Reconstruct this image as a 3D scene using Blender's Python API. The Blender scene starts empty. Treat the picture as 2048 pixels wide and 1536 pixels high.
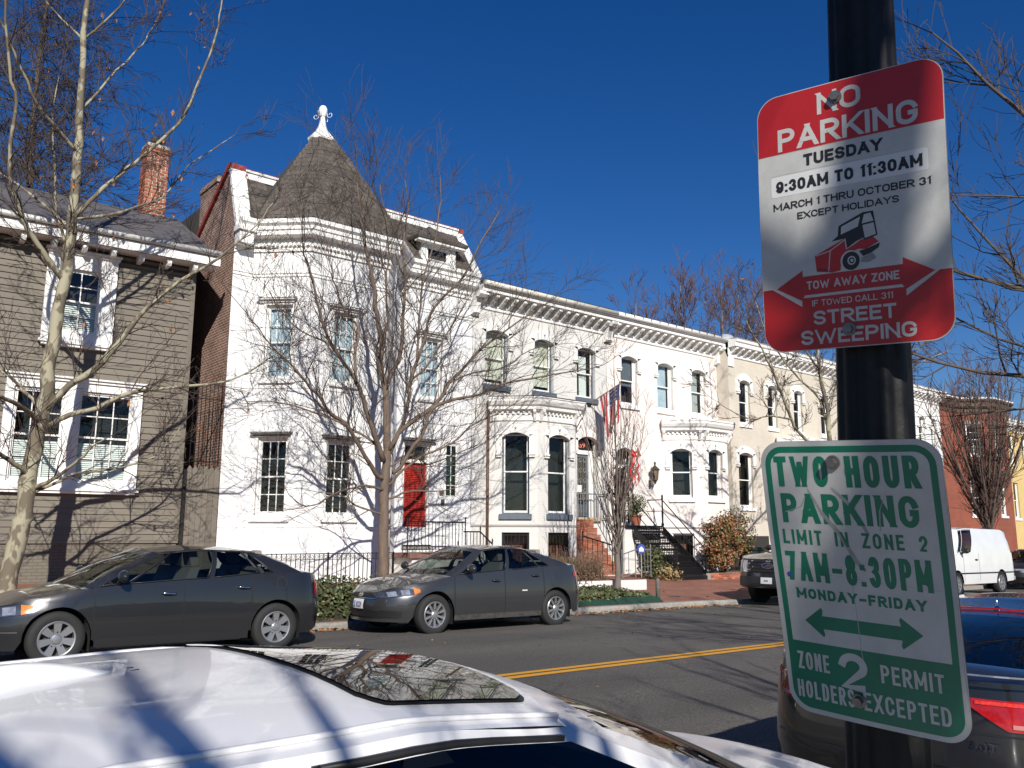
import bpy, bmesh, math, random
from mathutils import Vector, Matrix
R=math.radians; PI=math.pi; rnd=random.Random(7)
sc=bpy.context.scene; COL=sc.collection
# ---------------------------------------------------------------- camera
cam_d=bpy.data.cameras.new('camera'); cam=bpy.data.objects.new('camera',cam_d); COL.objects.link(cam); sc.camera=cam
cam_d.sensor_width=36; cam_d.lens=30.185; cam_d.clip_start=.05; cam_d.clip_end=2500
_h,_p,_r=R(50.0545),R(9.9504),R(.194)
_F=Vector((math.cos(_h)*math.cos(_p),math.sin(_h)*math.cos(_p),math.sin(_p))); _R0=Vector((math.sin(_h),-math.cos(_h),0)); _U0=_R0.cross(_F)
_R=_R0*math.cos(_r)+_U0*math.sin(_r); _U=_U0*math.cos(_r)-_R0*math.sin(_r)
cam.matrix_world=Matrix(((_R.x,_U.x,-_F.x,0),(_R.y,_U.y,-_F.y,0),(_R.z,_U.z,-_F.z,1.4723),(0,0,0,1)))
# ---------------------------------------------------------------- sky and sun
SUN_EL=R(30); SUN_DIR=Vector((-.5,-1,0)).normalized()            # towards the sun, on plan
wd=bpy.data.worlds.new('World'); sc.world=wd; wd.use_nodes=True; nt=wd.node_tree
bg=nt.nodes['Background']; sky=nt.nodes.new('ShaderNodeTexSky'); sky.sky_type='NISHITA'; sky.sun_disc=False
sky.sun_elevation=SUN_EL; sky.sun_rotation=math.atan2(SUN_DIR.x,SUN_DIR.y); sky.altitude=50; sky.air_density=1.0; sky.dust_density=.05; sky.ozone_density=4.5
hs=nt.nodes.new('ShaderNodeHueSaturation'); hs.inputs['Hue'].default_value=.514; hs.inputs['Saturation'].default_value=1.30; nt.links.new(sky.outputs[0],hs.inputs['Color']); nt.links.new(hs.outputs[0],bg.inputs[0]); bg.inputs[1].default_value=.062
sl=bpy.data.lights.new('sun','SUN'); sl.energy=4.7; sl.angle=R(.53); sl.color=(1,.95,.87)
so=bpy.data.objects.new('sun',sl); COL.objects.link(so)
_sd=Vector((SUN_DIR.x*math.cos(SUN_EL),SUN_DIR.y*math.cos(SUN_EL),math.sin(SUN_EL)))
so.rotation_euler=_sd.to_track_quat('Z','Y').to_euler(); so.location=(-20,-40,30)
sc.view_settings.view_transform='Standard'; sc.view_settings.look='None'; sc.view_settings.exposure=.38; sc.view_settings.gamma=1
sc.cycles.max_bounces=6; sc.cycles.transparent_max_bounces=12; sc.cycles.caustics_reflective=False; sc.cycles.caustics_refractive=False
# ---------------------------------------------------------------- helpers
def empty(name,loc,label=None,cat=None,group=None,kind=None):
    o=bpy.data.objects.new(name,None); COL.objects.link(o); o.location=loc; o.empty_display_size=.2
    return tag(o,label,cat,group,kind)
def tag(o,label=None,cat=None,group=None,kind=None):
    if label:o['label']=label
    if cat:o['category']=cat
    if group:o['group']=group
    if kind:o['kind']=kind
    return o
def root_loc(p):
    while p.parent: p=p.parent
    return p.location
def link(name,me,parent=None,Mx=None):
    o=bpy.data.objects.new(name,me); COL.objects.link(o)
    if parent:
        o.parent=parent
        if Mx is not None: o.matrix_basis=Matrix.Translation(-Vector(root_loc(parent)))@Mx if parent.parent is None else Matrix.Translation(-Vector(root_loc(parent)))@Mx
    elif Mx is not None: o.matrix_basis=Mx
    return o
class Fr:                                                          # wall frame: s along, d outwards, z up
    def __init__(s,P,Q):
        s.P=Vector((P[0],P[1])); d=Vector((Q[0]-P[0],Q[1]-P[1])); s.L=d.length; s.e=d/s.L; s.n=Vector((s.e.y,-s.e.x))
    def __call__(s,a,d,z):
        q=s.P+s.e*a+s.n*d; return (q.x,q.y,z)
    def mat(s,a,d,z):
        q=s.P+s.e*a+s.n*d
        return Matrix(((s.e.x,-s.n.x,0,q.x),(s.e.y,-s.n.y,0,q.y),(0,0,1,z),(0,0,0,1)))   # x along, y inwards
class MB:
    def __init__(s,T=None): s.v=[];s.f=[];s.T=T
    def add(s,vs,fs):
        n=len(s.v); T=s.T
        s.v+=[T(*v) for v in vs] if T else [tuple(v) for v in vs]
        s.f+=[tuple(i+n for i in f) for f in fs]; return s
    def box(s,x0,x1,y0,y1,z0,z1):
        return s.add([(x,y,z) for z in (z0,z1) for y in (y0,y1) for x in (x0,x1)],[(0,2,3,1),(4,5,7,6),(0,1,5,4),(2,6,7,3),(0,4,6,2),(1,3,7,5)])
    def quad(s,a,b,c,d): return s.add([a,b,c,d],[(0,1,2,3)])
    def prism(s,poly,ax,a,b):                                       # poly on the plane across axis ax
        n=len(poly)
        def P(q,t): return (t,q[0],q[1]) if ax==0 else (q[0],t,q[1]) if ax==1 else (q[0],q[1],t)
        return s.add([P(q,a) for q in poly]+[P(q,b) for q in poly],[tuple(range(n))[::-1],tuple(range(n,2*n))]+[(i,(i+1)%n,n+(i+1)%n,n+i) for i in range(n)])
    def tube(s,pts,rad,n=6,cap=True):
        pts=[Vector(p) for p in pts]; m=len(pts); rad=rad if hasattr(rad,'__len__') else [rad]*m
        vs=[];fs=[];u=None
        for i,p in enumerate(pts):
            t=(pts[min(i+1,m-1)]-pts[max(i-1,0)])
            t=t.normalized() if t.length>1e-9 else Vector((0,0,1))
            if u is None: u=t.orthogonal().normalized()
            else:
                u=(u-t*u.dot(t)); u=u.normalized() if u.length>1e-6 else t.orthogonal().normalized()
            w=t.cross(u)
            for k in range(n):
                a=2*PI*k/n; vs.append(p+(u*math.cos(a)+w*math.sin(a))*rad[i])
        for i in range(m-1):
            for k in range(n): fs.append((i*n+k,i*n+(k+1)%n,(i+1)*n+(k+1)%n,(i+1)*n+k))
        if cap: fs+= [tuple(range(n))[::-1],tuple(range((m-1)*n,m*n))]
        return s.add(vs,fs)
    def lathe(s,prof,c=(0,0,0),n=16,ax=2,a0=0,cap=True):
        vs=[];fs=[];m=len(prof)
        for r,h in prof:
            for k in range(n):
                a=2*PI*k/n+a0; x,y=r*math.cos(a),r*math.sin(a)
                q=(x,y,h) if ax==2 else (x,h,y) if ax==1 else (h,x,y)
                vs.append((c[0]+q[0],c[1]+q[1],c[2]+q[2]))
        for i in range(m-1):
            for k in range(n): fs.append((i*n+k,i*n+(k+1)%n,(i+1)*n+(k+1)%n,(i+1)*n+k))
        if cap: fs+=[tuple(range(n))[::-1],tuple(range((m-1)*n,m*n))]
        return s.add(vs,fs)
    def sweep(s,path,prof,cap=True):                                # moulding along a plan polyline, d to the right of travel
        pts=[Vector(p[:2]) for p in path]; m=len(pts); vs=[];fs=[];k=len(prof)
        for i in range(m):
            a=(pts[i]-pts[i-1]).normalized() if i else None; b=(pts[i+1]-pts[i]).normalized() if i<m-1 else None
            na=Vector((a.y,-a.x)) if a else None; nb=Vector((b.y,-b.x)) if b else None
            if na is None: o=nb
            elif nb is None: o=na
            else: o=(na+nb); o=o/max(.2,o.dot(na))
            for d,z in prof: vs.append((pts[i].x+o.x*d,pts[i].y+o.y*d,z))
        for i in range(m-1):
            for j in range(k-1): fs.append((i*k+j,(i+1)*k+j,(i+1)*k+j+1,i*k+j+1))
        if cap: fs+=[tuple(range(k)),tuple(range((m-1)*k,m*k))[::-1]]
        return s.add(vs,fs)
    def grid(s,rows):
        n=len(rows[0]); vs=[p for r in rows for p in r]
        return s.add(vs,[(i*n+j,i*n+j+1,(i+1)*n+j+1,(i+1)*n+j) for i in range(len(rows)-1) for j in range(n-1)])
    def mesh(s,name,mat,smooth=False,off=(0,0,0)):
        me=bpy.data.meshes.new(name); o=off
        me.from_pydata([(v[0]-o[0],v[1]-o[1],v[2]-o[2]) for v in s.v] if any(o) else s.v,[],s.f)
        if mat: me.materials.append(mat)
        if smooth: me.polygons.foreach_set('use_smooth',[True]*len(me.polygons))
        me.update(); return me
    def build(s,name,mat,parent=None,smooth=False,fix=False,sharp=None):
        off=tuple(root_loc(parent)) if parent else (0,0,0)
        me=s.mesh(name,mat,smooth,off)
        if fix:
            bm=bmesh.new(); bm.from_mesh(me); bmesh.ops.remove_doubles(bm,verts=bm.verts,dist=1e-4); bmesh.ops.recalc_face_normals(bm,faces=bm.faces); bm.to_mesh(me); bm.free()
        if sharp and smooth: me.set_sharp_from_angle(angle=R(sharp))
        o=bpy.data.objects.new(name,me); COL.objects.link(o)
        if parent: o.parent=parent
        return o
def struct(name,mb,mat,smooth=False,label=None): return tag(mb.build(name,mat,None,smooth),label,None,None,'structure')
# ---------------------------------------------------------------- materials
MATS={}
def _n(nt,t,**k):
    n=nt.nodes.new(t)
    for a,b in k.items(): setattr(n,a,b)
    return n
def M(name,col,rough=.6,var=0,vs=4,bump=0,bs=60,metal=0,spec=.5,rand=0,coat=0,col2=None,detail=4,bd=.004,stretch=None,thr=None):
    if name in MATS: return MATS[name]
    m=bpy.data.materials.new(name); m.use_nodes=True; t=m.node_tree; b=t.nodes['Principled BSDF']; L=t.links.new
    b.inputs['Roughness'].default_value=rough; b.inputs['Metallic'].default_value=metal; b.inputs['Specular IOR Level'].default_value=spec; b.inputs['Coat Weight'].default_value=coat; b.inputs['Coat Roughness'].default_value=.03
    c=tuple(col)+(1,); b.inputs['Base Color'].default_value=c; out=None
    if var or bump or col2:
        tc=_n(t,'ShaderNodeTexCoord'); vec=tc.outputs['Object']
        if stretch:
            mp=_n(t,'ShaderNodeMapping'); mp.inputs['Scale'].default_value=stretch; L(vec,mp.inputs[0]); vec=mp.outputs[0]
    if var or col2:
        no=_n(t,'ShaderNodeTexNoise'); no.inputs['Scale'].default_value=vs; no.inputs['Detail'].default_value=detail; no.inputs['Roughness'].default_value=.65; L(vec,no.inputs['Vector'])
        rp=_n(t,'ShaderNodeValToRGB'); lo,hi=thr or (.3,.7); rp.color_ramp.elements[0].position=lo; rp.color_ramp.elements[1].position=hi
        c2=col2 or tuple(x*(1-var) for x in col); c1=col if col2 else tuple(min(1,x*(1+var*.5)) for x in col)
        rp.color_ramp.elements[0].color=tuple(c2)+(1,); rp.color_ramp.elements[1].color=tuple(c1)+(1,); L(no.outputs['Fac'],rp.inputs[0]); out=rp.outputs[0]
    if rand:
        oi=_n(t,'ShaderNodeObjectInfo'); mr=_n(t,'ShaderNodeMapRange'); mr.inputs['To Min'].default_value=1-rand; mr.inputs['To Max'].default_value=1+rand; L(oi.outputs['Random'],mr.inputs['Value'])
        mx=_n(t,'ShaderNodeMix',data_type='RGBA',blend_type='MULTIPLY'); mx.inputs[0].default_value=1
        if out: L(out,mx.inputs[6])
        else: mx.inputs[6].default_value=c
        L(mr.outputs[0],mx.inputs[7]); out=mx.outputs[2]
    if out: L(out,b.inputs['Base Color'])
    if bump:
        n2=_n(t,'ShaderNodeTexNoise'); n2.inputs['Scale'].default_value=bs; n2.inputs['Detail'].default_value=3; L(vec,n2.inputs['Vector'])
        bp=_n(t,'ShaderNodeBump'); bp.inputs['Strength'].default_value=bump; bp.inputs['Distance'].default_value=bd; L(n2.outputs['Fac'],bp.inputs['Height']); L(bp.outputs[0],b.inputs['Normal'])
    MATS[name]=m; return m
def MBRICK(name,c1,c2,mort,axis='X',w=.21,h=.07,ms=.012,rough=.85,bump=.5,dirt=.25,rot=0,dist=.008,dcol=None,dscale=1.2):
    if name in MATS: return MATS[name]
    m=bpy.data.materials.new(name); m.use_nodes=True; t=m.node_tree; b=t.nodes['Principled BSDF']; L=t.links.new
    b.inputs['Roughness'].default_value=rough; b.inputs['Specular IOR Level'].default_value=.25
    tc=_n(t,'ShaderNodeTexCoord'); sp=_n(t,'ShaderNodeSeparateXYZ'); L(tc.outputs['Object'],sp.inputs[0]); cb=_n(t,'ShaderNodeCombineXYZ')
    if axis=='X': L(sp.outputs[0],cb.inputs[0]); L(sp.outputs[2],cb.inputs[1])
    elif axis=='Y': L(sp.outputs[1],cb.inputs[0]); L(sp.outputs[2],cb.inputs[1])
    elif axis=='G': L(sp.outputs[0],cb.inputs[0]); L(sp.outputs[1],cb.inputs[1])
    else:
        ad=_n(t,'ShaderNodeMath',operation='SUBTRACT'); L(sp.outputs[0],ad.inputs[0]); L(sp.outputs[1],ad.inputs[1]); L(ad.outputs[0],cb.inputs[0]); L(sp.outputs[2],cb.inputs[1])
    mp=_n(t,'ShaderNodeMapping'); mp.inputs['Rotation'].default_value=(0,0,rot); L(cb.outputs[0],mp.inputs[0])
    br=_n(t,'ShaderNodeTexBrick'); L(mp.outputs[0],br.inputs[0]); br.inputs['Scale'].default_value=1; br.inputs['Brick Width'].default_value=w; br.inputs['Row Height'].default_value=h; br.inputs['Mortar Size'].default_value=ms; br.inputs['Mortar Smooth'].default_value=.2
    br.inputs['Color1'].default_value=tuple(c1)+(1,); br.inputs['Color2'].default_value=tuple(c2)+(1,); br.inputs['Mortar'].default_value=tuple(mort)+(1,)
    no=_n(t,'ShaderNodeTexNoise'); no.inputs['Scale'].default_value=dscale; no.inputs['Detail'].default_value=6; no.inputs['Roughness'].default_value=.7; L(tc.outputs['Object'],no.inputs['Vector'])
    rp=_n(t,'ShaderNodeValToRGB'); rp.color_ramp.elements[0].position=.35; rp.color_ramp.elements[1].position=.7
    dc=dcol or (1-dirt,)*3; rp.color_ramp.elements[0].color=tuple(dc)+(1,); rp.color_ramp.elements[1].color=(1,1,1,1); L(no.outputs['Fac'],rp.inputs[0])
    mx=_n(t,'ShaderNodeMix',data_type='RGBA',blend_type='MULTIPLY'); mx.inputs[0].default_value=1; L(br.outputs['Color'],mx.inputs[6]); L(rp.outputs[0],mx.inputs[7]); L(mx.outputs[2],b.inputs['Base Color'])
    bp=_n(t,'ShaderNodeBump',invert=True); bp.inputs['Strength'].default_value=bump; bp.inputs['Distance'].default_value=dist; L(br.outputs['Fac'],bp.inputs['Height']); L(bp.outputs[0],b.inputs['Normal'])
    MATS[name]=m; return m
def MGLASS(name,tint=(.9,.95,.93),refl=1.0,dark=None,rough=.01,wav=.0):
    if name in MATS: return MATS[name]
    m=bpy.data.materials.new(name); m.use_nodes=True; t=m.node_tree; L=t.links.new; t.nodes.remove(t.nodes['Principled BSDF']); o=t.nodes['Material Output']
    tr=_n(t,'ShaderNodeBsdfTransparent'); tr.inputs[0].default_value=tuple(tint)+(1,); gl=_n(t,'ShaderNodeBsdfGlossy'); gl.inputs['Roughness'].default_value=rough
    fr=_n(t,'ShaderNodeLayerWeight'); fr.inputs['Blend'].default_value=.5; pw=_n(t,'ShaderNodeMath',operation='POWER'); pw.inputs[1].default_value=4.5; L(fr.outputs['Facing'],pw.inputs[0]); ml=_n(t,'ShaderNodeMath',operation='MULTIPLY_ADD'); ml.inputs[1].default_value=.93; ml.inputs[2].default_value=.055*refl; L(pw.outputs[0],ml.inputs[0]); mx=_n(t,'ShaderNodeMixShader'); L(ml.outputs[0],mx.inputs[0]); L(tr.outputs[0],mx.inputs[1]); L(gl.outputs[0],mx.inputs[2]); L(mx.outputs[0],o.inputs[0])
    if wav:
        tc=_n(t,'ShaderNodeTexCoord'); n2=_n(t,'ShaderNodeTexNoise'); n2.inputs['Scale'].default_value=1.6; L(tc.outputs['Object'],n2.inputs['Vector'])
        bp=_n(t,'ShaderNodeBump'); bp.inputs['Strength'].default_value=wav; bp.inputs['Distance'].default_value=.02; L(n2.outputs['Fac'],bp.inputs['Height']); L(bp.outputs[0],gl.inputs['Normal']); L(bp.outputs[0],fr.inputs['Normal'])
    MATS[name]=m; return m
WHITE=M('white_paint',(.70,.69,.66),.6,.14,3,.15,40)
WTRIM=M('white_trim',(.80,.79,.76),.5,.05,6,.05,30)
WWALL=MBRICK('white_painted_brick',(.82,.82,.81),(.79,.79,.79),(.76,.76,.76),'D',ms=.008,rough=.6,bump=.45,dirt=.11,dist=.005,dscale=.7)
GWALL=MBRICK('grey_white_brick',(.65,.64,.61),(.625,.615,.585),(.58,.57,.545),'D',ms=.008,rough=.65,bump=.35,dirt=.08,dist=.004,dscale=.8)
PWALL=MBRICK('pale_pink_brick',(.81,.735,.685),(.785,.71,.66),(.74,.67,.63),'D',ms=.008,rough=.65,bump=.35,dirt=.06,dist=.004,dscale=.8)
BWALL=MBRICK('beige_brick',(.62,.565,.475),(.59,.535,.45),(.55,.5,.42),'D',ms=.008,rough=.7,bump=.3,dirt=.12,dist=.004)
GTRIM=M('cream_grey_trim',(.72,.71,.675),.55,.08,5,.05,30)
RBRICK=MBRICK('weathered_brick',(.36,.15,.10),(.25,.105,.075),(.52,.46,.39),'Y',w=.2,h=.072,ms=.014,bump=.7,dirt=.45,dscale=1.6)
RBRICKX=MBRICK('red_house_brick',(.27,.075,.045),(.23,.065,.042),(.3,.13,.09),'D',w=.21,h=.07,ms=.010,bump=.4,dirt=.2)
BRICKP=M('brick_piece',(.34,.115,.062),.9,.3,14,.3,50,rand=.4)
MORTAR=M('mortar',(.58,.53,.45),.95,.2,20,.2,60)
TAUPE=M('taupe_siding',(.165,.143,.113),.7,.14,2.5,.15,25,rand=.10,stretch=(.4,1,3))
TAUPEB=MBRICK('taupe_painted_brick',(.185,.162,.128),(.165,.145,.115),(.13,.115,.09),'D',rough=.7,bump=.5,dirt=.12)
SLATE=M('roof_slate',(.088,.074,.062),.75,.3,6,.25,30,rand=.28)
SLATEB=M('roof_slate_under',(.05,.045,.04),.9)
SHINGLE=M('grey_roof_sheet',(.10,.095,.10),.75,.22,3,.3,60)
IRON=M('black_iron',(.006,.006,.007),.45,.3,20,.1,80,spec=.5)
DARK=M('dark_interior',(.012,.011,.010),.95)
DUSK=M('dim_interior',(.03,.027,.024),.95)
GLASS=MGLASS('window_glass',wav=.12); 
BLUEG=M('blue_grey_paint',(.10,.125,.155),.5,.1,6)
CURT=M('blue_white_curtain',(.42,.50,.58),.9,.2,3)
BLIND=M('cream_blind',(.62,.60,.50),.85,.06,2)
WBLIND=M('white_blind',(.72,.72,.70),.8)
REDD=M('red_door_paint',(.33,.028,.018),.4,.12,3,.05,20)
REDC=M('red_coping',(.28,.045,.035),.6,.2,5)
RUSTP=M('brown_downpipe',(.10,.05,.03),.5,.2,6)
GREYC=M('concrete',(.32,.30,.27),.9,.2,8,.3,60)
CHROME=M('chrome',(.75,.75,.75),.12,metal=1)
# ---------------------------------------------------------------- ground, road, pavements
SL=.0107
def road_z(x,y): return -SL*x+(-.28*((7.7-y)/6.8)**1.4 if y<7.7 else (-.06*min(1,(y-11.6)/1.95)**1.3 if y>11.6 else 0))
def walk_z(x,y): return -SL*x+.07+.05*(min(y,21.5)-13.7)
ASPH=M('asphalt',(.150,.138,.126),.9,.0,bump=.7,bs=110,bd=.008,col2=(.056,.051,.047),vs=42,detail=6,thr=(.36,.66))
def _asph():
    t=ASPH.node_tree; L=t.links.new; b=t.nodes['Principled BSDF']; src=b.inputs['Base Color'].links[0].from_socket
    tc=_n(t,'ShaderNodeTexCoord'); mp=_n(t,'ShaderNodeMapping'); mp.inputs['Scale'].default_value=(.25,1,1); L(tc.outputs['Object'],mp.inputs[0])
    no=_n(t,'ShaderNodeTexNoise'); no.inputs['Scale'].default_value=.9; no.inputs['Detail'].default_value=5; L(mp.outputs[0],no.inputs['Vector'])
    rp=_n(t,'ShaderNodeValToRGB'); rp.color_ramp.elements[0].position=.35; rp.color_ramp.elements[1].position=.68; rp.color_ramp.elements[0].color=(.72,.71,.70,1); rp.color_ramp.elements[1].color=(1.12,1.1,1.08,1); L(no.outputs['Fac'],rp.inputs[0])
    mx=_n(t,'ShaderNodeMix',data_type='RGBA',blend_type='MULTIPLY'); mx.inputs[0].default_value=1; L(src,mx.inputs[6]); L(rp.outputs[0],mx.inputs[7])
    vo=_n(t,'ShaderNodeTexVoronoi'); vo.feature='DISTANCE_TO_EDGE'; vo.inputs['Scale'].default_value=.33; n3=_n(t,'ShaderNodeTexNoise'); n3.inputs['Scale'].default_value=2.2; n3.inputs['Detail'].default_value=5
    L(tc.outputs['Object'],n3.inputs['Vector']); va=_n(t,'ShaderNodeMix',data_type='VECTOR'); va.inputs[0].default_value=.22; L(tc.outputs['Object'],va.inputs[4]); L(n3.outputs['Color'],va.inputs[5]); L(va.outputs[1],vo.inputs['Vector'])
    r2=_n(t,'ShaderNodeValToRGB'); r2.color_ramp.elements[0].position=.0; r2.color_ramp.elements[1].position=.006; r2.color_ramp.elements[0].color=(.45,.45,.45,1); r2.color_ramp.elements[1].color=(1,1,1,1); L(vo.outputs['Distance'],r2.inputs[0])
    m2=_n(t,'ShaderNodeMix',data_type='RGBA',blend_type='MULTIPLY'); m2.inputs[0].default_value=.55; L(mx.outputs[2],m2.inputs[6]); L(r2.outputs[0],m2.inputs[7]); L(m2.outputs[2],b.inputs['Base Color'])
_asph()
EARTH=M('earth',(.10,.08,.055),.95,.3,3,.4,30)
PAVE=MBRICK('brick_paving',(.36,.145,.10),(.28,.115,.082),(.22,.16,.125),'G',w=.2,h=.1,ms=.008,bump=.45,dirt=.35,rot=R(45),dscale=1.1)
CONC2=M('near_pavement',(.27,.255,.235),.9,.18,3,.3,70)
GRAN=M('granite_kerb',(.36,.34,.31),.85,.0,bump=.4,bs=70,col2=(.20,.185,.16),vs=16,detail=6,rand=.14)
YEL=M('yellow_road_paint',(.62,.30,.015),.7,.0,bump=.3,bs=140,col2=(.38,.18,.02),vs=38,detail=7,thr=(.22,.42))
g=MB(); g.grid([[(x,y,-SL*x-.75) for y in (-700,-100,0,20,100,700)] for x in (-700,-100,0,100,900)]); struct('ground',g,EARTH)
ys=[.9,1.5,2.3,3.2,4.2,5.2,6.4,7.7,10,11.6,12.2,12.8,13.3,13.62]; xs=[-80,-20]+[i*2 for i in range(-8,60)]+[160,260]
r=MB(); r.grid([[(x,y,road_z(x,y)) for y in ys] for x in xs]); struct('road',r,ASPH,True)
for a,b in ((7.63,7.74),(7.45,7.57)):
    q=MB(); q.grid([[(x,y,road_z(x,y)+.004) for y in (a,b)] for x in xs]); struct('road_marking',q,YEL)
w=MB(); w.grid([[(x,y,walk_z(x,y)) for y in (13.72,15,18,21.5,26,60)] for x in xs]); struct('pavement',w,PAVE)
q=MB(); q.grid([[(x,y,-SL*x-.15+.02*(.76-y)) for y in (-30,-8,-3,.76)] for x in xs]); struct('near_pavement',q,CONC2)
# kerbs: single stones where they can be told apart
def kerb(name,y0,y1,base,top,cuts,far):
    k=MB()
    for a,b in far:
        n=max(1,int((b-a)/4))
        for i in range(n):
            u,v=a+(b-a)*i/n,a+(b-a)*(i+1)/n
            k.add([(x,y,z(x)) for x in (u,v) for y,z in ((y0,base),(y0+.015,top),(y1,top),(y1,base))],[(0,1,5,4),(1,2,6,5),(2,3,7,6)])
    o=struct(name,k,GRAN)
    for a,b in zip(cuts[:-1],cuts[1:]):
        m=MB(); dz=rnd.uniform(-.008,.008); dy=rnd.uniform(-.008,.008); a+=.006; b-=.006
        pr=[(y0+dy,-.2),(y0+dy,.085),(y0+.012+dy,.115),(y0+.035+dy,.13),(y1-.01,.13),(y1,.12),(y1,-.2)]
        m.add([(x,y,z-SL*x+dz-(.06 if base(0)==-.12 else .28)) for x in (a,b) for y,z in pr],[(i,i+1,i+8,i+7) for i in range(6)]+[tuple(range(7))[::-1],tuple(range(7,14))])
        m.build('kerb_stone',GRAN,o)
    return o
kerb('kerb_far',13.55,13.74,lambda x:-.12-SL*x,lambda x:.07-SL*x,[-2.0,.1,2.0,4.0,5.4,6.65,8.6,10.1,11.9,13.2,15.0,16.8,18.1,19.1],[(-80,-2.0),(19.1,160)])
kerb('kerb_near',.75,.92,lambda x:-.3-SL*x,lambda x:-.15-SL*x,[-4,-2.2,-.3,1.4,3.1,4.9,6.8,8.6,10.4],[(-80,-4),(10.4,160)])
m=MB(); m.lathe([(.0,.006),(.17,.006),(.175,.0)],(17.7,14.65,walk_z(17.7,14.65)+.004),20); tag(m.build('utility_cover',M('cover_iron',(.06,.055,.05),.6,.3,30),None),'round dark iron utility cover set in the brick pavement','cover')
# fallen leaves
LEAFD=M('dead_leaf',(.30,.135,.055),.8,.5,25,rand=.3); LEAFD2=M('dead_leaf_pale',(.42,.24,.12),.8,.4,25,rand=.3)
def leaf_quads(mb,pts,size,rr):
    for p in pts:
        a=rr.uniform(0,6.28); s=size*rr.uniform(.6,1.3); u=Vector((math.cos(a),math.sin(a),rr.uniform(-.5,.5)))*s; v=Vector((-math.sin(a),math.cos(a),rr.uniform(-.5,.5)))*s*.7; P=Vector(p)
        mb.add([P-u,P-v*.8+u*.1,P+u,P+v*.8+u*.1,P+Vector((0,0,s*.25))],[(0,1,4),(1,2,4),(2,3,4),(3,0,4)])
l1,l2=MB(),MB()
for mbx,n in ((l1,300),(l2,150)):
    pts=[]
    for i in range(n):
        x=rnd.choice([rnd.gauss(15.3,.7),rnd.gauss(17.0,.6),rnd.uniform(12.5,18.8),rnd.uniform(5.8,7.7),rnd.gauss(14.2,1)]); y=13.53-abs(rnd.gauss(0,.14)); pts.append((x,y,road_z(x,y)+.01+rnd.uniform(0,.03)))
    leaf_quads(mbx,pts,.045,rnd)
for n in range(60):
    x,y=rnd.uniform(5,22),rnd.uniform(13.9,17.5); leaf_quads(l1,[(x,y,walk_z(x,y)+.012)],.04,rnd)
for n in range(40):
    x,y=rnd.uniform(6,22),rnd.uniform(5,13.3); leaf_quads(l2,[(x,y,road_z(x,y)+.01)],.03,rnd)
leaf_quads(l1,[(17.6,12.6,road_z(17.6,12.6)+.03)],.11,rnd)
tag(l1.build('fallen_leaves',LEAFD),'brown dead leaves gathered along the far kerb','leaves',None,'stuff')
tag(l2.build('fallen_leaves',LEAFD2),'pale tan dead leaves scattered over road and pavement','leaves',None,'stuff')
# ---------------------------------------------------------------- building helpers
def wall_mb(mb,T,s0,s1,z0,z1,holes=(),rev=.22,d=0):
    S=sorted({s0,s1}|{h[0] for h in holes}|{h[1] for h in holes}); Z=sorted({z0,z1}|{h[2] for h in holes}|{h[3] for h in holes})
    old=mb.T; mb.T=T
    for a,b in zip(S[:-1],S[1:]):
        for c,e in zip(Z[:-1],Z[1:]):
            sm,zm=(a+b)/2,(c+e)/2
            if any(h[0]<sm<h[1] and h[2]<zm<h[3] for h in holes): continue
            mb.quad((a,d,c),(b,d,c),(b,d,e),(a,d,e))
    for h in holes:
        a,b,c,e=h; mb.quad((a,d,c),(a,d,e),(a,d-rev,e),(a,d-rev,c)); mb.quad((b,d,c),(b,d-rev,c),(b,d-rev,e),(b,d,e)); mb.quad((a,d,e),(b,d,e),(b,d-rev,e),(a,d-rev,e)); mb.quad((a,d,c),(a,d-rev,c),(b,d-rev,c),(b,d,c))
    mb.T=old
def arc(s0,s1,zs,rise,n=10):
    return [(s0+(s1-s0)*i/n, zs+rise*math.sin(PI*i/n)**.8) for i in range(n+1)]
def hood_arch(par,T,s0,s1,z1,rise,mat,t=.26,leg=.38,d=.06,proud=.0):
    m=MB(T); inn=arc(s0,s1,z1-rise,rise); out=arc(s0-t*.8,s1+t*.8,z1-rise+.10,rise+t*.75)
    n=len(inn); d0=-.02
    for i in range(n-1):
        a,b,c,e=inn[i],inn[i+1],out[i+1],out[i]
        m.add([(a[0],d,a[1]),(b[0],d,b[1]),(c[0],d,c[1]),(e[0],d,e[1]),(a[0],-.14,a[1]),(b[0],-.14,b[1]),(c[0],d0,c[1]),(e[0],d0,e[1])],[(0,1,2,3),(0,4,5,1),(2,6,7,3)])
    for sg,i,o in ((-1,s0,s0-t*.8),(1,s1,s1+t*.8)):
        a,b=min(i,o),max(i,o); m.box(a,b,d0,d,z1-rise-leg,z1-rise+.10)
        m.box(a-.02,b+.02,d0,d+.025,z1-rise-leg-.05,z1-rise-leg+.0); m.box(a+.0,b-.0,d0,d+.02,z1-rise-leg-.12,z1-rise-leg-.075)
    return m.build('hood',mat,par)
def fleuron(par,T,sc_,z,d,mat):
    m=MB(T)
    for a in (-.5,0,.5):
        m.tube([(sc_+math.sin(a)*.02,d,z),(sc_+math.sin(a)*.06,d,z+.05),(sc_+math.sin(a)*.11,d,z+.085)],[.006,.009,.004],4)
        m.tube([(sc_+math.sin(a)*.03,d,z-.03),(sc_+math.sin(a)*.06,d,z-.06)],[.006,.004],4)
    m.build('fleuron',mat,par)
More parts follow.
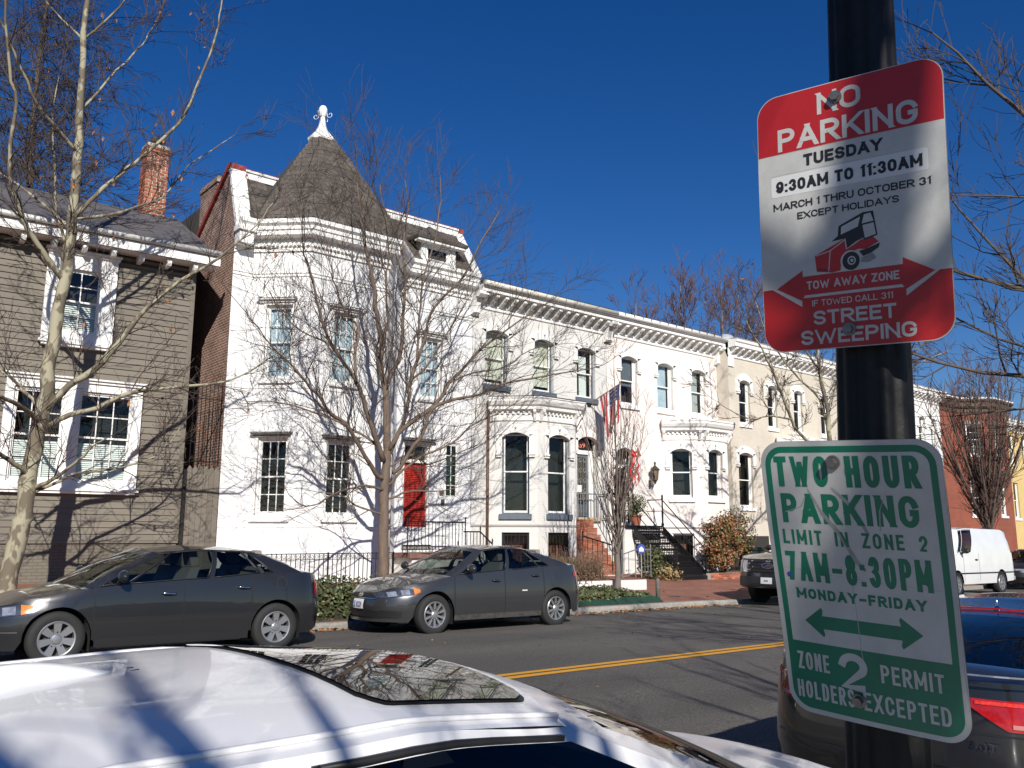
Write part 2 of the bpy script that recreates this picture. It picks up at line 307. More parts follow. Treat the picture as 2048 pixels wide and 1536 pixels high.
def window(house,T,s0,s1,z0,z1,nx=1,ny=1,rec=.13,fm=None,sm=None,split=.5,curtain=None,cz=(0,1),cs=(0,1),fw=.045,glass=None,inner=None,arch=0,single=False,label=None):
    fm=fm or WTRIM; sm=sm or WTRIM; glass=glass or GLASS
    f=MB(T); d0,d1=-rec-.08,-rec+.03
    f.box(s0,s0+fw,d0,d1,z0,z1); f.box(s1-fw,s1,d0,d1,z0,z1); f.box(s0+fw,s1-fw,d0,d1,z1-fw,z1); f.box(s0+fw,s1-fw,d0,d1,z0,z0+fw)
    W=f.build('window',fm,house)
    if label: W['label']=label
    a,b=s0+fw,s1-fw; zb,zt=z0+fw,z1-fw; zm=zb+(zt-zb)*split
    sashes=[(zb,zt,-rec)] if single else [(zm-.02,zt,-rec),(zb,zm+.02,-rec-.032)]
    for za,ze,d in sashes:
        q=MB(T); bw=.04; q.box(a,a+bw,d-.03,d,za,ze); q.box(b-bw,b,d-.03,d,za,ze); q.box(a+bw,b-bw,d-.03,d,za,za+bw+ (.02 if za==zb else 0)); q.box(a+bw,b-bw,d-.03,d,ze-bw,ze)
        ga,gb,gc,ge=a+bw,b-bw,za+bw+(.02 if za==zb else 0),ze-bw; mw=.011
        for i in range(1,nx): x=ga+(gb-ga)*i/nx; q.box(x-mw,x+mw,d-.028,d-.002,gc,ge)
        for j in range(1,ny):
            z=gc+(ge-gc)*j/ny
            for i in range(nx): q.box(ga+(gb-ga)*i/nx+mw,ga+(gb-ga)*(i+1)/nx-mw,d-.027,d-.003,z-mw,z+mw)
        q.build('sash',sm,W)
        for i in range(nx):
            for j in range(ny):
                p=MB(T); x0,x1=ga+(gb-ga)*i/nx,ga+(gb-ga)*(i+1)/nx; y0,y1=gc+(ge-gc)*j/ny,gc+(ge-gc)*(j+1)/ny; dd=d-.016
                p.quad((x0,dd,y0),(x1,dd,y0),(x1,dd,y1),(x0,dd,y1)); p.build('pane',glass,W)
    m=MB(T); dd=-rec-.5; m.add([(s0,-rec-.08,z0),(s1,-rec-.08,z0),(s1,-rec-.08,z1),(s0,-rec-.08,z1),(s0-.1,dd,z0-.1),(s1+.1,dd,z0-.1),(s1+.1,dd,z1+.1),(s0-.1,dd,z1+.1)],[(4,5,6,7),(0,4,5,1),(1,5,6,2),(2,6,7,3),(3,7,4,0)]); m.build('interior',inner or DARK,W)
    if curtain:
        c=MB(T); k=22; x0,x1=s0+fw+(s1-s0-2*fw)*cs[0],s0+fw+(s1-s0-2*fw)*cs[1]; amp=0 if curtain in (BLIND,WBLIND) else .018
        z_0,z_1=z0+(z1-z0)*cz[0],z0+(z1-z0)*cz[1]
        if curtain is WBLIND:
            nb=int((z_1-z_0)/.045)
            for i in range(nb): z=z_0+(z_1-z_0)*i/nb; c.add([(x0,-rec-.11,z+.040),(x1,-rec-.11,z+.040),(x1,-rec-.085,z),(x0,-rec-.085,z)],[(0,1,2,3)])
        else: c.grid([[(x0+(x1-x0)*i/k,-rec-.10+amp*math.sin(i*1.7),z) for i in range(k+1)] for z in (z_0,z_1)])
        c.build('blind' if amp==0 else 'curtain',curtain,W,amp>0)
    return W
def box_part(par,name,mat,T,*b,**k):
    return MB(T).box(*b).build(name,mat,par,**k)
def bracket_mesh(name,prof,w,mat):
    m=MB(); m.prism([(-d,z) for d,z in prof],0,-w/2,w/2); return m.mesh(name,mat)          # x along, y inwards (=-d)
def row_of(par,name,me,T,ss,z=0,d=0):
    for s in ss: link(name,me,par,T.mat(s,d,z))
BR_PROF=[(0,.30),(.44,.30),(.44,.22),(.40,.20),(.33,.17),(.26,.10),(.20,.085),(.12,.03),(.06,.0),(0,.0)]
# ---------------------------------------------------------------- house 1: taupe clapboard house
a=R(-3.5); E1=Vector((math.cos(a),math.sin(a))); O1=Vector((7.22,21))-E1*6.6
T1=Fr(O1,(O1.x+E1.x,O1.y+E1.y)); C1=6.6
h1=empty('clapboard_house',(T1(C1/2,-2,0)),'taupe clapboard house with white window surrounds behind the mottled sycamore','house')
W1=MB(); up=(C1-3.29,C1-1.81,5.66,7.86); lo=(C1-3.85,C1-1.04,2.36,4.92)
wall_mb(W1,T1,0,C1,1.30,8.05,[(up[0]+.12,up[1]-.12,up[2]+.1,up[3]-.1),(lo[0]+.1,lo[1]-.1,lo[2]+.12,lo[3]-.1)],.1)
W1.T=T1; W1.quad((C1,0,-.3),(C1,-6.5,-.3),(C1,-6.5,8.05),(C1,0,8.05)); W1.add([(C1,0,8.05),(C1,-6.5,8.05),(C1,-3.3,10.0)],[(0,1,2)]); W1.quad((0,-6.5,-.3),(C1,-6.5,-.3),(C1,-6.5,8.05),(0,-6.5,8.05))
wall1=W1.build('wall',TAUPE,h1)
bm_=MB(); bm_.prism([(0,0),(-.034,0),(-.006,.152),(0,.150)],0,0,1); bme=bm_.mesh('clapboard',TAUPE)
def board(s0,s1,z): link('clapboard',bme,wall1,T1.mat(s0,0,z)@Matrix.Diagonal((s1-s0,1,1,1)))
z=1.31
while z<7.95:
    segs=[(0.0,C1-.09)]
    for x0,x1,c0,c1 in ((up[0]+.06,up[1]-.06,up[2]-.05,up[3]),(lo[0]+.04,lo[1]-.04,lo[2]-.05,lo[3])):
        if c0-.1<z<c1: segs=[p for s in segs for p in ((s[0],min(s[1],x0)),(max(s[0],x1),s[1])) if p[1]-p[0]>.05]
    for s in segs:
        cut=s[0]
        while s[1]-cut>2.6:
            nx_=cut+rnd.uniform(1.3,2.4); board(cut,nx_-.004,z+rnd.uniform(-.002,.002)); cut=nx_
        board(cut,s[1],z+rnd.uniform(-.002,.002))
    z+=.1465
MB(T1).box(C1-.09,C1+.02,-.02,.028,1.30,7.98).box(C1-.001,C1+.02,-.11,-.02,1.3,7.98).build('corner_board',TAUPE,h1)
MB(T1).box(-.0,C1-.02,-.05,.0,-.6,1.27).build('foundation',TAUPEB,h1); MB(T1).box(-.0,C1+.01,-.02,.045,1.25,1.305).build('skirt_board',TAUPE,h1)
# cornice, brackets, roof
MB(T1).box(-.1,C1+.42,-.1,.50,8.03,8.09).box(-.1,C1+.44,.46,.53,8.03,8.27).build('cornice',WTRIM,h1)
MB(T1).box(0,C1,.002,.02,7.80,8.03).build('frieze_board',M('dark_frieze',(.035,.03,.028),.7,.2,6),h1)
bx=MB(); bx.prism([(0,0),(0,.17),(-.44,.17),(-.44,.06),(-.40,.0)],0,-.05,.05); bme2=bx.mesh('bracket',WTRIM); row_of(h1,'bracket',bme2,T1,[C1-.12-i*.62 for i in range(10)],7.855)
gt=MB(T1); gt.tube([(-.1,.58,8.33),(C1+.44,.58,8.33)],.07,8); gt.build('gutter',M('pale_gutter',(.55,.54,.52),.45,.15,8),h1,True)
rf=MB(T1); rf.add([(-.1,.56,8.33),(C1+.36,.56,8.33),(C1+.36,-3.3,10.35),(-.1,-3.3,10.35),(C1+.36,-6.8,8.3),(-.1,-6.8,8.3),(-.1,.56,8.25),(C1+.36,.56,8.25),(C1+.36,-3.3,10.25),(C1+.36,-6.8,8.2)],[(0,1,2,3),(3,2,4,5),(0,6,7,1),(1,7,8,2),(2,8,9,4)]); roof1=rf.build('roof',SHINGLE,h1)
MB(T1).tube([(-.1,-3.3,10.36),(C1+.36,-3.3,10.36)],.03,5).build('ridge_cap',M('ridge_metal',(.06,.055,.055),.6),h1)
# chimney built of single bricks
CX,CY,CW,CD=6.83,24.55,.62,.52
ch=MB(); ch.box(CX+.012,CX+CW-.012,CY+.012,CY+CD-.012,9.9,12.62); chim=ch.build('chimney',MORTAR,h1)
bk=MB(); bk.box(0,1,0,1,0,1); bkm=bk.mesh('brick',BRICKP)
def brick_run(par,P,Q,z0,n,bl=.205,bh=.062,gap=.013,dep=.1,off=.5,proud=.004,jit=.003,me=None):
    T=Fr(P,Q)
    for j in range(n):
        s=-(j%2)*off*(bl+gap); zz=z0+j*(bh+gap)
        while s<T.L-.02:
            a,b=max(0,s),min(T.L,s+bl)
            if b-a>.03: link('brick',me or bkm,par,T.mat(a,proud+rnd.uniform(-jit,jit),zz)@Matrix.Diagonal((b-a,dep,bh,1)))
            s+=bl+gap
brick_run(chim,(CX,CY),(CX+CW,CY),10.05,24,bh=.072,gap=.025,bl=.195); brick_run(chim,(CX,CY+CD),(CX,CY),10.05,24,bh=.072,gap=.025,bl=.195,off=.25)
for zz in (12.36,12.44):
    MB().box(CX-.03,CX+CW+.03,CY-.03,CY+CD+.03,zz,zz+.062).build('brick_course',BRICKP,chim)
MB().box(CX-.01,CX+CW+.01,CY-.01,CY+CD+.01,12.515,12.60).build('chimney_flaunching',M('flaunch',(.45,.42,.38),.9,.3,20),chim)
cp=MB(); cp.lathe([(.14,12.6),(.14,12.72),(.2,12.74),(.21,12.86),(.15,12.9)],(CX+.34,CY+.26,0),10); cp.build('chimney_cap',M('cap_dark',(.05,.045,.035),.8,.4,20,.4,40),chim)
MB().box(CX-.03,CX+CW+.03,CY-.04,CY+CD,9.95,10.22).build('chimney_flashing',M('flashing',(.5,.48,.45),.5,.4,12),chim)
# upper window with projecting white surround
def surround(par,s0,s1,z0,z1,w,d,cap=True):
    m=MB(T1); m.box(s0,s0+w,-.1,d,z0,z1); m.box(s1-w,s1,-.1,d,z0,z1); m.box(s0+w,s1-w,-.1,d,z1-w*1.1,z1); m.box(s0+w,s1-w,-.1,d,z0,z0+w*.7)
    m.box(s0-.03,s1+.03,-.02,d+.05,z1,z1+.06); m.box(s0-.06,s1+.06,-.02,d+.10,z1+.062,z1+.10)
    m.box(s0-.05,s1+.05,-.02,d+.06,z0-.06,z0-.002); m.box(s0+.02,s1-.02,-.02,d+.02,z0-.12,z0-.062)
    return m
su=surround(h1,*up[:2],up[2]+.1,up[3]-.06,.3,.12).build('window_surround',WTRIM,h1)
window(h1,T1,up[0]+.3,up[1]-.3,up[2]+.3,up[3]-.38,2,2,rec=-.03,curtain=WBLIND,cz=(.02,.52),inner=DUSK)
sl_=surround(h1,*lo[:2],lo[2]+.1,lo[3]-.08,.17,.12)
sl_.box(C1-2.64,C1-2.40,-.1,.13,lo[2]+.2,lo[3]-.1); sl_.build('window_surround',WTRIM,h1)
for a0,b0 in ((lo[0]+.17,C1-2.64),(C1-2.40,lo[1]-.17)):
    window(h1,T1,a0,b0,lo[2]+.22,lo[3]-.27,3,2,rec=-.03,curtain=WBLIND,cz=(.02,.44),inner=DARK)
# ---------------------------------------------------------------- lettering (built-in font only)
def text_polys(body,off=.0,space=1.0,res=3):
    c=bpy.data.curves.new('lettering','FONT'); c.body=body; c.offset=off; c.resolution_u=res; c.space_character=space
    o=bpy.data.objects.new('lettering',c); m=o.to_mesh()
    vs=[(v.co.x,v.co.y) for v in m.vertices]; fs=[tuple(p.vertices) for p in m.polygons]; o.to_mesh_clear(); bpy.data.objects.remove(o); bpy.data.curves.remove(c)
    return vs,fs
def lettering(par,name,body,mat,F,x0,x1,y0,y1,off=.0,space=1.0,ital=0,rot=0,bold=0,asp=1):
    vs,fs=text_polys(body,off,space); xs_=[v[0] for v in vs]; ys_=[v[1] for v in vs]; a,b,c,d=min(xs_),max(xs_),min(ys_),max(ys_)
    m=MB()
    if not bold: m.add([F(x0+(x-a)/(b-a)*(x1-x0)+ital*(y-c),y0+(y-c)/(d-c)*(y1-y0)) for x,y in vs],fs)
    else:
        for k,(dx,dy) in enumerate(((0,0),(-1,0),(1,0),(-.7,.7),(.7,-.7),(.7,.7),(-.7,-.7))): m.add([F(x0+(x-a)/(b-a)*(x1-x0)+dx*bold*asp,y0+(y-c)/(d-c)*(y1-y0)+dy*bold,k*.0001) for x,y in vs],fs)
    return m.build(name,mat,par)
# ---------------------------------------------------------------- white corner house with the turret
PW=[(8.17,21),(8.75,21),(9.81,19.94),(12.19,19.94),(13.25,21),(15.96,21)]
hw=empty('turret_house',(12,23,0),'white painted brick house with slate turret, finial and red door','house')
TW=[Fr(PW[i],PW[i+1]) for i in range(5)]
wl=MB(); Z0,Z1=-.5,9.0
hA=[(.38,1.10,5.38,7.34),(.35,1.13,1.92,3.86)]; hB=[(.73,1.44,5.38,7.28),(.70,1.49,1.92,3.84)]; hD=[(14.02-13.25,14.80-13.25,5.46,7.32),(13.53-13.25,14.43-13.25,1.18,4.08),(15.0-13.25,15.52-13.25,2.52,4.2)]
wall_mb(wl,TW[0],0,TW[0].L,Z0,Z1); wall_mb(wl,TW[1],0,TW[1].L,Z0,Z1,hA); wall_mb(wl,TW[2],0,TW[2].L,Z0,Z1,hB+[(.58,1.52,.20,.72)]); wall_mb(wl,TW[3],0,TW[3].L,Z0,Z1); wall_mb(wl,TW[4],0,TW[4].L,Z0,Z1,hD)
wl.build('wall',WWALL,hw)
# side wall of weathered brick with sloping gable
s=MB(); gp=[(21.0,-.5),(21.0,9.25),(20.92,9.3),(21.56,11.15),(23.98,9.5),(24.1,9.4),(31,9.0),(31,-.5)]
s.add([(8.165,y,z) for y,z in gp]+[(8.50,y,z) for y,z in gp],[tuple(range(8)),tuple(range(8,16))[::-1]]+[(i,i+8,(i+1)%8+8,(i+1)%8) for i in range(2,8)]); s.build('side_wall',RBRICK,hw)
MB().box(8.06,8.165,20.9,31,-.5,.0).build('side_plinth',RBRICK,hw)
c=MB(); c.add([(x,y,z) for x in (8.10,8.56) for y,z in ((21.50,11.16),(21.50,11.30),(21.66,11.30),(24.02,9.66),(24.02,9.52),(21.62,11.16))],[(0,1,2,3,4,5),(11,10,9,8,7,6)]+[(i,(i+1)%6,(i+1)%6+6,i+6) for i in range(6)]); c.build('coping',REDC,hw)
def parapet(x0,x1):
    m=MB(); P=[(20.80,9.26),(20.86,9.26),(20.98,9.50),(21.60,11.14),(21.48,11.14),(20.86,9.52)]
    m.prism([(y,z) for y,z in P],0,x0,x1); m.box(x0-.03,x1+.03,20.55,20.93,9.18,9.32); m.box(x0+.02,x1-.02,20.62,20.93,8.86,9.18)
    o=m.build('parapet',WTRIM,hw); return o
parapet(8.12,8.54); MB().prism([(20.95,9.5),(21.62,11.16),(21.4,11.0),(20.83,9.6)],0,8.20,8.46).build('parapet_panel',WTRIM,hw)
m=MB(); m.prism([(20.75,9.45),(20.75,9.6),(21.80,11.22),(22.6,11.55),(22.6,9.4)],0,15.78,16.10); m.build('parapet',WTRIM,hw)
m=MB(); m.prism([(21.78,11.24),(21.78,11.38),(22.75,11.80),(22.75,11.62)],0,15.74,16.14); m.build('coping',REDC,hw)
m=MB(); m.box(8.22,8.85,22.65,23.9,9.2,11.35); m.box(8.18,8.9,22.6,23.95,11.15,11.25); m.build('rear_chimney',RBRICK,hw)
# mouldings
MB().sweep(PW[0:],[(0,8.78),(.05,8.78),(.05,8.86),(.08,8.90),(.08,8.99),(.10,9.0),(.10,9.10),(.34,9.14),(.34,9.25),(.38,9.27),(.38,9.36),(.46,9.42),(.46,9.53),(-.3,9.58)]).build('cornice',WTRIM,hw)
dm=MB(); dm.box(-.03,.03,-.14,-.08,0,.08); dme=dm.mesh('dentil',WTRIM)
dl=MB()
for i in (1,2,4):
    k=int(TW[i].L/.11)
    for j in range(k): q=(j+.5)*TW[i].L/k; dl.T=TW[i]; dl.box(q-.03,q+.03,.08,.14,8.91,8.985)
dl.T=None; tag(dl.build('dentils',WTRIM,hw),kind='stuff')
for z in (8.20,8.11): MB().sweep(PW,[(0,z-.018),(.028,z-.012),(.028,z+.012),(0,z+.018)],False).build('string_course',WTRIM,hw)
MB().sweep(PW[0:],[(0,5.14),(.02,5.14),(.02,5.19),(0,5.20)],False).build('string_course',WTRIM,hw)
MB().sweep(PW,[(.03,Z0),(.03,1.62),(.045,1.63),(.045,1.665),(0,1.68)],False).build('water_table',M('white_plinth',(.78,.78,.77),.6,.05,2,.15,30),hw)
def flat_hood(T,a,b,z,h=.13,d=.16,mat=None):
    m=MB(T); m.box(a+.05,b-.05,-.02,d*.5,z,z+h*.45); m.box(a,b,-.02,d,z+h*.45+.002,z+h*.72); m.box(a-.02,b+.02,-.02,d+.03,z+h*.72+.002,z+h); return m.build('window_hood',mat or WTRIM,hw)
def casing(T,a,b,c,e,w=.09,d=.03):
    m=MB(T); m.box(a-w,a,-.02,d,c-w,e+w); m.box(b,b+w,-.02,d,c-w,e+w); m.box(a,b,-.02,d,c-w,c-.005); m.box(a,b,-.02,d,e+.005,e+w); m.box(a-w-.02,b+w+.02,-.02,d+.05,c-w-.05,c-w-.002); return m.build('window_casing',WTRIM,hw)
GH=M('grey_hood_paint',(.20,.195,.185),.6,.15,8)
for T,H,cu in ((TW[1],hA[0],CURT),(TW[2],hB[0],CURT),(TW[4],hD[0],CURT)):
    a,b,c_,e=H; flat_hood(T,a-.2,b+.1,e+.06); casing(T,a,b,c_,e,.06)
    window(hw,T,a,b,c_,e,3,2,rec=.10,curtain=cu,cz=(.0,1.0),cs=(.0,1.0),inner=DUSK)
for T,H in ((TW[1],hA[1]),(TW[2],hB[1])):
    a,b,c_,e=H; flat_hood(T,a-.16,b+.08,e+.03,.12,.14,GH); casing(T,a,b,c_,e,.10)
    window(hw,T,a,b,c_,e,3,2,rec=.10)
a,b,c_,e=.58,1.52,.20,.72; window(hw,TW[2],a,b,c_,e,4,1,rec=.12,single=True)
# door, transom, side light
D=TW[4]; a,b=hD[1][0],hD[1][1]
dp=MB(D); dp.box(a+.05,b-.05,-.2,-.15,1.2,3.52); door=dp.build('door',REDD,hw)
lv=MB(D); n=40
for i in range(n): z=1.30+i*(2.12/n); lv.add([(a+.13,-.149,z),(b-.13,-.149,z),(b-.13,-.125,z+.012),(a+.13,-.125,z+.012),(a+.13,-.149,z+.048),(b-.13,-.149,z+.048)],[(0,1,2,3),(3,2,5,4)])
lv.build('louvre',REDD,door); MB(D).box(a+.05,a+.13,-.15,-.12,1.2,3.52).box(b-.13,b-.05,-.15,-.12,1.2,3.52).build('door_stile',REDD,door)
kn=MB(D); kn.tube([(b-.10,-.12,2.22),(b-.10,-.06,2.22),(b-.10,-.045,2.22)],[.012,.035,.02],8); kn.build('handle',M('brass',(.6,.4,.12),.3,metal=1),door)
MB(D).box(a,a+.05,-.2,-.05,1.18,4.08).box(b-.05,b,-.2,-.05,1.18,4.08).box(a+.05,b-.05,-.2,-.05,3.53,3.62).box(a+.05,b-.05,-.2,-.05,4.03,4.08).build('door_frame',WTRIM,hw)
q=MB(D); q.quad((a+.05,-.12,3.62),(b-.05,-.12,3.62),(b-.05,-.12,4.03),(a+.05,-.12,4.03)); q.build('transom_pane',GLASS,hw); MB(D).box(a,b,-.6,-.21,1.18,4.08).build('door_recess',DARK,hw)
flat_hood(D,a-.08,b+.12,4.11,.13,.16,GH); MB(D).box(a-.05,b+.05,-.1,.08,1.06,1.178).build('door_sill',GREYC,hw)
a,b,c_,e=hD[2]; sw=window(hw,D,a,b,c_,e,2,5,rec=.08,single=True,glass=MGLASS('green_leaded_glass',(.25,.42,.36)),inner=M('pale_green_interior',(.30,.42,.38),.8,.3,5),fm=WTRIM,label='narrow green leaded side light beside the red door')
for k,(zz,cc) in enumerate(((2.9,(.5,.4,.05)),(3.25,(.05,.2,.3)),(3.4,(.35,.05,.04)),(3.05,(.1,.3,.1)))): MB(D).box(a+.16,b-.16,-.115,-.105,zz,zz+.10).build('stained_piece',M('stain%d'%k,cc,.3),sw)
MB(D).box(14.85-13.25,14.96-13.25,-.01,.05,2.32,2.50).build('letter_slot',M('bronze',(.08,.06,.05),.5),hw); MB(D).box(14.80-13.25,14.93-13.25,-.01,.04,2.62,2.76).build('name_plate',M('plate_brown',(.14,.1,.08),.5,.3,30),hw)
# slate roofs
RING=[(8.58,20.6),(9.64,19.54),(12.36,19.54),(13.42,20.6),(13.42,22.3),(12.36,23.2),(9.64,23.2),(8.58,22.3)]; AX,AY=10.78,21.55
KZ=[(9.54,1.0),(9.72,.955),(9.95,.90),(10.25,.825),(10.6,.735),(11.1,.60),(11.7,.435),(12.2,.295),(12.55,.19),(12.78,.125)]
def ringpt(i,k): return Vector((AX+(RING[i%8][0]-AX)*k,AY+(RING[i%8][1]-AY)*k,0))
def kz(z):
    for (z0,k0),(z1,k1) in zip(KZ[:-1],KZ[1:]):
        if z<=z1: return k0+(k1-k0)*(z-z0)/(z1-z0)
    return KZ[-1][1]
t=MB(); t.grid([[tuple(ringpt(i,k)[:2])+(z,) for i in range(9)] for z,k in KZ]); roof=t.build('turret_roof',SLATEB,hw)
smb=MB(); pts=[(-.5,.30),(-.5,.10),(-.38,.03),(-.18,0),(.18,0),(.38,.03),(.5,.10),(.5,.30)]
smb.prism([(x,y) for x,y in pts],2,0,.014); sme=smb.mesh('slate',SLATE)
def slates(par,A,B,C_,D_,jit=.004,wid=.235,xo=0):                     # quad: A,B bottom, D,C top
    A,B,C_,D_=map(Vector,(A,B,C_,D_)); e=(B-A).normalized(); up=((C_+D_)/2-(A+B)/2).normalized(); up=(up-e*up.dot(e)).normalized(); n=e.cross(up)
    L=(B-A).length; k=max(1,round(L/wid)); w=L/k
    for i in range(k):
        p=A+e*(w*(i+.5)+xo*w)-up*.03+n*(.028+rnd.uniform(-jit,jit)); up2=(up-n*.05).normalized(); n2=e.cross(up2)
        if xo and i==k-1: continue
        if xo and i==0:
            for q_ in (.25,k-.25):
                p2=A+e*(w*q_)-up*.03+n*.028; u2=(up-n*.05).normalized(); m2=e.cross(u2); link('slate',sme,par,Matrix(((e.x*w*.5,u2.x,m2.x,p2.x),(e.y*w*.5,u2.y,m2.y,p2.y),(e.z*w*.5,u2.z,m2.z,p2.z),(0,0,0,1))))
        Mx=Matrix(((e.x*w*1.0,up2.x,n2.x,p.x),(e.y*w*1.0,up2.y,n2.y,p.y),(e.z*w*1.0,up2.z,n2.z,p.z),(0,0,0,1))); link('slate',sme,par,Mx)
zr=9.54; r_=0
while zr<12.70:
    z2=min(12.78,zr+.185*(.75 if zr<10 else .93))
    for i in (0,1):
        ka,kb=kz(zr),kz(z2); a=ringpt(i,ka);b=ringpt(i+1,ka);c_=ringpt(i+1,kb);d_=ringpt(i,kb)
        a.z=b.z=zr;c_.z=d_.z=z2
        if (b-a).length>.1: slates(roof,a,b,c_,d_,xo=.5*(r_%2))
    zr=z2; r_+=1
for i in (1,2):
    hp=MB(); hp.tube([tuple(ringpt(i,k)[:2])+(z+.02,) for z,k in KZ],.035,5); hp.build('hip',SLATE,roof)
fn=MB(); fn.lathe([(.38,12.70),(.40,12.74),(.40,12.81),(.36,12.83),(.33,12.88),(.18,13.06),(.11,13.22),(.08,13.40),(.065,13.50)],(AX,AY,0),8,a0=PI/8); fin=fn.build('finial',WTRIM,hw)
f2=MB(); f2.lathe([(.05,13.48),(.08,13.52),(.10,13.56),(.11,13.60),(.13,13.67),(.12,13.77),(.08,13.84),(.02,13.87)],(AX,AY,0),12); f2.build('finial_bud',WTRIM,fin,True)
sc_=MB()
for ang in range(4):
    ca,sa=math.cos(ang*PI/2+.6),math.sin(ang*PI/2+.6); P=[]
    for i in range(13): th=i*.55; rr=.10*(1-i/18); P.append((.14+rr*math.cos(th+2.6)+.09,13.55+rr*math.sin(th+2.6)))
    sc_.tube([(AX+x*ca,AY+x*sa,z) for x,z in P],.009,4)
sc_.build('finial_scroll',WTRIM,fin)
MS0=(20.78,9.55); MS1=(21.78,11.12)
ms=MB(); ms.quad((8.5,MS0[0],MS0[1]),(15.8,MS0[0],MS0[1]),(15.8,MS1[0],MS1[1]),(8.5,MS1[0],MS1[1])); ms.box(8.5,15.9,21.8,30,9.3,11.08); man=ms.build('mansard_roof',SLATEB,hw)
MB().box(8.5,15.85,21.70,21.95,11.06,11.24).box(8.5,15.85,21.66,21.95,11.245,11.30).build('mansard_trim',WTRIM,hw); MB().box(8.5,15.85,21.68,22.1,11.303,11.33).build('mansard_coping',REDC,hw)
def mpt(x,k): return (x,MS0[0]+(MS1[0]-MS0[0])*k,MS0[1]+(MS1[1]-MS0[1])*k)
for j in range(9):
    for x0,x1 in ((12.75,13.9),(15.15,15.78)) if j<4 else ((12.1,15.78),): slates(man,mpt(x0,j/9),mpt(x1,j/9),mpt(x1,(j+1)/9),mpt(x0,(j+1)/9),xo=.5*(j%2))
for x0,x1 in ((8.6,9.2),):
    for j in range(9): slates(man,mpt(x0,j/9),mpt(x1,j/9),mpt(x1,(j+1)/9),mpt(x0,(j+1)/9),xo=.5*(j%2))
dor=MB(); TD=Fr((13.86,20.84),(15.14,20.84)); LD=TD.L
wall_mb(dor,TD,0,LD,9.50,10.34,[(.2,1.06,9.66,10.16)],.1); dor.T=TD; dor.quad((0,0,9.5),(0,-1,9.5),(0,-1,10.34),(0,0,10.34)); dor.quad((LD,0,9.5),(LD,-1,9.5),(LD,-1,10.34),(LD,0,10.34)); dmr=dor.build('dormer',WTRIM,hw)
window(dmr,TD,.2,1.06,9.66,10.16,1,1,rec=.06,single=True)
for w_ in list(dmr.children):
    for c2 in list(w_.children): c2.parent=dmr
dr=MB(TD); dr.add([(-.3,.28,10.34),(LD+.3,.28,10.34),(LD+.3,-1,10.34),(-.3,-1,10.34),(LD/2,-.55,11.0),(LD/2,-1.2,11.0),(-.28,.26,10.26),(LD+.28,.26,10.26),(LD+.28,-1,10.26),(-.28,-1,10.26)],[(0,1,4),(1,2,5,4),(3,0,4,5),(6,7,8,9),(0,6,7,1),(0,3,9,6),(1,7,8,2)]); dr.build('dormer_roof',SLATE,dmr)
MB(TD).box(-.25,LD+.25,.0,.22,10.18,10.258).build('dormer_cornice',WTRIM,dmr)
# downpipe at the turret's right edge
dpipe=MB(); dpipe.tube([(12.40,19.85,8.9),(12.42,19.9,8.2),(12.42,19.95,.3)],.05,8); dpipe.build('downpipe',M('white_pipe',(.62,.63,.66),.5,.15,5),hw,True)
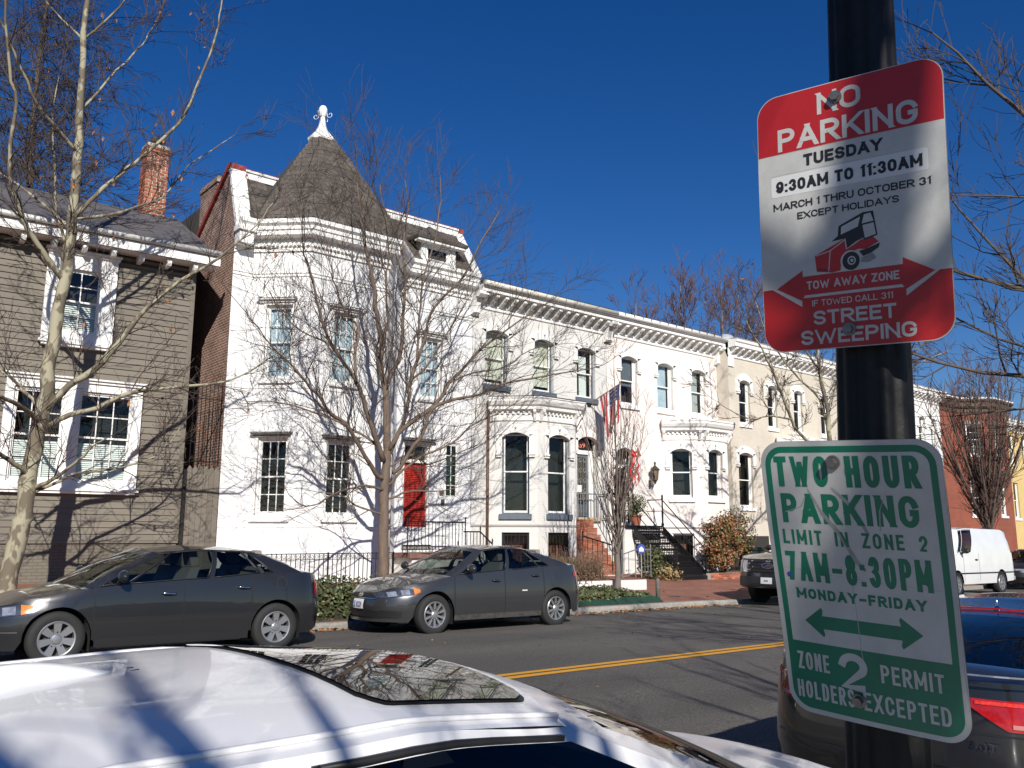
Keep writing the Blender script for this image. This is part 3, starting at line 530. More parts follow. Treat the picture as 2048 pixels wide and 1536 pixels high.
# ---------------------------------------------------------------- the two bay-fronted houses
def bay_house(name,label,x0,x1,bay,wm,tm,sillm,framem,wins,bayw,door,doorz,zcap,gutter,roofm,curt,org):
    h=empty(name,org,label,'house'); T=Fr((x0,21),(x1,21)); o=MB()
    ups=[(a-x0,b-x0,6.16,7.95) for a,b in wins]
    TB=[Fr(bay[i],bay[i+1]) for i in range(len(bay)-1)]
    wall_mb(o,T,0,T.L,5.55,9.1,ups)
    holes=[(door[0]-x0,door[1]-x0,doorz[0],doorz[1])]
    lo=Fr((x0,21),(bay[0][0],21)); wall_mb(o,lo,0,lo.L,-.6,5.55,[h_ for h_ in holes if h_[1]<=lo.L])
    if bay[-1][0]<x1-.1:
        l2=Fr((bay[-1][0],21),(x1,21)); k=bay[-1][0]-x0; wall_mb(o,l2,0,l2.L,-.6,5.55,[(a-k,b-k,c,d) for a,b,c,d in holes if a>=k-.01])
    for i,Tb in enumerate(TB):
        hs=[]
        if bayw[i]: a,b,c,d=bayw[i]; hs=[(a,b,c,d),(a,b,.42,1.54)]
        wall_mb(o,Tb,0,Tb.L,-.6,5.3,hs,.2)
    o.build('wall',wm,h)
    o=MB(); o.box(x0+.02,x1-.02,21.95,30,-.5,9.05); o.build('rear_mass',DARK,h)
    # upper windows
    for k,(a,b,c,d) in enumerate(ups):
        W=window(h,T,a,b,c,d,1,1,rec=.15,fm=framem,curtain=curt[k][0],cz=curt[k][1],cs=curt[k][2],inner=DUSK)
        hd=hood_arch(h,T,a,b,d,.13,tm,.24,.34); fleuron(h,T,(a+b)/2,d+.10,.062,IRON if tm is GTRIM else M('fleuron_pink_grey',(.55,.5,.48),.8))  # on the pink house the fleuron is a flat pinkish grey
        MB(T).box(a-.08,b+.08,-.16,.08,c-.17,c).build('window_sill',sillm,h)
    # bay windows
    for i,Tb in enumerate(TB):
        if not bayw[i]: continue
        a,b,c,d=bayw[i]
        window(h,Tb,a,b,c,d,1,1,rec=.14,fm=framem,split=.52,inner=DARK); hood_arch(h,Tb,a,b,d,.15,tm,.22,.5); fleuron(h,Tb,(a+b)/2,d+.10,.062,IRON)
        MB(Tb).box(a-.08,b+.08,-.16,.08,c-.16,c-.0).build('window_sill',sillm,h)
        wb=window(h,Tb,a,b,.42,1.54,1,1,rec=.1,fm=IRON if sillm is not WTRIM else WTRIM,sm=IRON,single=True,inner=M('lit_brick_interior',(.22,.075,.045),.9,.4,14))
        gr=MB(Tb)
        for j in range(7): s=a+.06+(b-a-.12)*j/6; gr.tube([(s,-.03,.46),(s,-.03,1.5)],.008,4)
        for j in range(5): z=.5+j*.24; gr.tube([(a+.03,-.03,z),(b-.03,-.03,z)],.007,4)
        gr.build('window_grille',IRON,wb)
    # bay canopy
    prof=[(0,4.98),(.05,5.0),(.05,5.10),(.03,5.12),(.03,5.28),(.20,5.34),(.20,5.42),(.27,5.47),(.33,5.58),(.33,5.66),(.36,5.67),(.36,5.71),(-.9,5.82)]
    MB().sweep(bay,prof).build('bay_cornice',tm if zcap else WTRIM,h)
    MB().sweep(bay,[(.365,5.705),(.365,5.735),(-.9,5.845)],False).build('bay_roof',zcap or WTRIM,h)
    bm2=bracket_mesh('bracket',[(0,.36),(.24,.36),(.24,.28),(.16,.2),(.12,.1),(.06,.0),(0,.0)],.09,tm)
    for Tb in TB: row_of(h,'bracket',bm2,Tb,[.08,Tb.L-.08],4.97)
    d2=MB()
    for Tb in TB:
        k=int(Tb.L/.16); d2.T=Tb
        for j in range(k): q=(j+.5)*Tb.L/k; d2.box(q-.035,q+.035,.03,.10,5.20,5.29)
    d2.T=None; tag(d2.build('dentils',tm,h),kind='stuff')
    # main cornice
    cp_=[(0,8.56),(.05,8.58),(.05,8.62),(.03,8.63),(.03,8.68),(.05,8.69),(.05,8.73),(.02,8.74),(.02,9.0),(.50,9.02),(.50,9.14),(.54,9.16),(.54,9.22),(-.3,9.3)]
    MB().sweep([(x0,21),(x1,21)],cp_).build('cornice',tm,h)
    bm3=bracket_mesh('bracket',[(d,z) for d,z in BR_PROF],.13,tm); n=15; row_of(h,'bracket',bm3,T,[.28+(T.L-.56)*i/(n-1) for i in range(n)],8.70)
    sk=MB(T);  # raised half discs stand for the sunlit frieze between bracket shadows
    for i in range(n-1):
        s=.28+(T.L-.56)*(i+.5)/(n-1); sk.prism([(s+.135*math.cos(k*PI/8),8.86+.10*math.sin(k*PI/8)) for k in range(9)],1,.018,.045)
    tag(sk.build('lit_frieze_discs',tm,h),kind='stuff')
    for sx in (0.02,T.L-.02):
        e=MB(T); e.prism([(.0,9.0),(.50,9.0),(.52,8.9),(.42,8.82),(.30,8.85),(.22,8.70),(.16,8.45),(.20,8.36),(.10,8.30),(0,8.30)],0,sx-.13,sx+.13); e.build('corner_bracket',tm,h)
    gt=MB(T); gt.tube([(0,.60,9.26),(T.L,.60,9.26)],.085,8); gt.build('gutter',gutter,h,True)
    rf=MB(T); rf.quad((0,.55,9.32),(T.L,.55,9.32),(T.L,-7,9.75),(0,-7,9.75)); rf.build('roof',roofm,h)
    MB().sweep(bay,[(.03,-.6),(.03,1.70),(.05,1.72),(.05,1.755),(0,1.77)],False).build('water_table',wm,h) if False else None
    wt=MB(); wt.sweep(bay,[(0,1.71),(.03,1.72),(.03,1.77),(0,1.78)],False); wt.T=lo; wt.box(0,lo.L,-.02,.03,1.72,1.77); wt.T=None; wt.build('water_table',M('grey_line',(.32,.31,.29),.8),h)
    return h,T,TB
GB=[(16.66,21),(17.74,19.92),(19.37,19.92),(20.45,21)]; PB=[(24.92,21),(25.98,19.94),(27.50,19.94),(28.42,20.86)]
BROWNM=M('brown_metal_roof',(.07,.05,.04),.5,.3,6)
hg,TG,TGB=bay_house('bay_house','pale grey brick house with blue grey sills and brick front steps',15.97,22.0,GB,GWALL,GTRIM,BLUEG,BLUEG,[(16.46,17.40),(18.52,19.42),(20.52,21.42)],[(.41,1.26,2.10,4.62),(.42,1.34,2.10,4.60),None],(20.49,21.50),(2.06,4.82),BROWNM,M('cream_gutter',(.62,.60,.53),.45,.1,4),M('dark_roof',(.06,.055,.05),.8),[(BLIND,(.12,.97),(0,1)),(BLIND,(.12,.97),(0,1)),(M('pale_curtain',(.6,.6,.58),.9),(0,.85),(.35,.8))],(19,23,0))
hp,TP,TPB=bay_house('bay_house','pale pink brick house with white hoods, wall lantern and black iron stair',22.01,28.44,PB,PWALL,WTRIM,WTRIM,WTRIM,[(22.73,23.62),(24.75,25.66),(26.78,27.67)],[(.30,1.10,2.84,4.66),(.28,1.15,2.84,4.66),None],(22.38,23.30),(1.90,4.55),None,WTRIM,M('white_metal_roof',(.7,.7,.7),.5),[(M('dark_curtain',(.10,.11,.13),.9),(.4,1),(0,1)),(CURT,(.0,.97),(.1,.9)),(M('grey_curtain',(.35,.37,.36),.9),(0,.97),(.05,.8))],(25,23,0))
# grey house: tile edge, downpipe, grille door, house number
te=MB(TG)
for i in range(46): s=.05+i*.129; te.prism([(s,9.36),(s+.055,9.42),(s+.11,9.36)],1,.30,.52)
tag(te.build('tile_edge',M('dark_tile',(.03,.025,.025),.7),hg),kind='stuff')
dpg=MB(); dpg.tube([(16.56,20.93,5.5),(16.56,20.93,-.2)],.045,8); dpg.build('downpipe',RUSTP,hg,True)
a,b=20.49-15.97,21.5-15.97; ad=a+.02; bd=a+.76
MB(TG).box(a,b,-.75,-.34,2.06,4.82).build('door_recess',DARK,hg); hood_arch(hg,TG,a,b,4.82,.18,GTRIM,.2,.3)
dg=MB(TG); dg.box(ad,ad+.07,-.30,-.25,2.10,4.20); dg.box(bd-.07,bd,-.30,-.25,2.10,4.20); dg.box(ad+.07,bd-.07,-.30,-.25,4.12,4.20); dg.box(ad+.07,bd-.07,-.30,-.25,2.10,2.50); door=dg.build('door',BLUEG,hg)
gi=MB(TG); w_=bd-ad-.14
for j in range(7): s=ad+.09+(w_-.04)*j/6; gi.tube([(s,-.26,2.5),(s,-.26,4.12)],.009,5)
for cz_ in (2.62,2.95,3.3,3.65,4.0):
    for j in range(3):
        s=ad+.07+w_*(j+.5)/3; P=[(s+.09*math.cos(t*.5)*(1-t/20),-.25,cz_+.11*math.sin(t*.5)*(1-t/20)) for t in range(15)]; gi.tube(P,.008,4)
gi.build('door_grille',M('grey_iron',(.26,.24,.21),.5),door); MB(TG).box(ad+.1,ad+.42,-.245,-.24,2.92,3.16).build('notice',M('paper',(.65,.66,.65),.8,.25,40),door)
MB(TG).box(ad+.2,bd-.2,-.252,-.235,2.22,2.32).build('letter_slot',M('slot_bronze',(.16,.13,.09),.4),door)
MB(TG).box(ad,b,-.32,-.2,4.22,4.36).box(bd,bd+.16,-.32,-.2,2.06,4.22).box(bd+.16,b,-.3,-.24,2.06,4.22).build('door_frame',GTRIM,hg); MB(TG).box(ad,ad+.72,-.3,-.26,4.38,4.74).build('transom_pane',M('transom_dark',(.02,.012,.01),.15),hg)
lettering(hg,'house_number','2459',M('gilt_red',(.75,.22,.16),.5),lambda x,y:TG(x,-.255,y),ad+.05,ad+.62,4.45,4.64,.01)
MB(TG).box(a-.06,b+.02,-.3,.12,1.93,2.06).build('door_sill',M('tan_sill',(.42,.33,.2),.7,.2,8),hg)
# pink house: door, skylight, lantern
a,b=22.38-22.01,23.30-22.01
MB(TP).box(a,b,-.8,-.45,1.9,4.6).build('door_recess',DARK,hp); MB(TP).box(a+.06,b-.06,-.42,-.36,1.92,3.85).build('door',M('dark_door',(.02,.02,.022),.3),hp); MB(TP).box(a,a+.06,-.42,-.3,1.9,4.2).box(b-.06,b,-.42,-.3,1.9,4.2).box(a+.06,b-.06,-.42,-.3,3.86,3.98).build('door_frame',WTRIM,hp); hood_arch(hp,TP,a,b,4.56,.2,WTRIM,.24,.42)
skm=MB(); skm.prism([(28.0-3+.0*i,0) for i in ()] or [(24.6,9.5),(24.7,9.85),(25.0,10.0),(27.2,10.0),(27.5,9.85),(27.6,9.5)],1,23.6,25); skm.build('skylight',M('skylight_grey',(.42,.44,.46),.35,.1,2),hp)
hk=MB(TP)
for i in range(13): s=.3+i*.47; hk.box(s-.012,s+.012,.5,.7,9.34,9.37); hk.box(s-.012,s+.012,.68,.71,9.25,9.37)
tag(hk.build('gutter_hooks',M('hook_dark',(.12,.12,.12),.5),hp),kind='stuff')
LB=M('lantern_bronze',(.05,.04,.03),.45)
la=empty('wall_lantern',(24.17,20.75,3.3),'dark bronze wall lantern beside the pink house door','lantern')
m=MB(); m.lathe([(.05,3.42),(.10,3.46),(.14,3.80),(.16,3.82)],(24.17,20.72,0),6); m.build('glass_body',MGLASS('lantern_glass',(.55,.5,.42)),la)
m=MB()
for k in range(6): an=k*PI/3; m.tube([(24.17+.10*math.cos(an),20.72+.10*math.sin(an),3.46),(24.17+.14*math.cos(an),20.72+.14*math.sin(an),3.80)],.008,4)
m.lathe([(.19,3.80),(.17,3.84),(.08,3.93),(.03,3.97),(.03,4.04),(.05,4.06),(.01,4.12)],(24.17,20.72,0),6); m.lathe([(.02,3.30),(.06,3.40),(.11,3.455)],(24.17,20.72,0),6); m.tube([(24.17,20.72,3.33),(24.17,20.85,3.22),(24.17,21.0,3.3)],.014,5); m.box(24.12,24.22,20.975,20.998,3.15,3.45); m.build('frame',LB,la)
# ---------------------------------------------------------------- further houses down the row
def far_house(name,label,x0,x1,y,zc,wm,tm,ups,lows,canopy=None,org=None,lowz=(2.57,4.75),upz=(5.92,7.72),arched=True,gutter=None):
    h=empty(name,org or ((x0+x1)/2,y+2,0),label,'house'); T=Fr((x0,y),(x1,y)); o=MB()
    U=[(a-x0,b-x0)+upz for a,b in ups]; Lw=[(a-x0,b-x0)+lowz for a,b in lows]; wall_mb(o,T,0,T.L,-1.2,zc-.2,U+Lw); o.T=T; o.quad((0,0,-1),(0,-8,-1),(0,-8,zc),(0,0,zc)); o.quad((T.L,0,-1),(T.L,-8,-1),(T.L,-8,zc),(T.L,0,zc)); o.T=None; o.build('wall',wm,h)
    MB().box(x0+.02,x1-.02,y+.7,y+8,-1,zc-.3).build('rear_mass',DARK,h)
    for a,b,c,d in U+Lw:
        window(h,T,a,b,c,d,1,1,rec=.13,inner=DUSK)
        if arched: hood_arch(h,T,a,b,d,.12,tm,.22,.34)
        MB(T).box(a-.06,b+.06,-.14,.06,c-.14,c).build('window_sill',tm,h)
    z=zc
    MB().sweep([(x0,y),(x1,y)],[(0,z-.78),(.05,z-.76),(.05,z-.70),(.02,z-.69),(.02,z-.40),(.42,z-.38),(.42,z-.24),(.48,z-.2),(.5,z-.1),(-.3,z)]).build('cornice',tm,h)
    bm3=bracket_mesh('bracket',[(d*.85,q*.85) for d,q in BR_PROF],.12,tm); n=int(T.L/.42); row_of(h,'bracket',bm3,T,[.2+(T.L-.4)*i/(n-1) for i in range(n)],z-.66)
    rf=MB(T); rf.quad((0,.48,z-.05),(T.L,.48,z-.05),(T.L,-8,z+.3),(0,-8,z+.3)); rf.build('roof',M('white_metal_roof',(.7,.7,.7),.5),h)
    if canopy:
        MB().sweep([(canopy[0],y),(canopy[0]+.8,y-.8),(canopy[1]-.8,y-.8),(canopy[1],y)],[(0,5.0),(.05,5.02),(.05,5.15),(.25,5.22),(.3,5.4),(.3,5.5),(-.8,5.6)]).build('bay_cornice',tm,h)
        w2=MB(); P=[(canopy[0],y),(canopy[0]+.8,y-.8),(canopy[1]-.8,y-.8),(canopy[1],y)]
        for i in range(3): Tb=Fr(P[i],P[i+1]); wall_mb(w2,Tb,0,Tb.L,-1.2,5.1,[(Tb.L/2-.36,Tb.L/2+.36,2.6,4.6)],.15)
        w2.build('bay_wall',wm,h)
        for i in range(2): Tb=Fr(P[i],P[i+1]); window(h,Tb,Tb.L/2-.36,Tb.L/2+.36,2.6,4.6,1,1,rec=.1); hood_arch(h,Tb,Tb.L/2-.36,Tb.L/2+.36,4.6,.1,tm,.15,.3)
    return h,T
hb,TBe=far_house('row_house','beige brick house with white window hoods next to the pink house',28.45,36.95,20.44,9.35,BWALL,WTRIM,[(29.12,29.86),(31.12,31.80),(33.08,33.76),(35.25,35.95)],[(28.9,29.85)],(31.6,35.2))
MB(TBe).box(0,.35,-.0,.06,8.2,9.3).build('corner_pilaster',WTRIM,hb)
bd_=MB(); bd_.lathe([(.42,9.3),(.42,9.42),(.3,9.58),(.12,9.66),(0.01,9.68)],(29.0,20.9,0),14); bd_.build('dome_cap',M('pale_dome',(.33,.36,.39),.5),hb,True)
lettering(hb,'house_number','2455',M('number_dark',(.05,.05,.05),.6),lambda x,y:TBe(x-28.45,.004,y),29.36,29.90,1.58,1.74,.01)
MB(TBe).box(.55,2.3,-.6,.004,-.6,1.45).build('basement_shade_panel',DUSK,hb)  # flat dark block on the wall stands for a shaded recess
far_house('row_house','cream brick row house behind the signpost',36.97,43.2,20.6,9.3,M('cream_wall',(.62,.57,.48),.7,.1,2),WTRIM,[(37.7,38.4),(39.7,40.4),(41.7,42.4)],[(37.7,38.5),(41.6,42.4)])
far_house('row_house','white row house with bracketed cornice beside the red brick bay',43.22,47.9,20.7,9.3,M('white_wall_far',(.72,.72,.69),.65,.05,2),WTRIM,[(43.9,44.6),(45.3,46.0),(46.7,47.3)],[(43.9,44.6),(46.3,47.1)])
# red brick bay house
hr=empty('brick_bay_house',(52,23,0),'red brick house with full height bay behind the bare vase shaped tree','house')
PR=[(47.92,21),(50.6,21),(51.85,19.75),(54.4,19.75),(55.6,21)]; o=MB(); TR=[Fr(PR[i],PR[i+1]) for i in range(4)]; hs={1:[(.5,1.3,6.0,7.75),(.5,1.3,2.6,4.6)],2:[(.7,1.5,6.0,7.75),(.7,1.5,2.6,4.6)]}
for i,T_ in enumerate(TR): wall_mb(o,T_,0,T_.L,-1.5,9.0,hs.get(i,()))
o.build('wall',RBRICKX,hr); MB().box(47.95,55.55,21.6,29,-1,8.9).build('rear_mass',DARK,hr)
for i,l in hs.items():
    for a,b,c_,e in l:
        window(hr,TR[i],a,b,c_,e,2,2,rec=.08,inner=DUSK); MB(TR[i]).box(a-.08,b+.08,-.02,.05,e+.0,e+.2).build('lintel',GREYC,hr); MB(TR[i]).box(a-.06,b+.06,-.1,.06,c_-.12,c_).build('window_sill',WTRIM,hr)
MB().sweep(PR,[(0,8.4),(.06,8.42),(.06,8.6),(.3,8.75),(.3,8.95),(.45,9.05),(.45,9.2),(-.5,9.3)]).build('cornice',M('brown_cornice',(.10,.065,.045),.6,.3,5),hr)
MB().sweep(PR,[(.455,9.15),(.46,9.22),(-.6,9.42)],False).build('roof_edge',WTRIM,hr); MB().box(48,55.5,20.9,29,9.2,9.36).build('roof',SHINGLE,hr)
for cx in (49.2,54.9): MB().box(cx,cx+.7,24,24.6,9.2,10.7).box(cx-.05,cx+.75,23.95,24.65,10.5,10.6).build('chimney',RBRICK,hr)
far_house('row_house','yellow rendered house at the far end of the row',55.62,62.5,21.0,8.7,M('yellow_render',(.58,.44,.19),.8,.08,2),WTRIM,[(56.2,57.0),(58.0,58.8),(60,60.8)],[(56.2,57.0),(58.0,58.8)],arched=False)
# ---------------------------------------------------------------- passage gate between the two near houses
gt=empty('side_gate',(7.7,21,.3),'taupe plank gate topped by a tall iron bar screen in the passage','gate')
for i in range(6):
    x=7.34+i*.135; pk=MB(); z1=3.02+rnd.uniform(-.01,.01); pk.prism([(x,-.2),(x+.128,-.2),(x+.128,z1),(x+.064,z1+.09),(x,z1)],1,20.98,21.01); pk.build('plank',TAUPE,gt)
MB().box(7.30,8.16,21.012,21.06,.5,.62).box(7.30,8.16,21.012,21.06,2.5,2.62).build('ledge',TAUPE,gt)
for i in range(8): x=7.42+i*.1; MB().tube([(x,21.09,2.6),(x,21.09,5.15),(x,21.09,5.25)],[.011,.011,.002],5).build('bar',IRON,gt)
MB().tube([(7.36,21.09,4.78),(8.15,21.09,4.78)],.011,5).tube([(7.36,21.09,3.22),(8.15,21.09,3.22)],.011,5).build('cross_bar',IRON,gt)
MB().box(7.24,7.315,20.9,21.1,-.2,3.0).build('post',M('gap_black',(.012,.011,.01),.8),gt)  # black upright stands for the dark gap beside the clapboard house
# ---------------------------------------------------------------- iron fence before the white house
def finial(mb,x,y,z,s=1): mb.lathe([(.008*s,z),(.022*s,z+.02*s),(.014*s,z+.04*s),(.024*s,z+.06*s),(.016*s,z+.085*s),(.002,z+.12*s)],(x,y,0),6)
fe=empty('iron_fence',(9.9,18.5,.2),'low black iron fence with ring frieze before the white house','fence'); Tf=Fr((8.1,18.5),(11.68,18.5)); zb=.18
n=31; pm=MB(); pm.tube([(0,0,0),(0,0,.83)],.012,5); pme=pm.mesh('picket',IRON); rm=MB(); rm.tube([(.035*math.cos(t*PI/4),0,.035*math.sin(t*PI/4)) for t in range(9)],.006,4); rme=rm.mesh('ring',IRON)
for i in range(n):
    link('picket',pme,fe,Tf.mat(.03+i*(Tf.L-.06)/(n-1),0,zb))
    if i<n-1: link('ring',rme,fe,Tf.mat(.03+(i+.5)*(Tf.L-.06)/(n-1),0,zb+.77))
MB(Tf).box(0,Tf.L,-.012,.012,zb+.83,zb+.85).build('top_rail',IRON,fe); MB(Tf).box(0,Tf.L,-.01,.01,zb+.70,zb+.715).build('rail',IRON,fe); MB(Tf).box(0,Tf.L,-.01,.01,zb+.08,zb+.10).build('rail',IRON,fe)
for s_ in (.0,Tf.L*.5,Tf.L): MB(Tf).box(s_-.016,s_+.016,-.016,.016,-.2,zb+.87).build('post',IRON,fe)
# ---------------------------------------------------------------- landing and rail at the red door
lg=empty('door_landing',(14,20.4,0),'stone landing with brick edge and steps under the red door','steps')
MB().box(13.05,15.05,19.85,20.94,.84,.97).build('landing_slab',M('brown_stone',(.20,.10,.075),.8,.3,8),lg); MB().box(13.2,15.0,19.95,20.94,-.3,.838).build('landing_base',WHITE,lg)
for i in range(4): MB().box(15.05+i*.24,15.05+(i+1)*.24,19.95,20.94,-.3,.97-(i+1)*.2).build('step',GREYC,lg)
def rail(name,label,pts,zs,hgt,mat=IRON,sp=.11,group=None,newels=(),balls=True):           # pts plan, zs base heights
    e=empty(name,(pts[0][0],pts[0][1],zs[0]),label,'railing',group); top=[];bot=[]
    for (x,y),z in zip(pts,zs): top.append((x,y,z+hgt)); bot.append((x,y,z+.1))
    MB().tube(top,.022,6).build('handrail',mat,e); MB().tube(bot,.014,4).build('lower_rail',mat,e)
    for a,b in zip(range(len(pts)-1),range(1,len(pts))):
        A,B=Vector(top[a]),Vector(top[b]); C_,D_=Vector(bot[a]),Vector(bot[b]); L=(Vector(pts[b])-Vector(pts[a])).length; n=max(1,int(L/sp))
        for i in range(1,n): f=i/n; MB().tube([C_.lerp(D_,f),A.lerp(B,f)],.0105,4).build('baluster',mat,e)
    for k in newels:
        x,y=pts[k]; m=MB(); m.tube([(x,y,zs[k]-.05),(x,y,zs[k]+hgt+.04)],.017,6); finial(m,x,y,zs[k]+hgt+.03,1.2); m.build('newel',mat,e)
    return e
rail('landing_railing','black iron railing across the landing before the red door',[(13.0,19.9),(14.95,19.9)],[.97,.97],.84,newels=(0,1))
rail('step_railing','short black iron railing stepping down right of the red door',[(14.85,19.85),(15.45,19.85),(15.9,19.85)],[.75,.75,.4],.80,newels=(1,2))
# ---------------------------------------------------------------- brick stoop of the grey house, its flight running along the front
st=empty('brick_stoop',(20,20.4,0),'red brick stoop climbing along the front to the iron grille door','steps'); X0=19.40; Y0,Y1=19.88,20.97; NS=8; RZ=.2155; ZB=.20; XL=20.12; TD_=.16
core=MB()
for i in range(NS): core.box(X0+.012,XL+(NS-1-i)*TD_-.012,Y0+.014,Y1,-.3 if i==0 else ZB+i*RZ-.008,ZB+(i+1)*RZ-.008)
core.build('stoop_core',MORTAR,st)
for i in range(NS):
    xe=XL+(NS-1-i)*TD_
    brick_run(st,(X0,Y0),(xe,Y0),ZB+i*RZ+.004,3,gap=.0138,bh=.058,jit=.005); brick_run(st,(xe,Y0),(xe,Y1),ZB+i*RZ+.004,3,gap=.0138,bh=.058)
MB().box(X0,XL+.02,Y0-.02,20.96,1.928,1.965).build('landing_slab',BRICKP,st)
GR_=M('grey_rail',(.17,.17,.18),.4)
rail('stoop_railing','grey iron railing along the flight of the brick stoop',[(20.25,19.97),(21.35,19.97)],[1.93,.42],.95,GR_,.13,newels=(0,1))
rail('landing_railing','thin grey iron railing across the back of the brick stoop landing',[(20.3,20.9),(21.9,20.9)],[1.93,1.93],.92,GR_,.12,newels=(0,1))
rail('area_railing','short dark iron railing at the foot of the brick stoop',[(18.75,19.0),(19.3,18.3)],[.72,.45],.72,IRON,.13,newels=(0,1))
tr=MB(); tr.add([(x,y,walk_z(x,y)+h) for x in (13.4,18.4) for y,h in ((16.25,-.1),(16.25,.27),(16.33,.28),(18.9,.16))],[(0,1,5,4),(1,2,6,5),(2,3,7,6),(0,3,2,1),(4,5,6,7)]); ter=tr.build('terrace',PAVE,None); tag(ter,'raised brick terrace behind a low white edge at the stoop','terrace')
wm_=MB(); wm_.add([(x,y,walk_z(x,16.25)+h) for x in (13.38,18.42) for y,h in ((16.19,-.1),(16.19,.265),(16.245,.265),(16.245,-.1))],[(0,1,5,4),(1,2,6,5),(2,3,7,6),(0,3,2,1),(4,5,6,7)]); wm_.build('white_edge',WHITE,ter)
# ---------------------------------------------------------------- white landing block and iron stair of the pink house
lb=empty('white_landing',(22.9,20.7,0),'white painted landing block with a dark under door beside the iron stair','steps')
MB().box(22.15,24.0,20.42,20.99,-.3,1.74).build('landing_base',WHITE,lb); MB().box(22.13,22.15,20.5,20.9,.0,1.45).build('under_door',M('dark_under_door',(.03,.03,.03),.6),lb)
ist=empty('iron_stair',(23.4,19.3,0),'black cast iron stair with pierced risers up to the pink house','stair'); xa,xb=22.50,24.02
MB().box(22.14,24.06,20.28,20.99,1.745,1.80).build('platform',IRON,ist); N=8
for i in range(N):
    z=1.80-(i+1)*.2; y=20.28-i*.235; wid=(.0,.0) if i<5 else (.11*(i-4),.03*(i-4))
    MB().box(xa-wid[0],xb+wid[1],y-.26,y,z-.025,z).build('tread',IRON,ist)
    r=MB(); zt=z+.175; r.box(xa,xb,y-.012,y,z,z+.03); r.box(xa,xb,y-.012,y,zt-.03,zt); r.box(xa,xb,y-.012,y,z+.085,z+.105); k=17
    for j in range(k+1): q=xa+(xb-xa)*j/k; r.box(max(xa,q-.014),min(xb,q+.014),y-.012,y,z+.03,zt-.03)
    if i>=5: r=MB(); r.box(xa-wid[0],xb+wid[1],y-.016,y,z,zt)
    r.build('riser',IRON,ist)
for x in (xa-.02,xb): 
    m=MB(); m.prism([(20.3,1.80),(20.3,1.50),(18.42,-.05),(18.30,.18),(18.42,.24)],0,x,x+.02); m.build('stringer',IRON,ist)
    m=MB(); top=[(x,20.98,2.72),(x,20.3,2.72),(x,18.45,1.0)]; mid=[(x,20.98,2.32),(x,20.3,2.32),(x,18.45,.62)]
    m.tube(top,.022,6); m.tube(mid,.016,6); m.build('handrail',IRON,ist)
    m=MB(); m.lathe([(.05,1.8),(.055,1.86),(.03,1.92),(.04,2.3),(.028,2.35),(.028,2.72),(.045,2.76),(.03,2.8),(.04,2.85),(.005,2.92)],(x+.01,20.3,0),8); m.build('newel',IRON,ist)
    m=MB(); m.lathe([(.06,.0),(.06,.1),(.035,.14),(.035,1.0),(.05,1.04),(.005,1.12)],(x+.01,18.45,0),8); m.build('newel',IRON,ist)
MB().box(xa-.42,xb+.12,18.1,18.42,-.15,.17).build('base_step',IRON,ist)
ap=Vector((23.0,18.6,0))
rail('area_railing','low grey iron railing round the area below the iron stair',[(19.72,18.3),(20.05,18.05),(20.75,18.05)],[.1,.25,.25],.78,M('grey_rail',(.17,.17,.18),.4),.14,newels=(0,1,2))
sg=empty('security_sign',(20.2,17.95,.3),'blue octagonal security sign on a short stake by the iron stair','sign'); MB().tube([(20.2,17.95,.2),(20.2,17.95,.95)],.01,5).build('stake',M('stake',(.4,.4,.4),.5),sg)
m=MB(); P=[(.13*math.cos(k*PI/4+PI/8),.15*math.sin(k*PI/4+PI/8)) for k in range(8)]; Ts=Fr((20.2,17.94),(20.85,17.5)); m.T=Ts; m.prism(P,1,0,.012); 
m.v=[(v[0],v[1],v[2]+1.06) for v in m.v]; m.build('plate',M('sign_blue',(.03,.06,.30),.4),sg)
m=MB(Ts); m.prism([(-.07,.98),(.07,.98),(.07,1.06),(.0,1.13),(-.07,1.06)],1,.013,.016); m.build('house_mark',M('sign_white',(.75,.75,.75),.5),sg)
# ---------------------------------------------------------------- brick planter
pl=empty('brick_planter',(26.5,18,0),'low red brick planter wall below the red leaved bush','planter'); px0,px1,py=23.62,27.6,17.95; c=MB()
c.add([(x,y,z) for x in (px0,px1) for y,z in ((py+.012,-.4),(py+.012,.23),(py+.2,.23),(py+.2,-.4))],[(0,1,5,4),(1,2,6,5),(2,3,7,6),(0,3,2,1),(4,5,6,7)]); c.build('wall_core',MORTAR,pl)
brick_run(pl,(px0,py),(px1,py),-.13,5); MB().box(px0+.1,px1,py+.2,20.4,-.4,.19).build('soil',EARTH,pl)
# ---------------------------------------------------------------- flag
fl=empty('flag',(21.1,20.98,5.97),'striped red white and blue flag hanging from a slanted wall pole','flag'); A=Vector((21.08,20.98,5.97)); B=Vector((21.08,19.5,6.50))
MB().tube([A,B],.016,6).build('pole',M('pole_wood',(.25,.16,.09),.5),fl); m=MB(); m.lathe([(.0,0),(.03,.02),(.03,.05),(.0,.07)],tuple(B),8); m.build('pole_ball',M('gilt',(.6,.45,.1),.3,metal=1),fl); MB().box(21.0,21.16,20.95,20.995,5.88,6.04).build('pole_socket',IRON,fl)
FR_,FW_,FB_=M('flag_red',(.42,.025,.03),.8),M('flag_white',(.68,.66,.64),.8),M('flag_blue',(.025,.035,.13),.8); nu,nv=26,20; g=[]
for j in range(nv+1):
    v=j/nv; row=[]
    for i in range(nu+1):
        u=i/nu; P=A.lerp(B,.36+.64*u); squeeze=1-.36*v**.7; c0=A.lerp(B,.62); yy=c0.y+(P.y-c0.y)*squeeze; row.append((P.x+.10*v**.6*math.sin(u*13+v*1.5)+.03*v,yy,P.z-v*(1.42+.12*math.sin(u*5))))
    g.append(row)
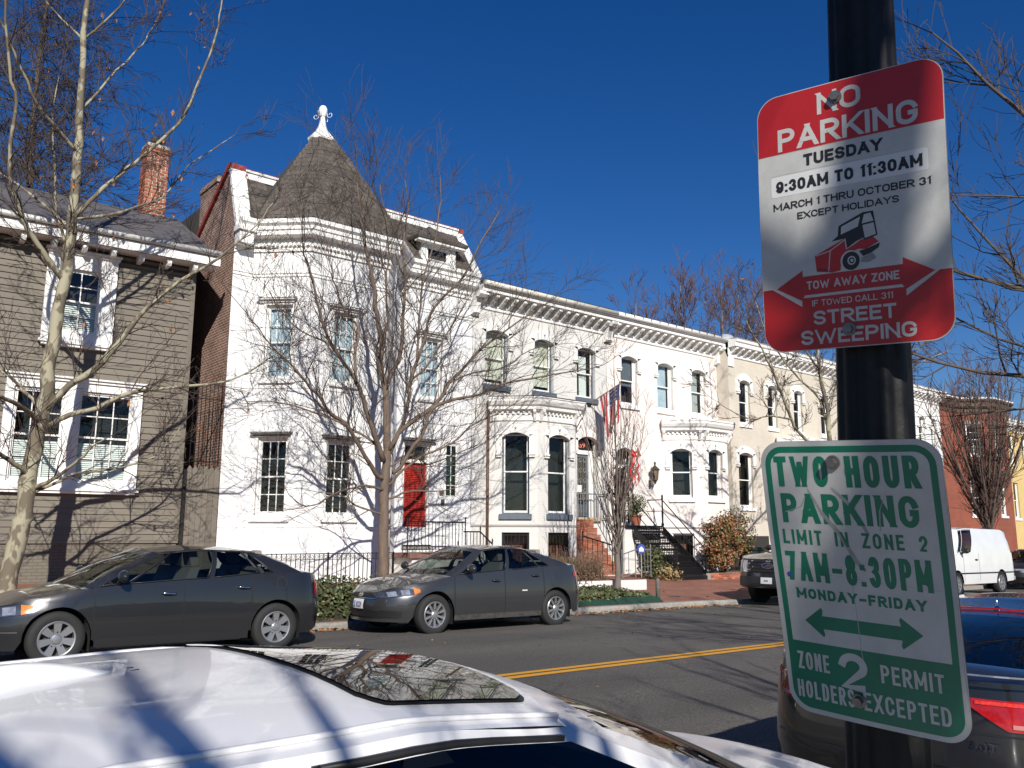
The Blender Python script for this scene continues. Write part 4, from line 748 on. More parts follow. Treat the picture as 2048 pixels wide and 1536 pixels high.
for st_ in range(13):
    m=MB()
    for j in range(nv):
        for i in (2*st_,2*st_+1):
            if not(i>=12 and j<8): m.quad(g[j][i],g[j][i+1],g[j+1][i+1],g[j+1][i])
    m.build('stripe',FW_ if st_%2 else FR_,fl,True)
m=MB()
for j in range(8):
    for i in range(12,nu): m.quad(g[j][i],g[j][i+1],g[j+1][i+1],g[j+1][i])
m.build('canton',FB_,fl,True)
sm_=MB()
for j in range(4):
    for i in range(6):
        a=g[1+j*2-(j>3)][13+i*2]; sm_.tube([(a[0]-.012,a[1],a[2]),(a[0]+.012,a[1],a[2])],.014,5)
tag(sm_.build('stars',FW_,fl),kind='stuff')
rb=empty('door_ribbon',(22.84,20.4,3.5),'bright red ribbon streamers hanging before the pink house door','ribbon'); RB=M('ribbon_red',(.55,.02,.015),.6)
for k in range(6):
    x=22.62+k*.085; y=20.5+rnd.uniform(-.06,.06); zt=4.35-abs(k-2.5)*.08; L=.7+.5*rnd.random(); m=MB(); m.grid([[(x+w+.03*math.sin(t*1.3+k),y+.03*math.cos(t*1.7+k),zt-L*t/8) for w in (-.025,.03)] for t in range(9)]); m.build('streamer',RB,rb)
m=MB()
for sg_ in (-1,1): m.tube([(22.84,20.48,4.3),(22.84+sg_*.14,20.46,4.42),(22.84+sg_*.22,20.46,4.28),(22.84+sg_*.08,20.47,4.2),(22.84,20.48,4.3)],[.02,.05,.06,.04,.02],6)
m.build('bow',RB,rb)
# limbs measured tree by tree: x, y, z, radius
L1=[[(3.36,18.8,0.23,0.177),(3.36,18.8,0.37,0.176),(3.48,18.82,1.53,0.165),(3.54,18.82,1.89,0.162),(3.56,18.84,2.72,0.153),(3.69,18.85,3.7,0.144),(3.71,18.86,4.21,0.139),(3.72,18.87,4.87,0.132),(3.76,18.87,5.29,0.128),(3.78,18.88,5.97,0.122),(3.86,18.89,6.55,0.116),(3.9,18.9,7.25,0.109),(3.89,18.91,8.31,0.099),(3.88,18.92,9.36,0.088),(3.84,18.94,10.51,0.076),(3.77,18.96,12.09,0.06),(3.78,18.96,12.9,0.052),(3.71,18.98,14.58,0.034),(3.63,19,16.05,0.019)],
[(3.7,18.8,3.84,0.076),(4.07,18.54,4.36,0.069),(4.42,18.34,4.7,0.063),(4.78,18.1,5.23,0.055),(5.07,17.85,5.81,0.048),(5.45,17.61,6.32,0.04),(5.83,17.4,6.71,0.034),(6.22,17.22,7.01,0.028),(6.64,16.99,7.48,0.021),(6.98,16.8,7.92,0.014),(7.24,16.6,8.43,0.007)],
[(3.94,18.9,7.98,0.049),(4.67,18.68,9.03,0.043),(5.07,18.58,9.51,0.04),(5.59,18.44,10.25,0.035),(5.83,18.36,10.67,0.033),(6.14,18.18,11.83,0.026),(6.32,18.02,12.89,0.02),(6.33,17.93,13.48,0.017),(6.36,17.8,14.31,0.012)],
[(3.94,18.9,7.92,0.036),(4.68,19.11,8.26,0.031),(5.23,19.27,8.63,0.028),(5.85,19.44,9.09,0.024),(6.41,19.67,10.08,0.018),(7.01,19.84,10.71,0.013),(7.62,20,11.37,0.009)],
[(3.84,18.9,9.4,0.045),(3.43,18.7,9.66,0.04),(3.06,18.52,9.88,0.035),(2.8,18.35,10.18,0.03),(2.49,18.11,10.6,0.024),(2.2,17.88,11.01,0.019),(1.86,17.6,11.47,0.012)],
[(3.88,18.9,7.55,0.04),(3.85,18.99,7.74,0.039),(3.4,19.35,8.25,0.032),(2.95,19.69,8.66,0.025),(2.65,19.91,8.91,0.021),(2.12,20.3,9.39,0.014)],
[(3.82,18.9,6.57,0.062),(3.5,18.75,6.93,0.057),(3.14,18.6,7.28,0.053),(2.91,18.47,7.58,0.05),(2.69,18.31,8.03,0.046),(2.54,18.14,8.54,0.041),(2.5,17.81,9.59,0.034),(2.3,17.62,10.13,0.029),(2.07,17.23,11.26,0.021),(1.93,17,11.89,0.016)],
[(3.74,18.8,3.52,0.055),(4.11,18.63,3.78,0.051),(4.57,18.45,3.95,0.046),(4.83,18.33,4.12,0.043),(5.18,18.19,4.31,0.039),(6.04,17.88,4.48,0.031),(6.64,17.67,4.59,0.025),(7.09,17.51,4.76,0.02),(7.56,17.32,5.13,0.015),(7.84,17.2,5.4,0.011)],
[(3.66,18.8,2.34,0.05),(3.91,18.44,2.5,0.04),(4.13,18.03,2.78,0.029),(4.21,17.9,2.86,0.026),(4.33,17.6,3.09,0.018),(4.52,17.3,3.25,0.01)],
[(3.66,18.8,2.25,0.038),(4.14,18.97,2.5,0.034),(4.42,19.07,2.66,0.031),(5.17,19.28,2.8,0.025),(5.73,19.44,2.97,0.021),(6.25,19.6,3.25,0.016),(6.75,19.8,3.92,0.01)],
[(3.65,18.8,3.61,0.055),(3.52,18.67,3.67,0.052),(3.2,18.31,3.84,0.044),(2.77,17.87,3.93,0.034),(2.28,17.3,4.09,0.022)],
[(3.55,18.8,2.58,0.054),(3.44,18.7,2.66,0.051),(3.15,18.45,2.81,0.043),(2.94,18.27,2.91,0.037),(2.44,17.8,3.19,0.023)],
[(3.72,18.8,3.81,0.042),(3.4,19.23,4.27,0.034),(3.18,19.51,4.56,0.029),(3.01,19.69,4.7,0.026),(2.68,20.1,5.14,0.018)],
[(3.77,18.8,6.12,0.039),(3.8,19.06,7.46,0.032),(3.63,19.2,8.09,0.028),(3.58,19.38,9.06,0.023),(3.47,19.58,10.12,0.016),(3.54,19.8,11.41,0.009)],
[(3.8,19,11.99,0.028),(4.32,18.45,12.71,0.017),(4.5,18.1,13.25,0.009)],
[(3.88,19,10.39,0.032),(4.38,19.27,11.32,0.026),(5.03,19.58,12.45,0.019),(5.43,19.8,13.38,0.014),(5.69,20,14.27,0.008)],
[(3.77,19,11.98,0.028),(3.36,19.3,12.49,0.021),(3.07,19.52,12.88,0.016),(2.78,19.8,13.5,0.009)]]
L2=[[(11.12,18,-0.01,0.142),(11.11,18.01,0.57,0.136),(11.08,18.04,1.83,0.121),(11.1,18.05,2.64,0.111),(11.12,18.06,3.14,0.106),(11.16,18.07,3.52,0.101),(11.13,18.08,4.01,0.095),(11.09,18.09,4.68,0.087),(11.08,18.1,5.02,0.083),(10.94,18.1,5.37,0.079),(10.89,18.11,5.7,0.074),(10.93,18.12,6.12,0.07),(10.76,18.13,6.86,0.06),(10.68,18.14,7.53,0.052),(10.55,18.15,7.99,0.046),(10.4,18.16,8.64,0.038),(10.26,18.17,9.24,0.03),(10.14,18.19,10.01,0.021),(10.07,18.2,10.66,0.013)],
[(11.01,18,3.22,0.067),(10.56,17.85,4.02,0.058),(10.25,17.74,4.61,0.052),(10,17.66,5,0.047),(9.74,17.6,5.28,0.043),(9.32,17.51,5.66,0.038),(8.98,17.41,6.1,0.033),(8.72,17.3,6.66,0.027),(8.56,17.21,7.09,0.022),(8.27,17.1,7.62,0.016),(8.11,17,8.14,0.011)],
[(11,18,2.82,0.061),(10.77,17.95,2.91,0.058),(10.19,17.77,3.49,0.05),(9.74,17.62,3.99,0.044),(9.29,17.52,4.18,0.039),(8.91,17.39,4.53,0.034),(8.67,17.33,4.67,0.032),(8.05,17.14,5.12,0.024),(7.52,16.99,5.43,0.018),(7.01,16.81,5.85,0.012),(6.69,16.7,6.1,0.008)],
[(9.62,17.4,3.93,0.025),(8.81,17.83,4.26,0.018),(8.23,18.13,4.4,0.012),(7.71,18.4,4.39,0.008)],
[(10.96,18,3.46,0.036),(10.63,18.15,3.78,0.031),(10.14,18.33,4.03,0.025),(9.67,18.53,4.4,0.018),(9.12,18.8,4.99,0.01)],
[(9.97,17.6,4.99,0.038),(9.97,17.72,5.65,0.033),(10.1,17.85,6.36,0.028),(9.8,17.94,6.72,0.025),(9.59,18.05,7.3,0.02),(9.45,18.18,8.02,0.015),(9.35,18.3,8.67,0.01)],
[(11.08,18.1,4.99,0.056),(11.15,18.12,5.27,0.054),(11.5,18.18,5.87,0.05),(11.63,18.25,6.63,0.044),(11.65,18.28,7.04,0.041),(11.76,18.37,8.02,0.034),(11.69,18.45,8.98,0.026),(11.85,18.53,10.02,0.019),(11.82,18.6,10.88,0.012)],
[(11.17,18,3.5,0.061),(11.36,17.87,3.91,0.057),(11.6,17.76,4.19,0.054),(11.98,17.62,4.48,0.05),(12.29,17.49,4.83,0.046),(12.51,17.36,5.25,0.041),(12.73,17.26,5.54,0.038),(13.21,17.05,6.14,0.032),(13.7,16.89,6.56,0.026),(14.26,16.7,7.03,0.02),(14.96,16.5,7.53,0.013)],
[(11.19,18,3.44,0.055),(11.61,18.08,4.23,0.051),(11.8,18.15,4.86,0.047),(11.81,18.18,5.17,0.045),(12.08,18.25,5.88,0.042),(12.35,18.31,6.5,0.038),(12.55,18.37,7.21,0.034),(13.06,18.44,7.87,0.031),(13.78,18.51,8.59,0.026),(14.46,18.61,9.8,0.02),(15.18,18.7,10.91,0.013)],
[(11.28,18,2.96,0.055),(11.43,17.93,3.06,0.054),(11.64,17.75,3.53,0.05),(11.85,17.58,3.92,0.046),(11.97,17.37,4.51,0.042),(12.47,17.18,4.78,0.038),(13.14,16.95,4.96,0.033),(13.61,16.77,5.23,0.029),(14.43,16.51,5.46,0.024),(15.4,16.21,5.7,0.017),(16.13,16,5.86,0.012)],
[(11.16,18,2.67,0.039),(11.24,17.97,2.71,0.038),(11.49,17.84,3.03,0.035),(12.01,17.63,3.42,0.03),(12.65,17.41,3.74,0.025),(13.1,17.21,4.2,0.021),(13.82,16.98,4.57,0.015),(14.34,16.8,4.93,0.01)],
[(11.14,18,3.07,0.029),(12.01,18.23,3.46,0.024),(12.52,18.36,3.25,0.021),(13.21,18.52,3.45,0.017),(14.51,18.8,3.92,0.01)],
[(11.14,18,2.32,0.029),(11.27,17.94,2.35,0.027),(11.64,17.74,2.51,0.023),(12.3,17.43,2.52,0.015),(12.78,17.2,2.65,0.009)],
[(11.05,18,2.52,0.034),(10.46,17.85,2.6,0.029),(9.84,17.68,2.48,0.024),(9.36,17.54,2.31,0.02),(8.97,17.41,2.12,0.016),(8.55,17.29,2.08,0.013),(8.08,17.1,2.4,0.008)],
[(11.04,18,1.95,0.029),(10.9,18.07,1.98,0.027),(10.47,18.29,2.15,0.02),(10.14,18.49,2.39,0.015),(9.71,18.7,2.44,0.008)],
[(11.88,18.2,5.35,0.033),(12.23,18.1,5.71,0.03),(12.6,17.97,6.33,0.025),(12.9,17.85,6.9,0.02),(13.27,17.7,7.61,0.015),(13.61,17.6,8.07,0.011)],
[(10.92,18.1,5.98,0.037),(10.99,17.97,6.74,0.032),(10.81,17.8,7.7,0.026),(10.82,17.71,8.24,0.022),(10.61,17.56,9.1,0.016),(10.31,17.4,9.93,0.01)],
[(12.05,18.2,5.87,0.034),(12.2,18.37,7.02,0.029),(12.41,18.54,8.19,0.024),(12.89,18.72,9.47,0.02),(13.19,18.89,10.76,0.015),(13.21,19,11.55,0.011)],
[(9.8,17.7,5.3,0.028),(9.42,17.95,5.87,0.023),(8.78,18.23,6.18,0.018),(8.36,18.46,6.64,0.013),(8.06,18.7,7.24,0.008)],
[(12.4,17.2,5.22,0.028),(13.27,17.34,5.6,0.024),(14.41,17.5,5.9,0.019),(15.45,17.66,6.55,0.015),(16.52,17.8,6.88,0.01)]]
L4=[[(25.33,14.6,-0.35,0.109),(25.58,14.6,2.59,0.088),(25.65,14.6,4.52,0.074),(25.61,14.6,5.5,0.067),(25.3,14.6,6.78,0.057),(25.14,14.6,8.09,0.047),(24.98,14.6,9.42,0.037),(24.88,14.6,10.77,0.027),(24.8,14.6,12.14,0.017)],
[(25.62,14.6,3.71,0.064),(23.54,14.45,4.63,0.05),(23.18,14.41,4.95,0.046),(22.54,14.32,5.75,0.039),(21.85,14.23,6.44,0.031),(21.45,14.18,6.85,0.027),(20.87,14.12,7.27,0.022),(20.45,14.06,7.7,0.018),(20.09,14,8.21,0.013)],
[(25.65,14.6,4.52,0.045),(25.54,14.8,5.84,0.037),(24.64,14.94,6.42,0.031),(23.82,15.1,7.16,0.025),(23.27,15.24,7.92,0.019),(23.03,15.4,8.89,0.013)],
[(22.99,14.3,4.93,0.027),(21.66,14.17,4.9,0.022),(20.49,14.04,4.69,0.017),(19.38,13.91,4.83,0.012),(18.59,13.8,5.01,0.008)],
[(25.61,14.6,5.5,0.036),(26.64,14.44,7.27,0.028),(28.26,14.3,8.89,0.022),(30.05,14.18,8.05,0.015),(31.9,14.1,8.49,0.011)],
[(25.63,14.6,4.85,0.042),(28.08,14.76,6.27,0.035),(30.98,14.89,7.16,0.028),(32.88,14.97,7.99,0.023),(36.44,15.1,9.11,0.015)],
[(31.93,14.9,7.57,0.026),(34.16,15.08,9.19,0.017),(35.97,15.2,10.34,0.01)],
[(25.3,14.6,6.78,0.033),(23.82,14.37,7.52,0.024),(23.23,14.1,8.66,0.016),(22.43,13.9,9.41,0.009)]]
def mott(name,c1,c2,c3,vs=5):
    m=M(name,c1,.85,0,vs,.4,40,col2=c2,detail=2,thr=(.47,.53),stretch=(1,1,.55)); return m
SYC=mott('sycamore_bark',(.31,.285,.20),(.135,.112,.078),None,4.2)
BARK=M('grey_brown_bark',(.145,.105,.078),.9,.35,9,.6,30,stretch=(1,1,.3)); BARKD=M('dark_bark',(.10,.075,.06),.9,.35,9,.6,30,stretch=(1,1,.3)); BARKG=M('grey_bark',(.17,.145,.12),.9,.3,9,.5,30,stretch=(1,1,.3))
TWIG=M('twig',(.062,.043,.034),.85,.3,3); TWIGR=M('red_brown_twig',(.085,.045,.036),.85,.3,2); TWIGD=M('dark_twig',(.05,.038,.032),.9)
def grow(mb,P,d,L,r,depth,rr,up,kids,rmin=.0045,droop=0,acc=None):
    n=4 if depth else 3; pts=[P]; q=P.copy(); dd=d.copy()
    for i in range(n):
        dd=(dd+Vector((rr.gauss(0,.16),rr.gauss(0,.16),rr.gauss(0,.13)+up*.12-droop*.12))).normalized(); q=q+dd*(L/n); pts.append(q.copy())
    mb.tube(pts,[max(rmin,r*(1-.75*i/n)) for i in range(n+1)],4 if r>.012 else 3,False)
    if acc is not None: acc.append(pts[-1])
    if depth:
        k=max(1,int(kids*rr.uniform(.7,1.3)))
        for j in range(k):
            t=rr.uniform(.15,1)*n; i=min(int(t),n-1); a=pts[i].lerp(pts[i+1],t-i); tg=(pts[i+1]-pts[i]).normalized()
            pr=tg.orthogonal().normalized(); pr.rotate(Matrix.Rotation(rr.uniform(0,6.28),3,tg)); nd=(tg*.95+pr*rr.uniform(.4,.8)+Vector((0,0,up*.22))).normalized()
            grow(mb,a,nd,L*rr.uniform(.42,.72),r*.55,depth-1,rr,up,kids,rmin,droop,acc)
def smooth(l,k=3):
    out=[]; n=len(l); V=[Vector(q[:3]) for q in l]
    for i in range(n-1):
        p0,p1,p2,p3=V[max(i-1,0)],V[i],V[i+1],V[min(i+2,n-1)]
        for j in range(k):
            t=j/k; p=.5*((2*p1)+(p2-p0)*t+(2*p0-5*p1+4*p2-p3)*t*t+(3*p1-p0-3*p2+p3)*t**3); out.append((p,l[i][3]+(l[i+1][3]-l[i][3])*t))
    out.append((V[-1],l[-1][3])); return out
def tree(name,label,limbs,bark,twig,seed,dens=3,slen=1.0,depth=2,kids=5,up=.6,group=None,rmin=.0045,wob=.012,droop=0,sides=9,skip=.12,flare=True):
    rr=random.Random(seed); b=limbs[0][0]; e=empty(name,b[:3],label,'tree',group); tm=MB(); cr=MB(); acc=[]
    for li,l in enumerate(limbs):
        sm=smooth(l); pts=[p+Vector((rr.gauss(0,wob),rr.gauss(0,wob),0))*(0 if i==0 else 1) for i,(p,_) in enumerate(sm)]; rad=[r*(1+rr.uniform(-.06,.06)) for _,r in sm]
        if li==0 and flare: rad[0]*=1.35; rad[1]*=1.12
        tm.tube(pts,rad,sides if li==0 else 6)
        L=sum((pts[i+1]-pts[i]).length for i in range(len(pts)-1)); n=int(L*dens)
        for k in range(n):
            t=rr.uniform(.08 if li else .3,1)*(len(pts)-1); i=min(int(t),len(pts)-2)
            if rad[i]>skip: continue
            a=pts[i].lerp(pts[i+1],t-i); tg=(pts[i+1]-pts[i]).normalized(); pr=tg.orthogonal().normalized(); pr.rotate(Matrix.Rotation(rr.uniform(0,6.28),3,tg))
            nd=(tg*.7+pr*rr.uniform(.5,1)+Vector((0,0,up*.3))).normalized(); s=slen*rr.uniform(.45,1.15)
            grow(cr,a,nd,s,min(rad[i]*.55,.014),depth,rr,up,kids,rmin,droop,acc)
        grow(cr,pts[-1],(pts[-1]-pts[-2]).normalized(),slen,rad[-1],depth,rr,up,kids,rmin,droop,acc)
    tm.build('trunk',bark,e,True); cr.build('crown',twig,e); return e,acc
lfm=MB(); leaf_quads(lfm,[(0,0,0)],.065,random.Random(3)); lfme=lfm.mesh('leaf',LEAFD)
def hang_leaves(e,acc,n,rr,me=None,s=1):
    for p in rr.sample(acc,min(n,len(acc))):
        link('leaf',me or lfme,e,Matrix.Translation(p+Vector((0,0,-.05)))@Matrix.Rotation(rr.uniform(0,6.3),4,'Z')@Matrix.Rotation(rr.uniform(.6,2.2),4,'X')@Matrix.Scale(s*rr.uniform(.8,1.3),4))
t1,ac1=tree('sycamore_tree','bare mottled sycamore with a few dead leaves before the clapboard house',L1,SYC,TWIG,11,3.0,1.3,2,4,.5,rmin=.005)
hang_leaves(t1,[p for p in ac1 if p.x>3.2],60,random.Random(5))
t2,ac2=tree('street_tree','bare wide spreading tree before the white turret house',L2,BARK,TWIG,23,3.6,1.65,2,4,.6,rmin=.0038,skip=.09)
# upright hornbeam before the grey and pink houses
rr=random.Random(4); bx,by=17.0,15.95; bz=walk_z(bx,by); l3=[[(bx,by,bz-.05,.085),(bx+.02,by,bz+.5,.072),(bx+.03,by,bz+1.2,.062),(bx+.05,by,bz+2.2,.05),(bx+.05,by,bz+3.4,.03),(bx+.02,by,bz+4.8,.018),(bx,by,bz+6.3,.006)]]
for k in range(30):
    z0=bz+.75+1.9*(k/30)**1.1; an=k*2.4; sp=rr.uniform(.35,.85); L=rr.uniform(2.4,4.6)*(1-.3*k/30); ca,sa=math.cos(an),math.sin(an)
    l3.append([(bx+.03,by,z0,.022),(bx+ca*sp*.25,by+sa*sp*.25,z0+L*.16,.018),(bx+ca*sp*.62,by+sa*sp*.62,z0+L*.45,.013),(bx+ca*sp*.92,by+sa*sp*.92,z0+L*.75,.009),(bx+ca*sp*1.05,by+sa*sp*1.05,min(z0+L,bz+6.1),.005)])
tree('hornbeam_tree','slender upright bare tree with dense vertical branches before the brick stoop',l3,BARKG,TWIGR,8,2.2,.5,1,4,1.1,rmin=.004,skip=.04)
t4,ac4=tree('sycamore_tree','pale sycamore holding dead leaves before the beige house',L4,SYC,TWIG,31,2.6,.9,2,4,.4,rmin=.006)
lq=MB(); leaf_quads(lq,[tuple(p) for p in random.Random(2).sample(ac4,min(260,len(ac4)))],.055,random.Random(1)); lo_=lq.build('dead_leaves',LEAFD,t4); lo_['kind']='stuff'
# vase shaped tree before the red brick house
rr=random.Random(6); bx,by,bz=37.2,14.5,-.15; l5=[[(bx,by,bz,.17),(bx,by,bz+1.5,.14),(bx,by,bz+2.6,.12)]]
for k in range(34):
    an=k*2.4; z0=bz+1.4+1.3*(k/34); sp=rr.uniform(.6,2.3); L=rr.uniform(4.2,6.2); ca,sa=math.cos(an),math.sin(an)
    l5.append([(bx,by,z0,.06),(bx+ca*sp*.3,by+sa*sp*.3,z0+L*.25,.045),(bx+ca*sp*.7,by+sa*sp*.7,z0+L*.6,.028),(bx+ca*sp,by+sa*sp,z0+L,.012)])
tree('vase_tree','dense vase shaped bare tree before the red brick house',l5,BARKD,TWIGR,9,2.6,1.0,1,5,1.0,rmin=.009,skip=.2)
# trees behind the roofs
def back_tree(name,label,bx,by,bz,h,sp,n,seed,bark,twig,rmin=.012,group='bare trees behind the roofs',up=.6,droop=0,dens=1.6,sl=1.6,crown0=.35):
    rr=random.Random(seed); l=[[(bx,by,bz,.22),(bx+.2,by,bz+h*.4,.16),(bx-.1,by,bz+h*.7,.09),(bx,by,bz+h,.02)]]
    for k in range(n):
        f=crown0+(1-crown0-.08)*k/n; an=k*2.4+rr.uniform(-.4,.4); s=sp*(1-.55*(f-crown0)/(1-crown0))*rr.uniform(.6,1.1); ca,sa=math.cos(an),math.sin(an); z0=bz+h*f
        l.append([(bx,by,z0,.07*(1.2-f)),(bx+ca*s*.4,by+sa*s*.4,z0+s*.35*up,.045*(1.2-f)),(bx+ca*s,by+sa*s,z0+s*(.75*up-droop*.3),.012)])
    return tree(name,label,l,bark,twig,seed,dens,sl,2,4,up,group,rmin,.03,droop,skip=.3)
back_tree('background_tree','round headed bare tree behind the pink house roof, nearest of three',47.6,38,0,19.5,3.6,22,41,BARKG,TWIGR,up=1.1,crown0=.5)
back_tree('background_tree','taller bare tree behind the beige house roof, middle of three',52.5,38,0,20.6,3.6,22,42,BARKG,TWIGR,up=1.1,crown0=.5)
back_tree('background_tree','bare tree behind the cornice beside the red sign',56.8,38,0,20.5,3.6,20,43,BARKG,TWIGR,up=1.0,crown0=.5)
back_tree('background_tree','small bare treetop behind the skylight of the pink house',42.8,38,0,17.3,2.0,10,44,BARKG,TWIGR,up=1.0,crown0=.6)
back_tree('conifer_tree','tall dark feathery leafless conifer rising behind the clapboard roof',5.3,33,0,23,4.2,46,45,BARKD,TWIGD,rmin=.008,group=None,up=.25,droop=.5,dens=4.2,sl=1.6,crown0=.34)
# near side trees: one at the right edge, one whose shade falls on the signs
l6=[[(11.5,.2,-.3,.15),(11.5,.25,1.5,.13),(11.45,.35,3.2,.11),(11.4,.4,5.5,.07),(11.4,.5,8.0,.03)],
[(11.5,.3,2.5,.05),(10.2,1.7,3.2,.035),(9.2,2.9,3.8,.024),(8.5,3.65,4.2,.015),(7.8,4.1,4.7,.006)],[(11.45,.35,3.1,.05),(10.0,1.8,4.6,.032),(9.0,2.8,5.6,.02),(8.2,3.3,6.4,.007)],[(11.5,.3,2.2,.04),(10.2,2.2,2.9,.028),(9.1,3.5,3.1,.018),(8.3,4.1,3.4,.006)],
[(11.4,.4,4.5,.05),(10.4,1.4,6.0,.032),(9.5,2.4,7.2,.02),(9.0,2.9,8.2,.006)],[(11.4,.4,4,.05),(12.5,1.5,5.5,.03),(13.2,2.6,6.8,.012)],[(11.4,.4,3.6,.05),(12.5,-.8,5,.03),(13,-1.8,6.4,.01)],[(11.4,.4,5,.05),(10.8,-1,6.4,.03),(10.2,-2,7.6,.01)],[(10.2,2.2,2.9,.02),(10.0,3.6,3.6,.014),(9.9,4.6,4.4,.005)],[(9.2,2.9,3.8,.018),(9.0,3.5,4.8,.01),(8.6,3.9,5.8,.005)],[(10.6,1.3,3.0,.02),(9.8,2.6,2.8,.014),(9.2,3.8,2.7,.005)],[(10.0,1.8,4.6,.018),(9.6,2.9,4.9,.012),(9.0,3.9,5.1,.005)]]
tree('street_tree','dark bare tree reaching in at the edge beyond the signpost',l6,BARKD,TWIGD,51,4.5,.75,2,4,.5,rmin=.0032,skip=.1)
l7=[[(-.62,-3.0,-.2,.16),(-.60,-2.95,1.5,.14),(-.55,-2.9,2.6,.13)],[(-.55,-2.9,2.5,.10),(-.42,-2.72,3.4,.08),(-.25,-2.5,4.3,.05),(.1,-2.3,4.9,.03),(.3,-2.1,5.4,.008)],[(-.55,-2.9,2.4,.08),(-1.2,-2.6,3.1,.06),(-1.9,-2.2,3.9,.04),(-2.6,-1.8,4.6,.02),(-3,-1.4,5.2,.008)],
[(-.40,-2.7,3.2,.05),(.2,-2.9,3.7,.035),(.9,-3.0,4.3,.02),(1.5,-3.0,4.9,.008)],[(-.5,-2.8,2.9,.055),(-.1,-2.5,3.3,.04),(.4,-2.1,3.7,.025),(.9,-1.7,4.2,.008)],[(-.35,-2.6,4.0,.035),(-.6,-1.9,4.6,.022),(-.9,-1.3,5.2,.008)],[(-1.2,-2.6,3.2,.035),(-1.4,-1.9,3.8,.025),(-1.7,-1.1,4.6,.008)],[(-.3,-2.6,3.9,.03),(-.05,-2.95,4.4,.02),(.1,-3.3,5.0,.008)],[(-.9,-2.75,2.8,.03),(-1.0,-2.2,3.3,.02),(-1.0,-1.5,3.9,.008)]]
tree('street_tree','bare tree behind the viewer that shades the signs and the white car roof',l7,BARKD,TWIGD,52,3.0,.8,2,4,.5,rmin=.004,skip=.11)
l8=[[(4.3,-2.8,-.2,.13),(4.3,-2.75,1.6,.11),(4.35,-2.7,2.6,.10),(4.4,-2.6,4.2,.06),(4.5,-2.5,6.2,.015)],[(4.35,-2.7,2.5,.05),(5.0,-2.3,3.4,.035),(5.7,-1.9,4.6,.012)],[(4.35,-2.7,2.8,.05),(3.8,-2.1,3.6,.035),(3.5,-1.5,4.6,.012)],[(4.4,-2.6,3.4,.04),(5.0,-3.0,4.4,.025),(5.6,-3.3,5.6,.01)],[(4.4,-2.6,3.6,.04),(4.3,-1.9,4.4,.025),(4.4,-1.2,5.4,.01)],[(4.4,-2.6,3.0,.035),(4.9,-1.8,3.6,.022),(5.5,-1.1,4.2,.008)]]
tree('street_tree','bare young tree on the near pavement whose shadow crosses the road',l8,BARKD,TWIGD,53,2.6,.8,1,4,.5,rmin=.005,skip=.11)
# ---------------------------------------------------------------- hedges and shrubs
IVY=M('ivy_leaf',(.055,.085,.025),.45,.0,col2=(.10,.085,.035),vs=9,detail=2,thr=(.35,.6)); IVYD=M('plant_core',(.022,.024,.012),.95)
def leaves_on(mb,n,sampler,size,rr):
    for _ in range(n):
        P,N=sampler(rr); N=(N+Vector((rr.gauss(0,.5),rr.gauss(0,.5),rr.gauss(0,.5)))).normalized(); u=N.orthogonal().normalized(); u.rotate(Matrix.Rotation(rr.uniform(0,6.28),3,N)); v=N.cross(u); s=size*rr.uniform(.6,1.3)
        mb.add([P-u*s,P+v*s*.75,P+u*s,P-v*s*.75,P+N*s*.2],[(0,3,4),(3,2,4),(2,1,4),(1,0,4)])
def mound(name,label,x0,x1,y0,y1,zf,hgt,n,size,mat,seed,cat='hedge',core=True,wav=.25):
    rr=random.Random(seed); e=empty(name,((x0+x1)/2,(y0+y1)/2,zf((x0+x1)/2,(y0+y1)/2)),label,cat)
    def H(u,v): 
        a=min(1,max(0,(min(u,1-u)*(x1-x0))/.22)); b=min(1,max(0,(min(v,1-v)*(y1-y0))/.22)); return hgt*(a*b)**.4*(1+wav*(math.sin(u*11+seed)*math.sin(v*7+seed*2)*.5+.25*math.sin(u*29)))
    def samp(r):
        u,v=r.random(),r.random()
        if r.random()<.45: v=r.random()*.10
        k=r.uniform(.55,1.05) if v>.1 else r.random(); x,y=x0+(x1-x0)*u,y0+(y1-y0)*v; z=zf(x,y)+H(u,max(v,.12))*k*(1 if v>.1 else .95); return Vector((x,y+(r.gauss(0,.03)),z)),Vector((0,-.6 if v<.15 else 0,.8))
    m=MB(); leaves_on(m,n,samp,size,rr); m.build('foliage',mat,e)
    if core:
        c=MB(); nx=14; ny=8; c.grid([[(x0+(x1-x0)*i/nx,y0+(y1-y0)*j/ny,zf(x0,y0)+(H(i/nx,j/ny)*.72 if 0<i<nx and 0<j<ny else -.05)) for j in range(ny+1)] for i in range(nx+1)]); c.build('core',IVYD,e)
    return e
mound('ivy_hedge','clipped dark green ivy hedge between the two grey sedans',4.4,11.5,13.80,15.1,walk_z,.62,6500,.042,IVY,3)
mound('ivy_bed','low ivy bed inside a green edging round the slender tree',12.45,16.25,14.02,15.9,walk_z,.22,5200,.042,IVY,5,'ivy')
db=mound('dry_shrub','low brown twiggy hedge before the brick stoop',15.3,16.95,16.3,17.0,lambda x,y:walk_z(x,y)+.25,.55,1000,.03,M('dry_leaf',(.16,.10,.055),.9,.4,12),7,'shrub',False)
dz=MB(); rr=random.Random(12)
for _ in range(520):
    x,y=rr.uniform(15.3,16.95),rr.uniform(16.3,17.0); grow(dz,Vector((x,y,walk_z(x,y)+.2)),Vector((rr.gauss(0,.3),rr.gauss(0,.3),1)).normalized(),rr.uniform(.35,.7),.007,1,rr,.5,2,.004)
dz.build('stems',M('dry_stem',(.13,.085,.055),.9),db)
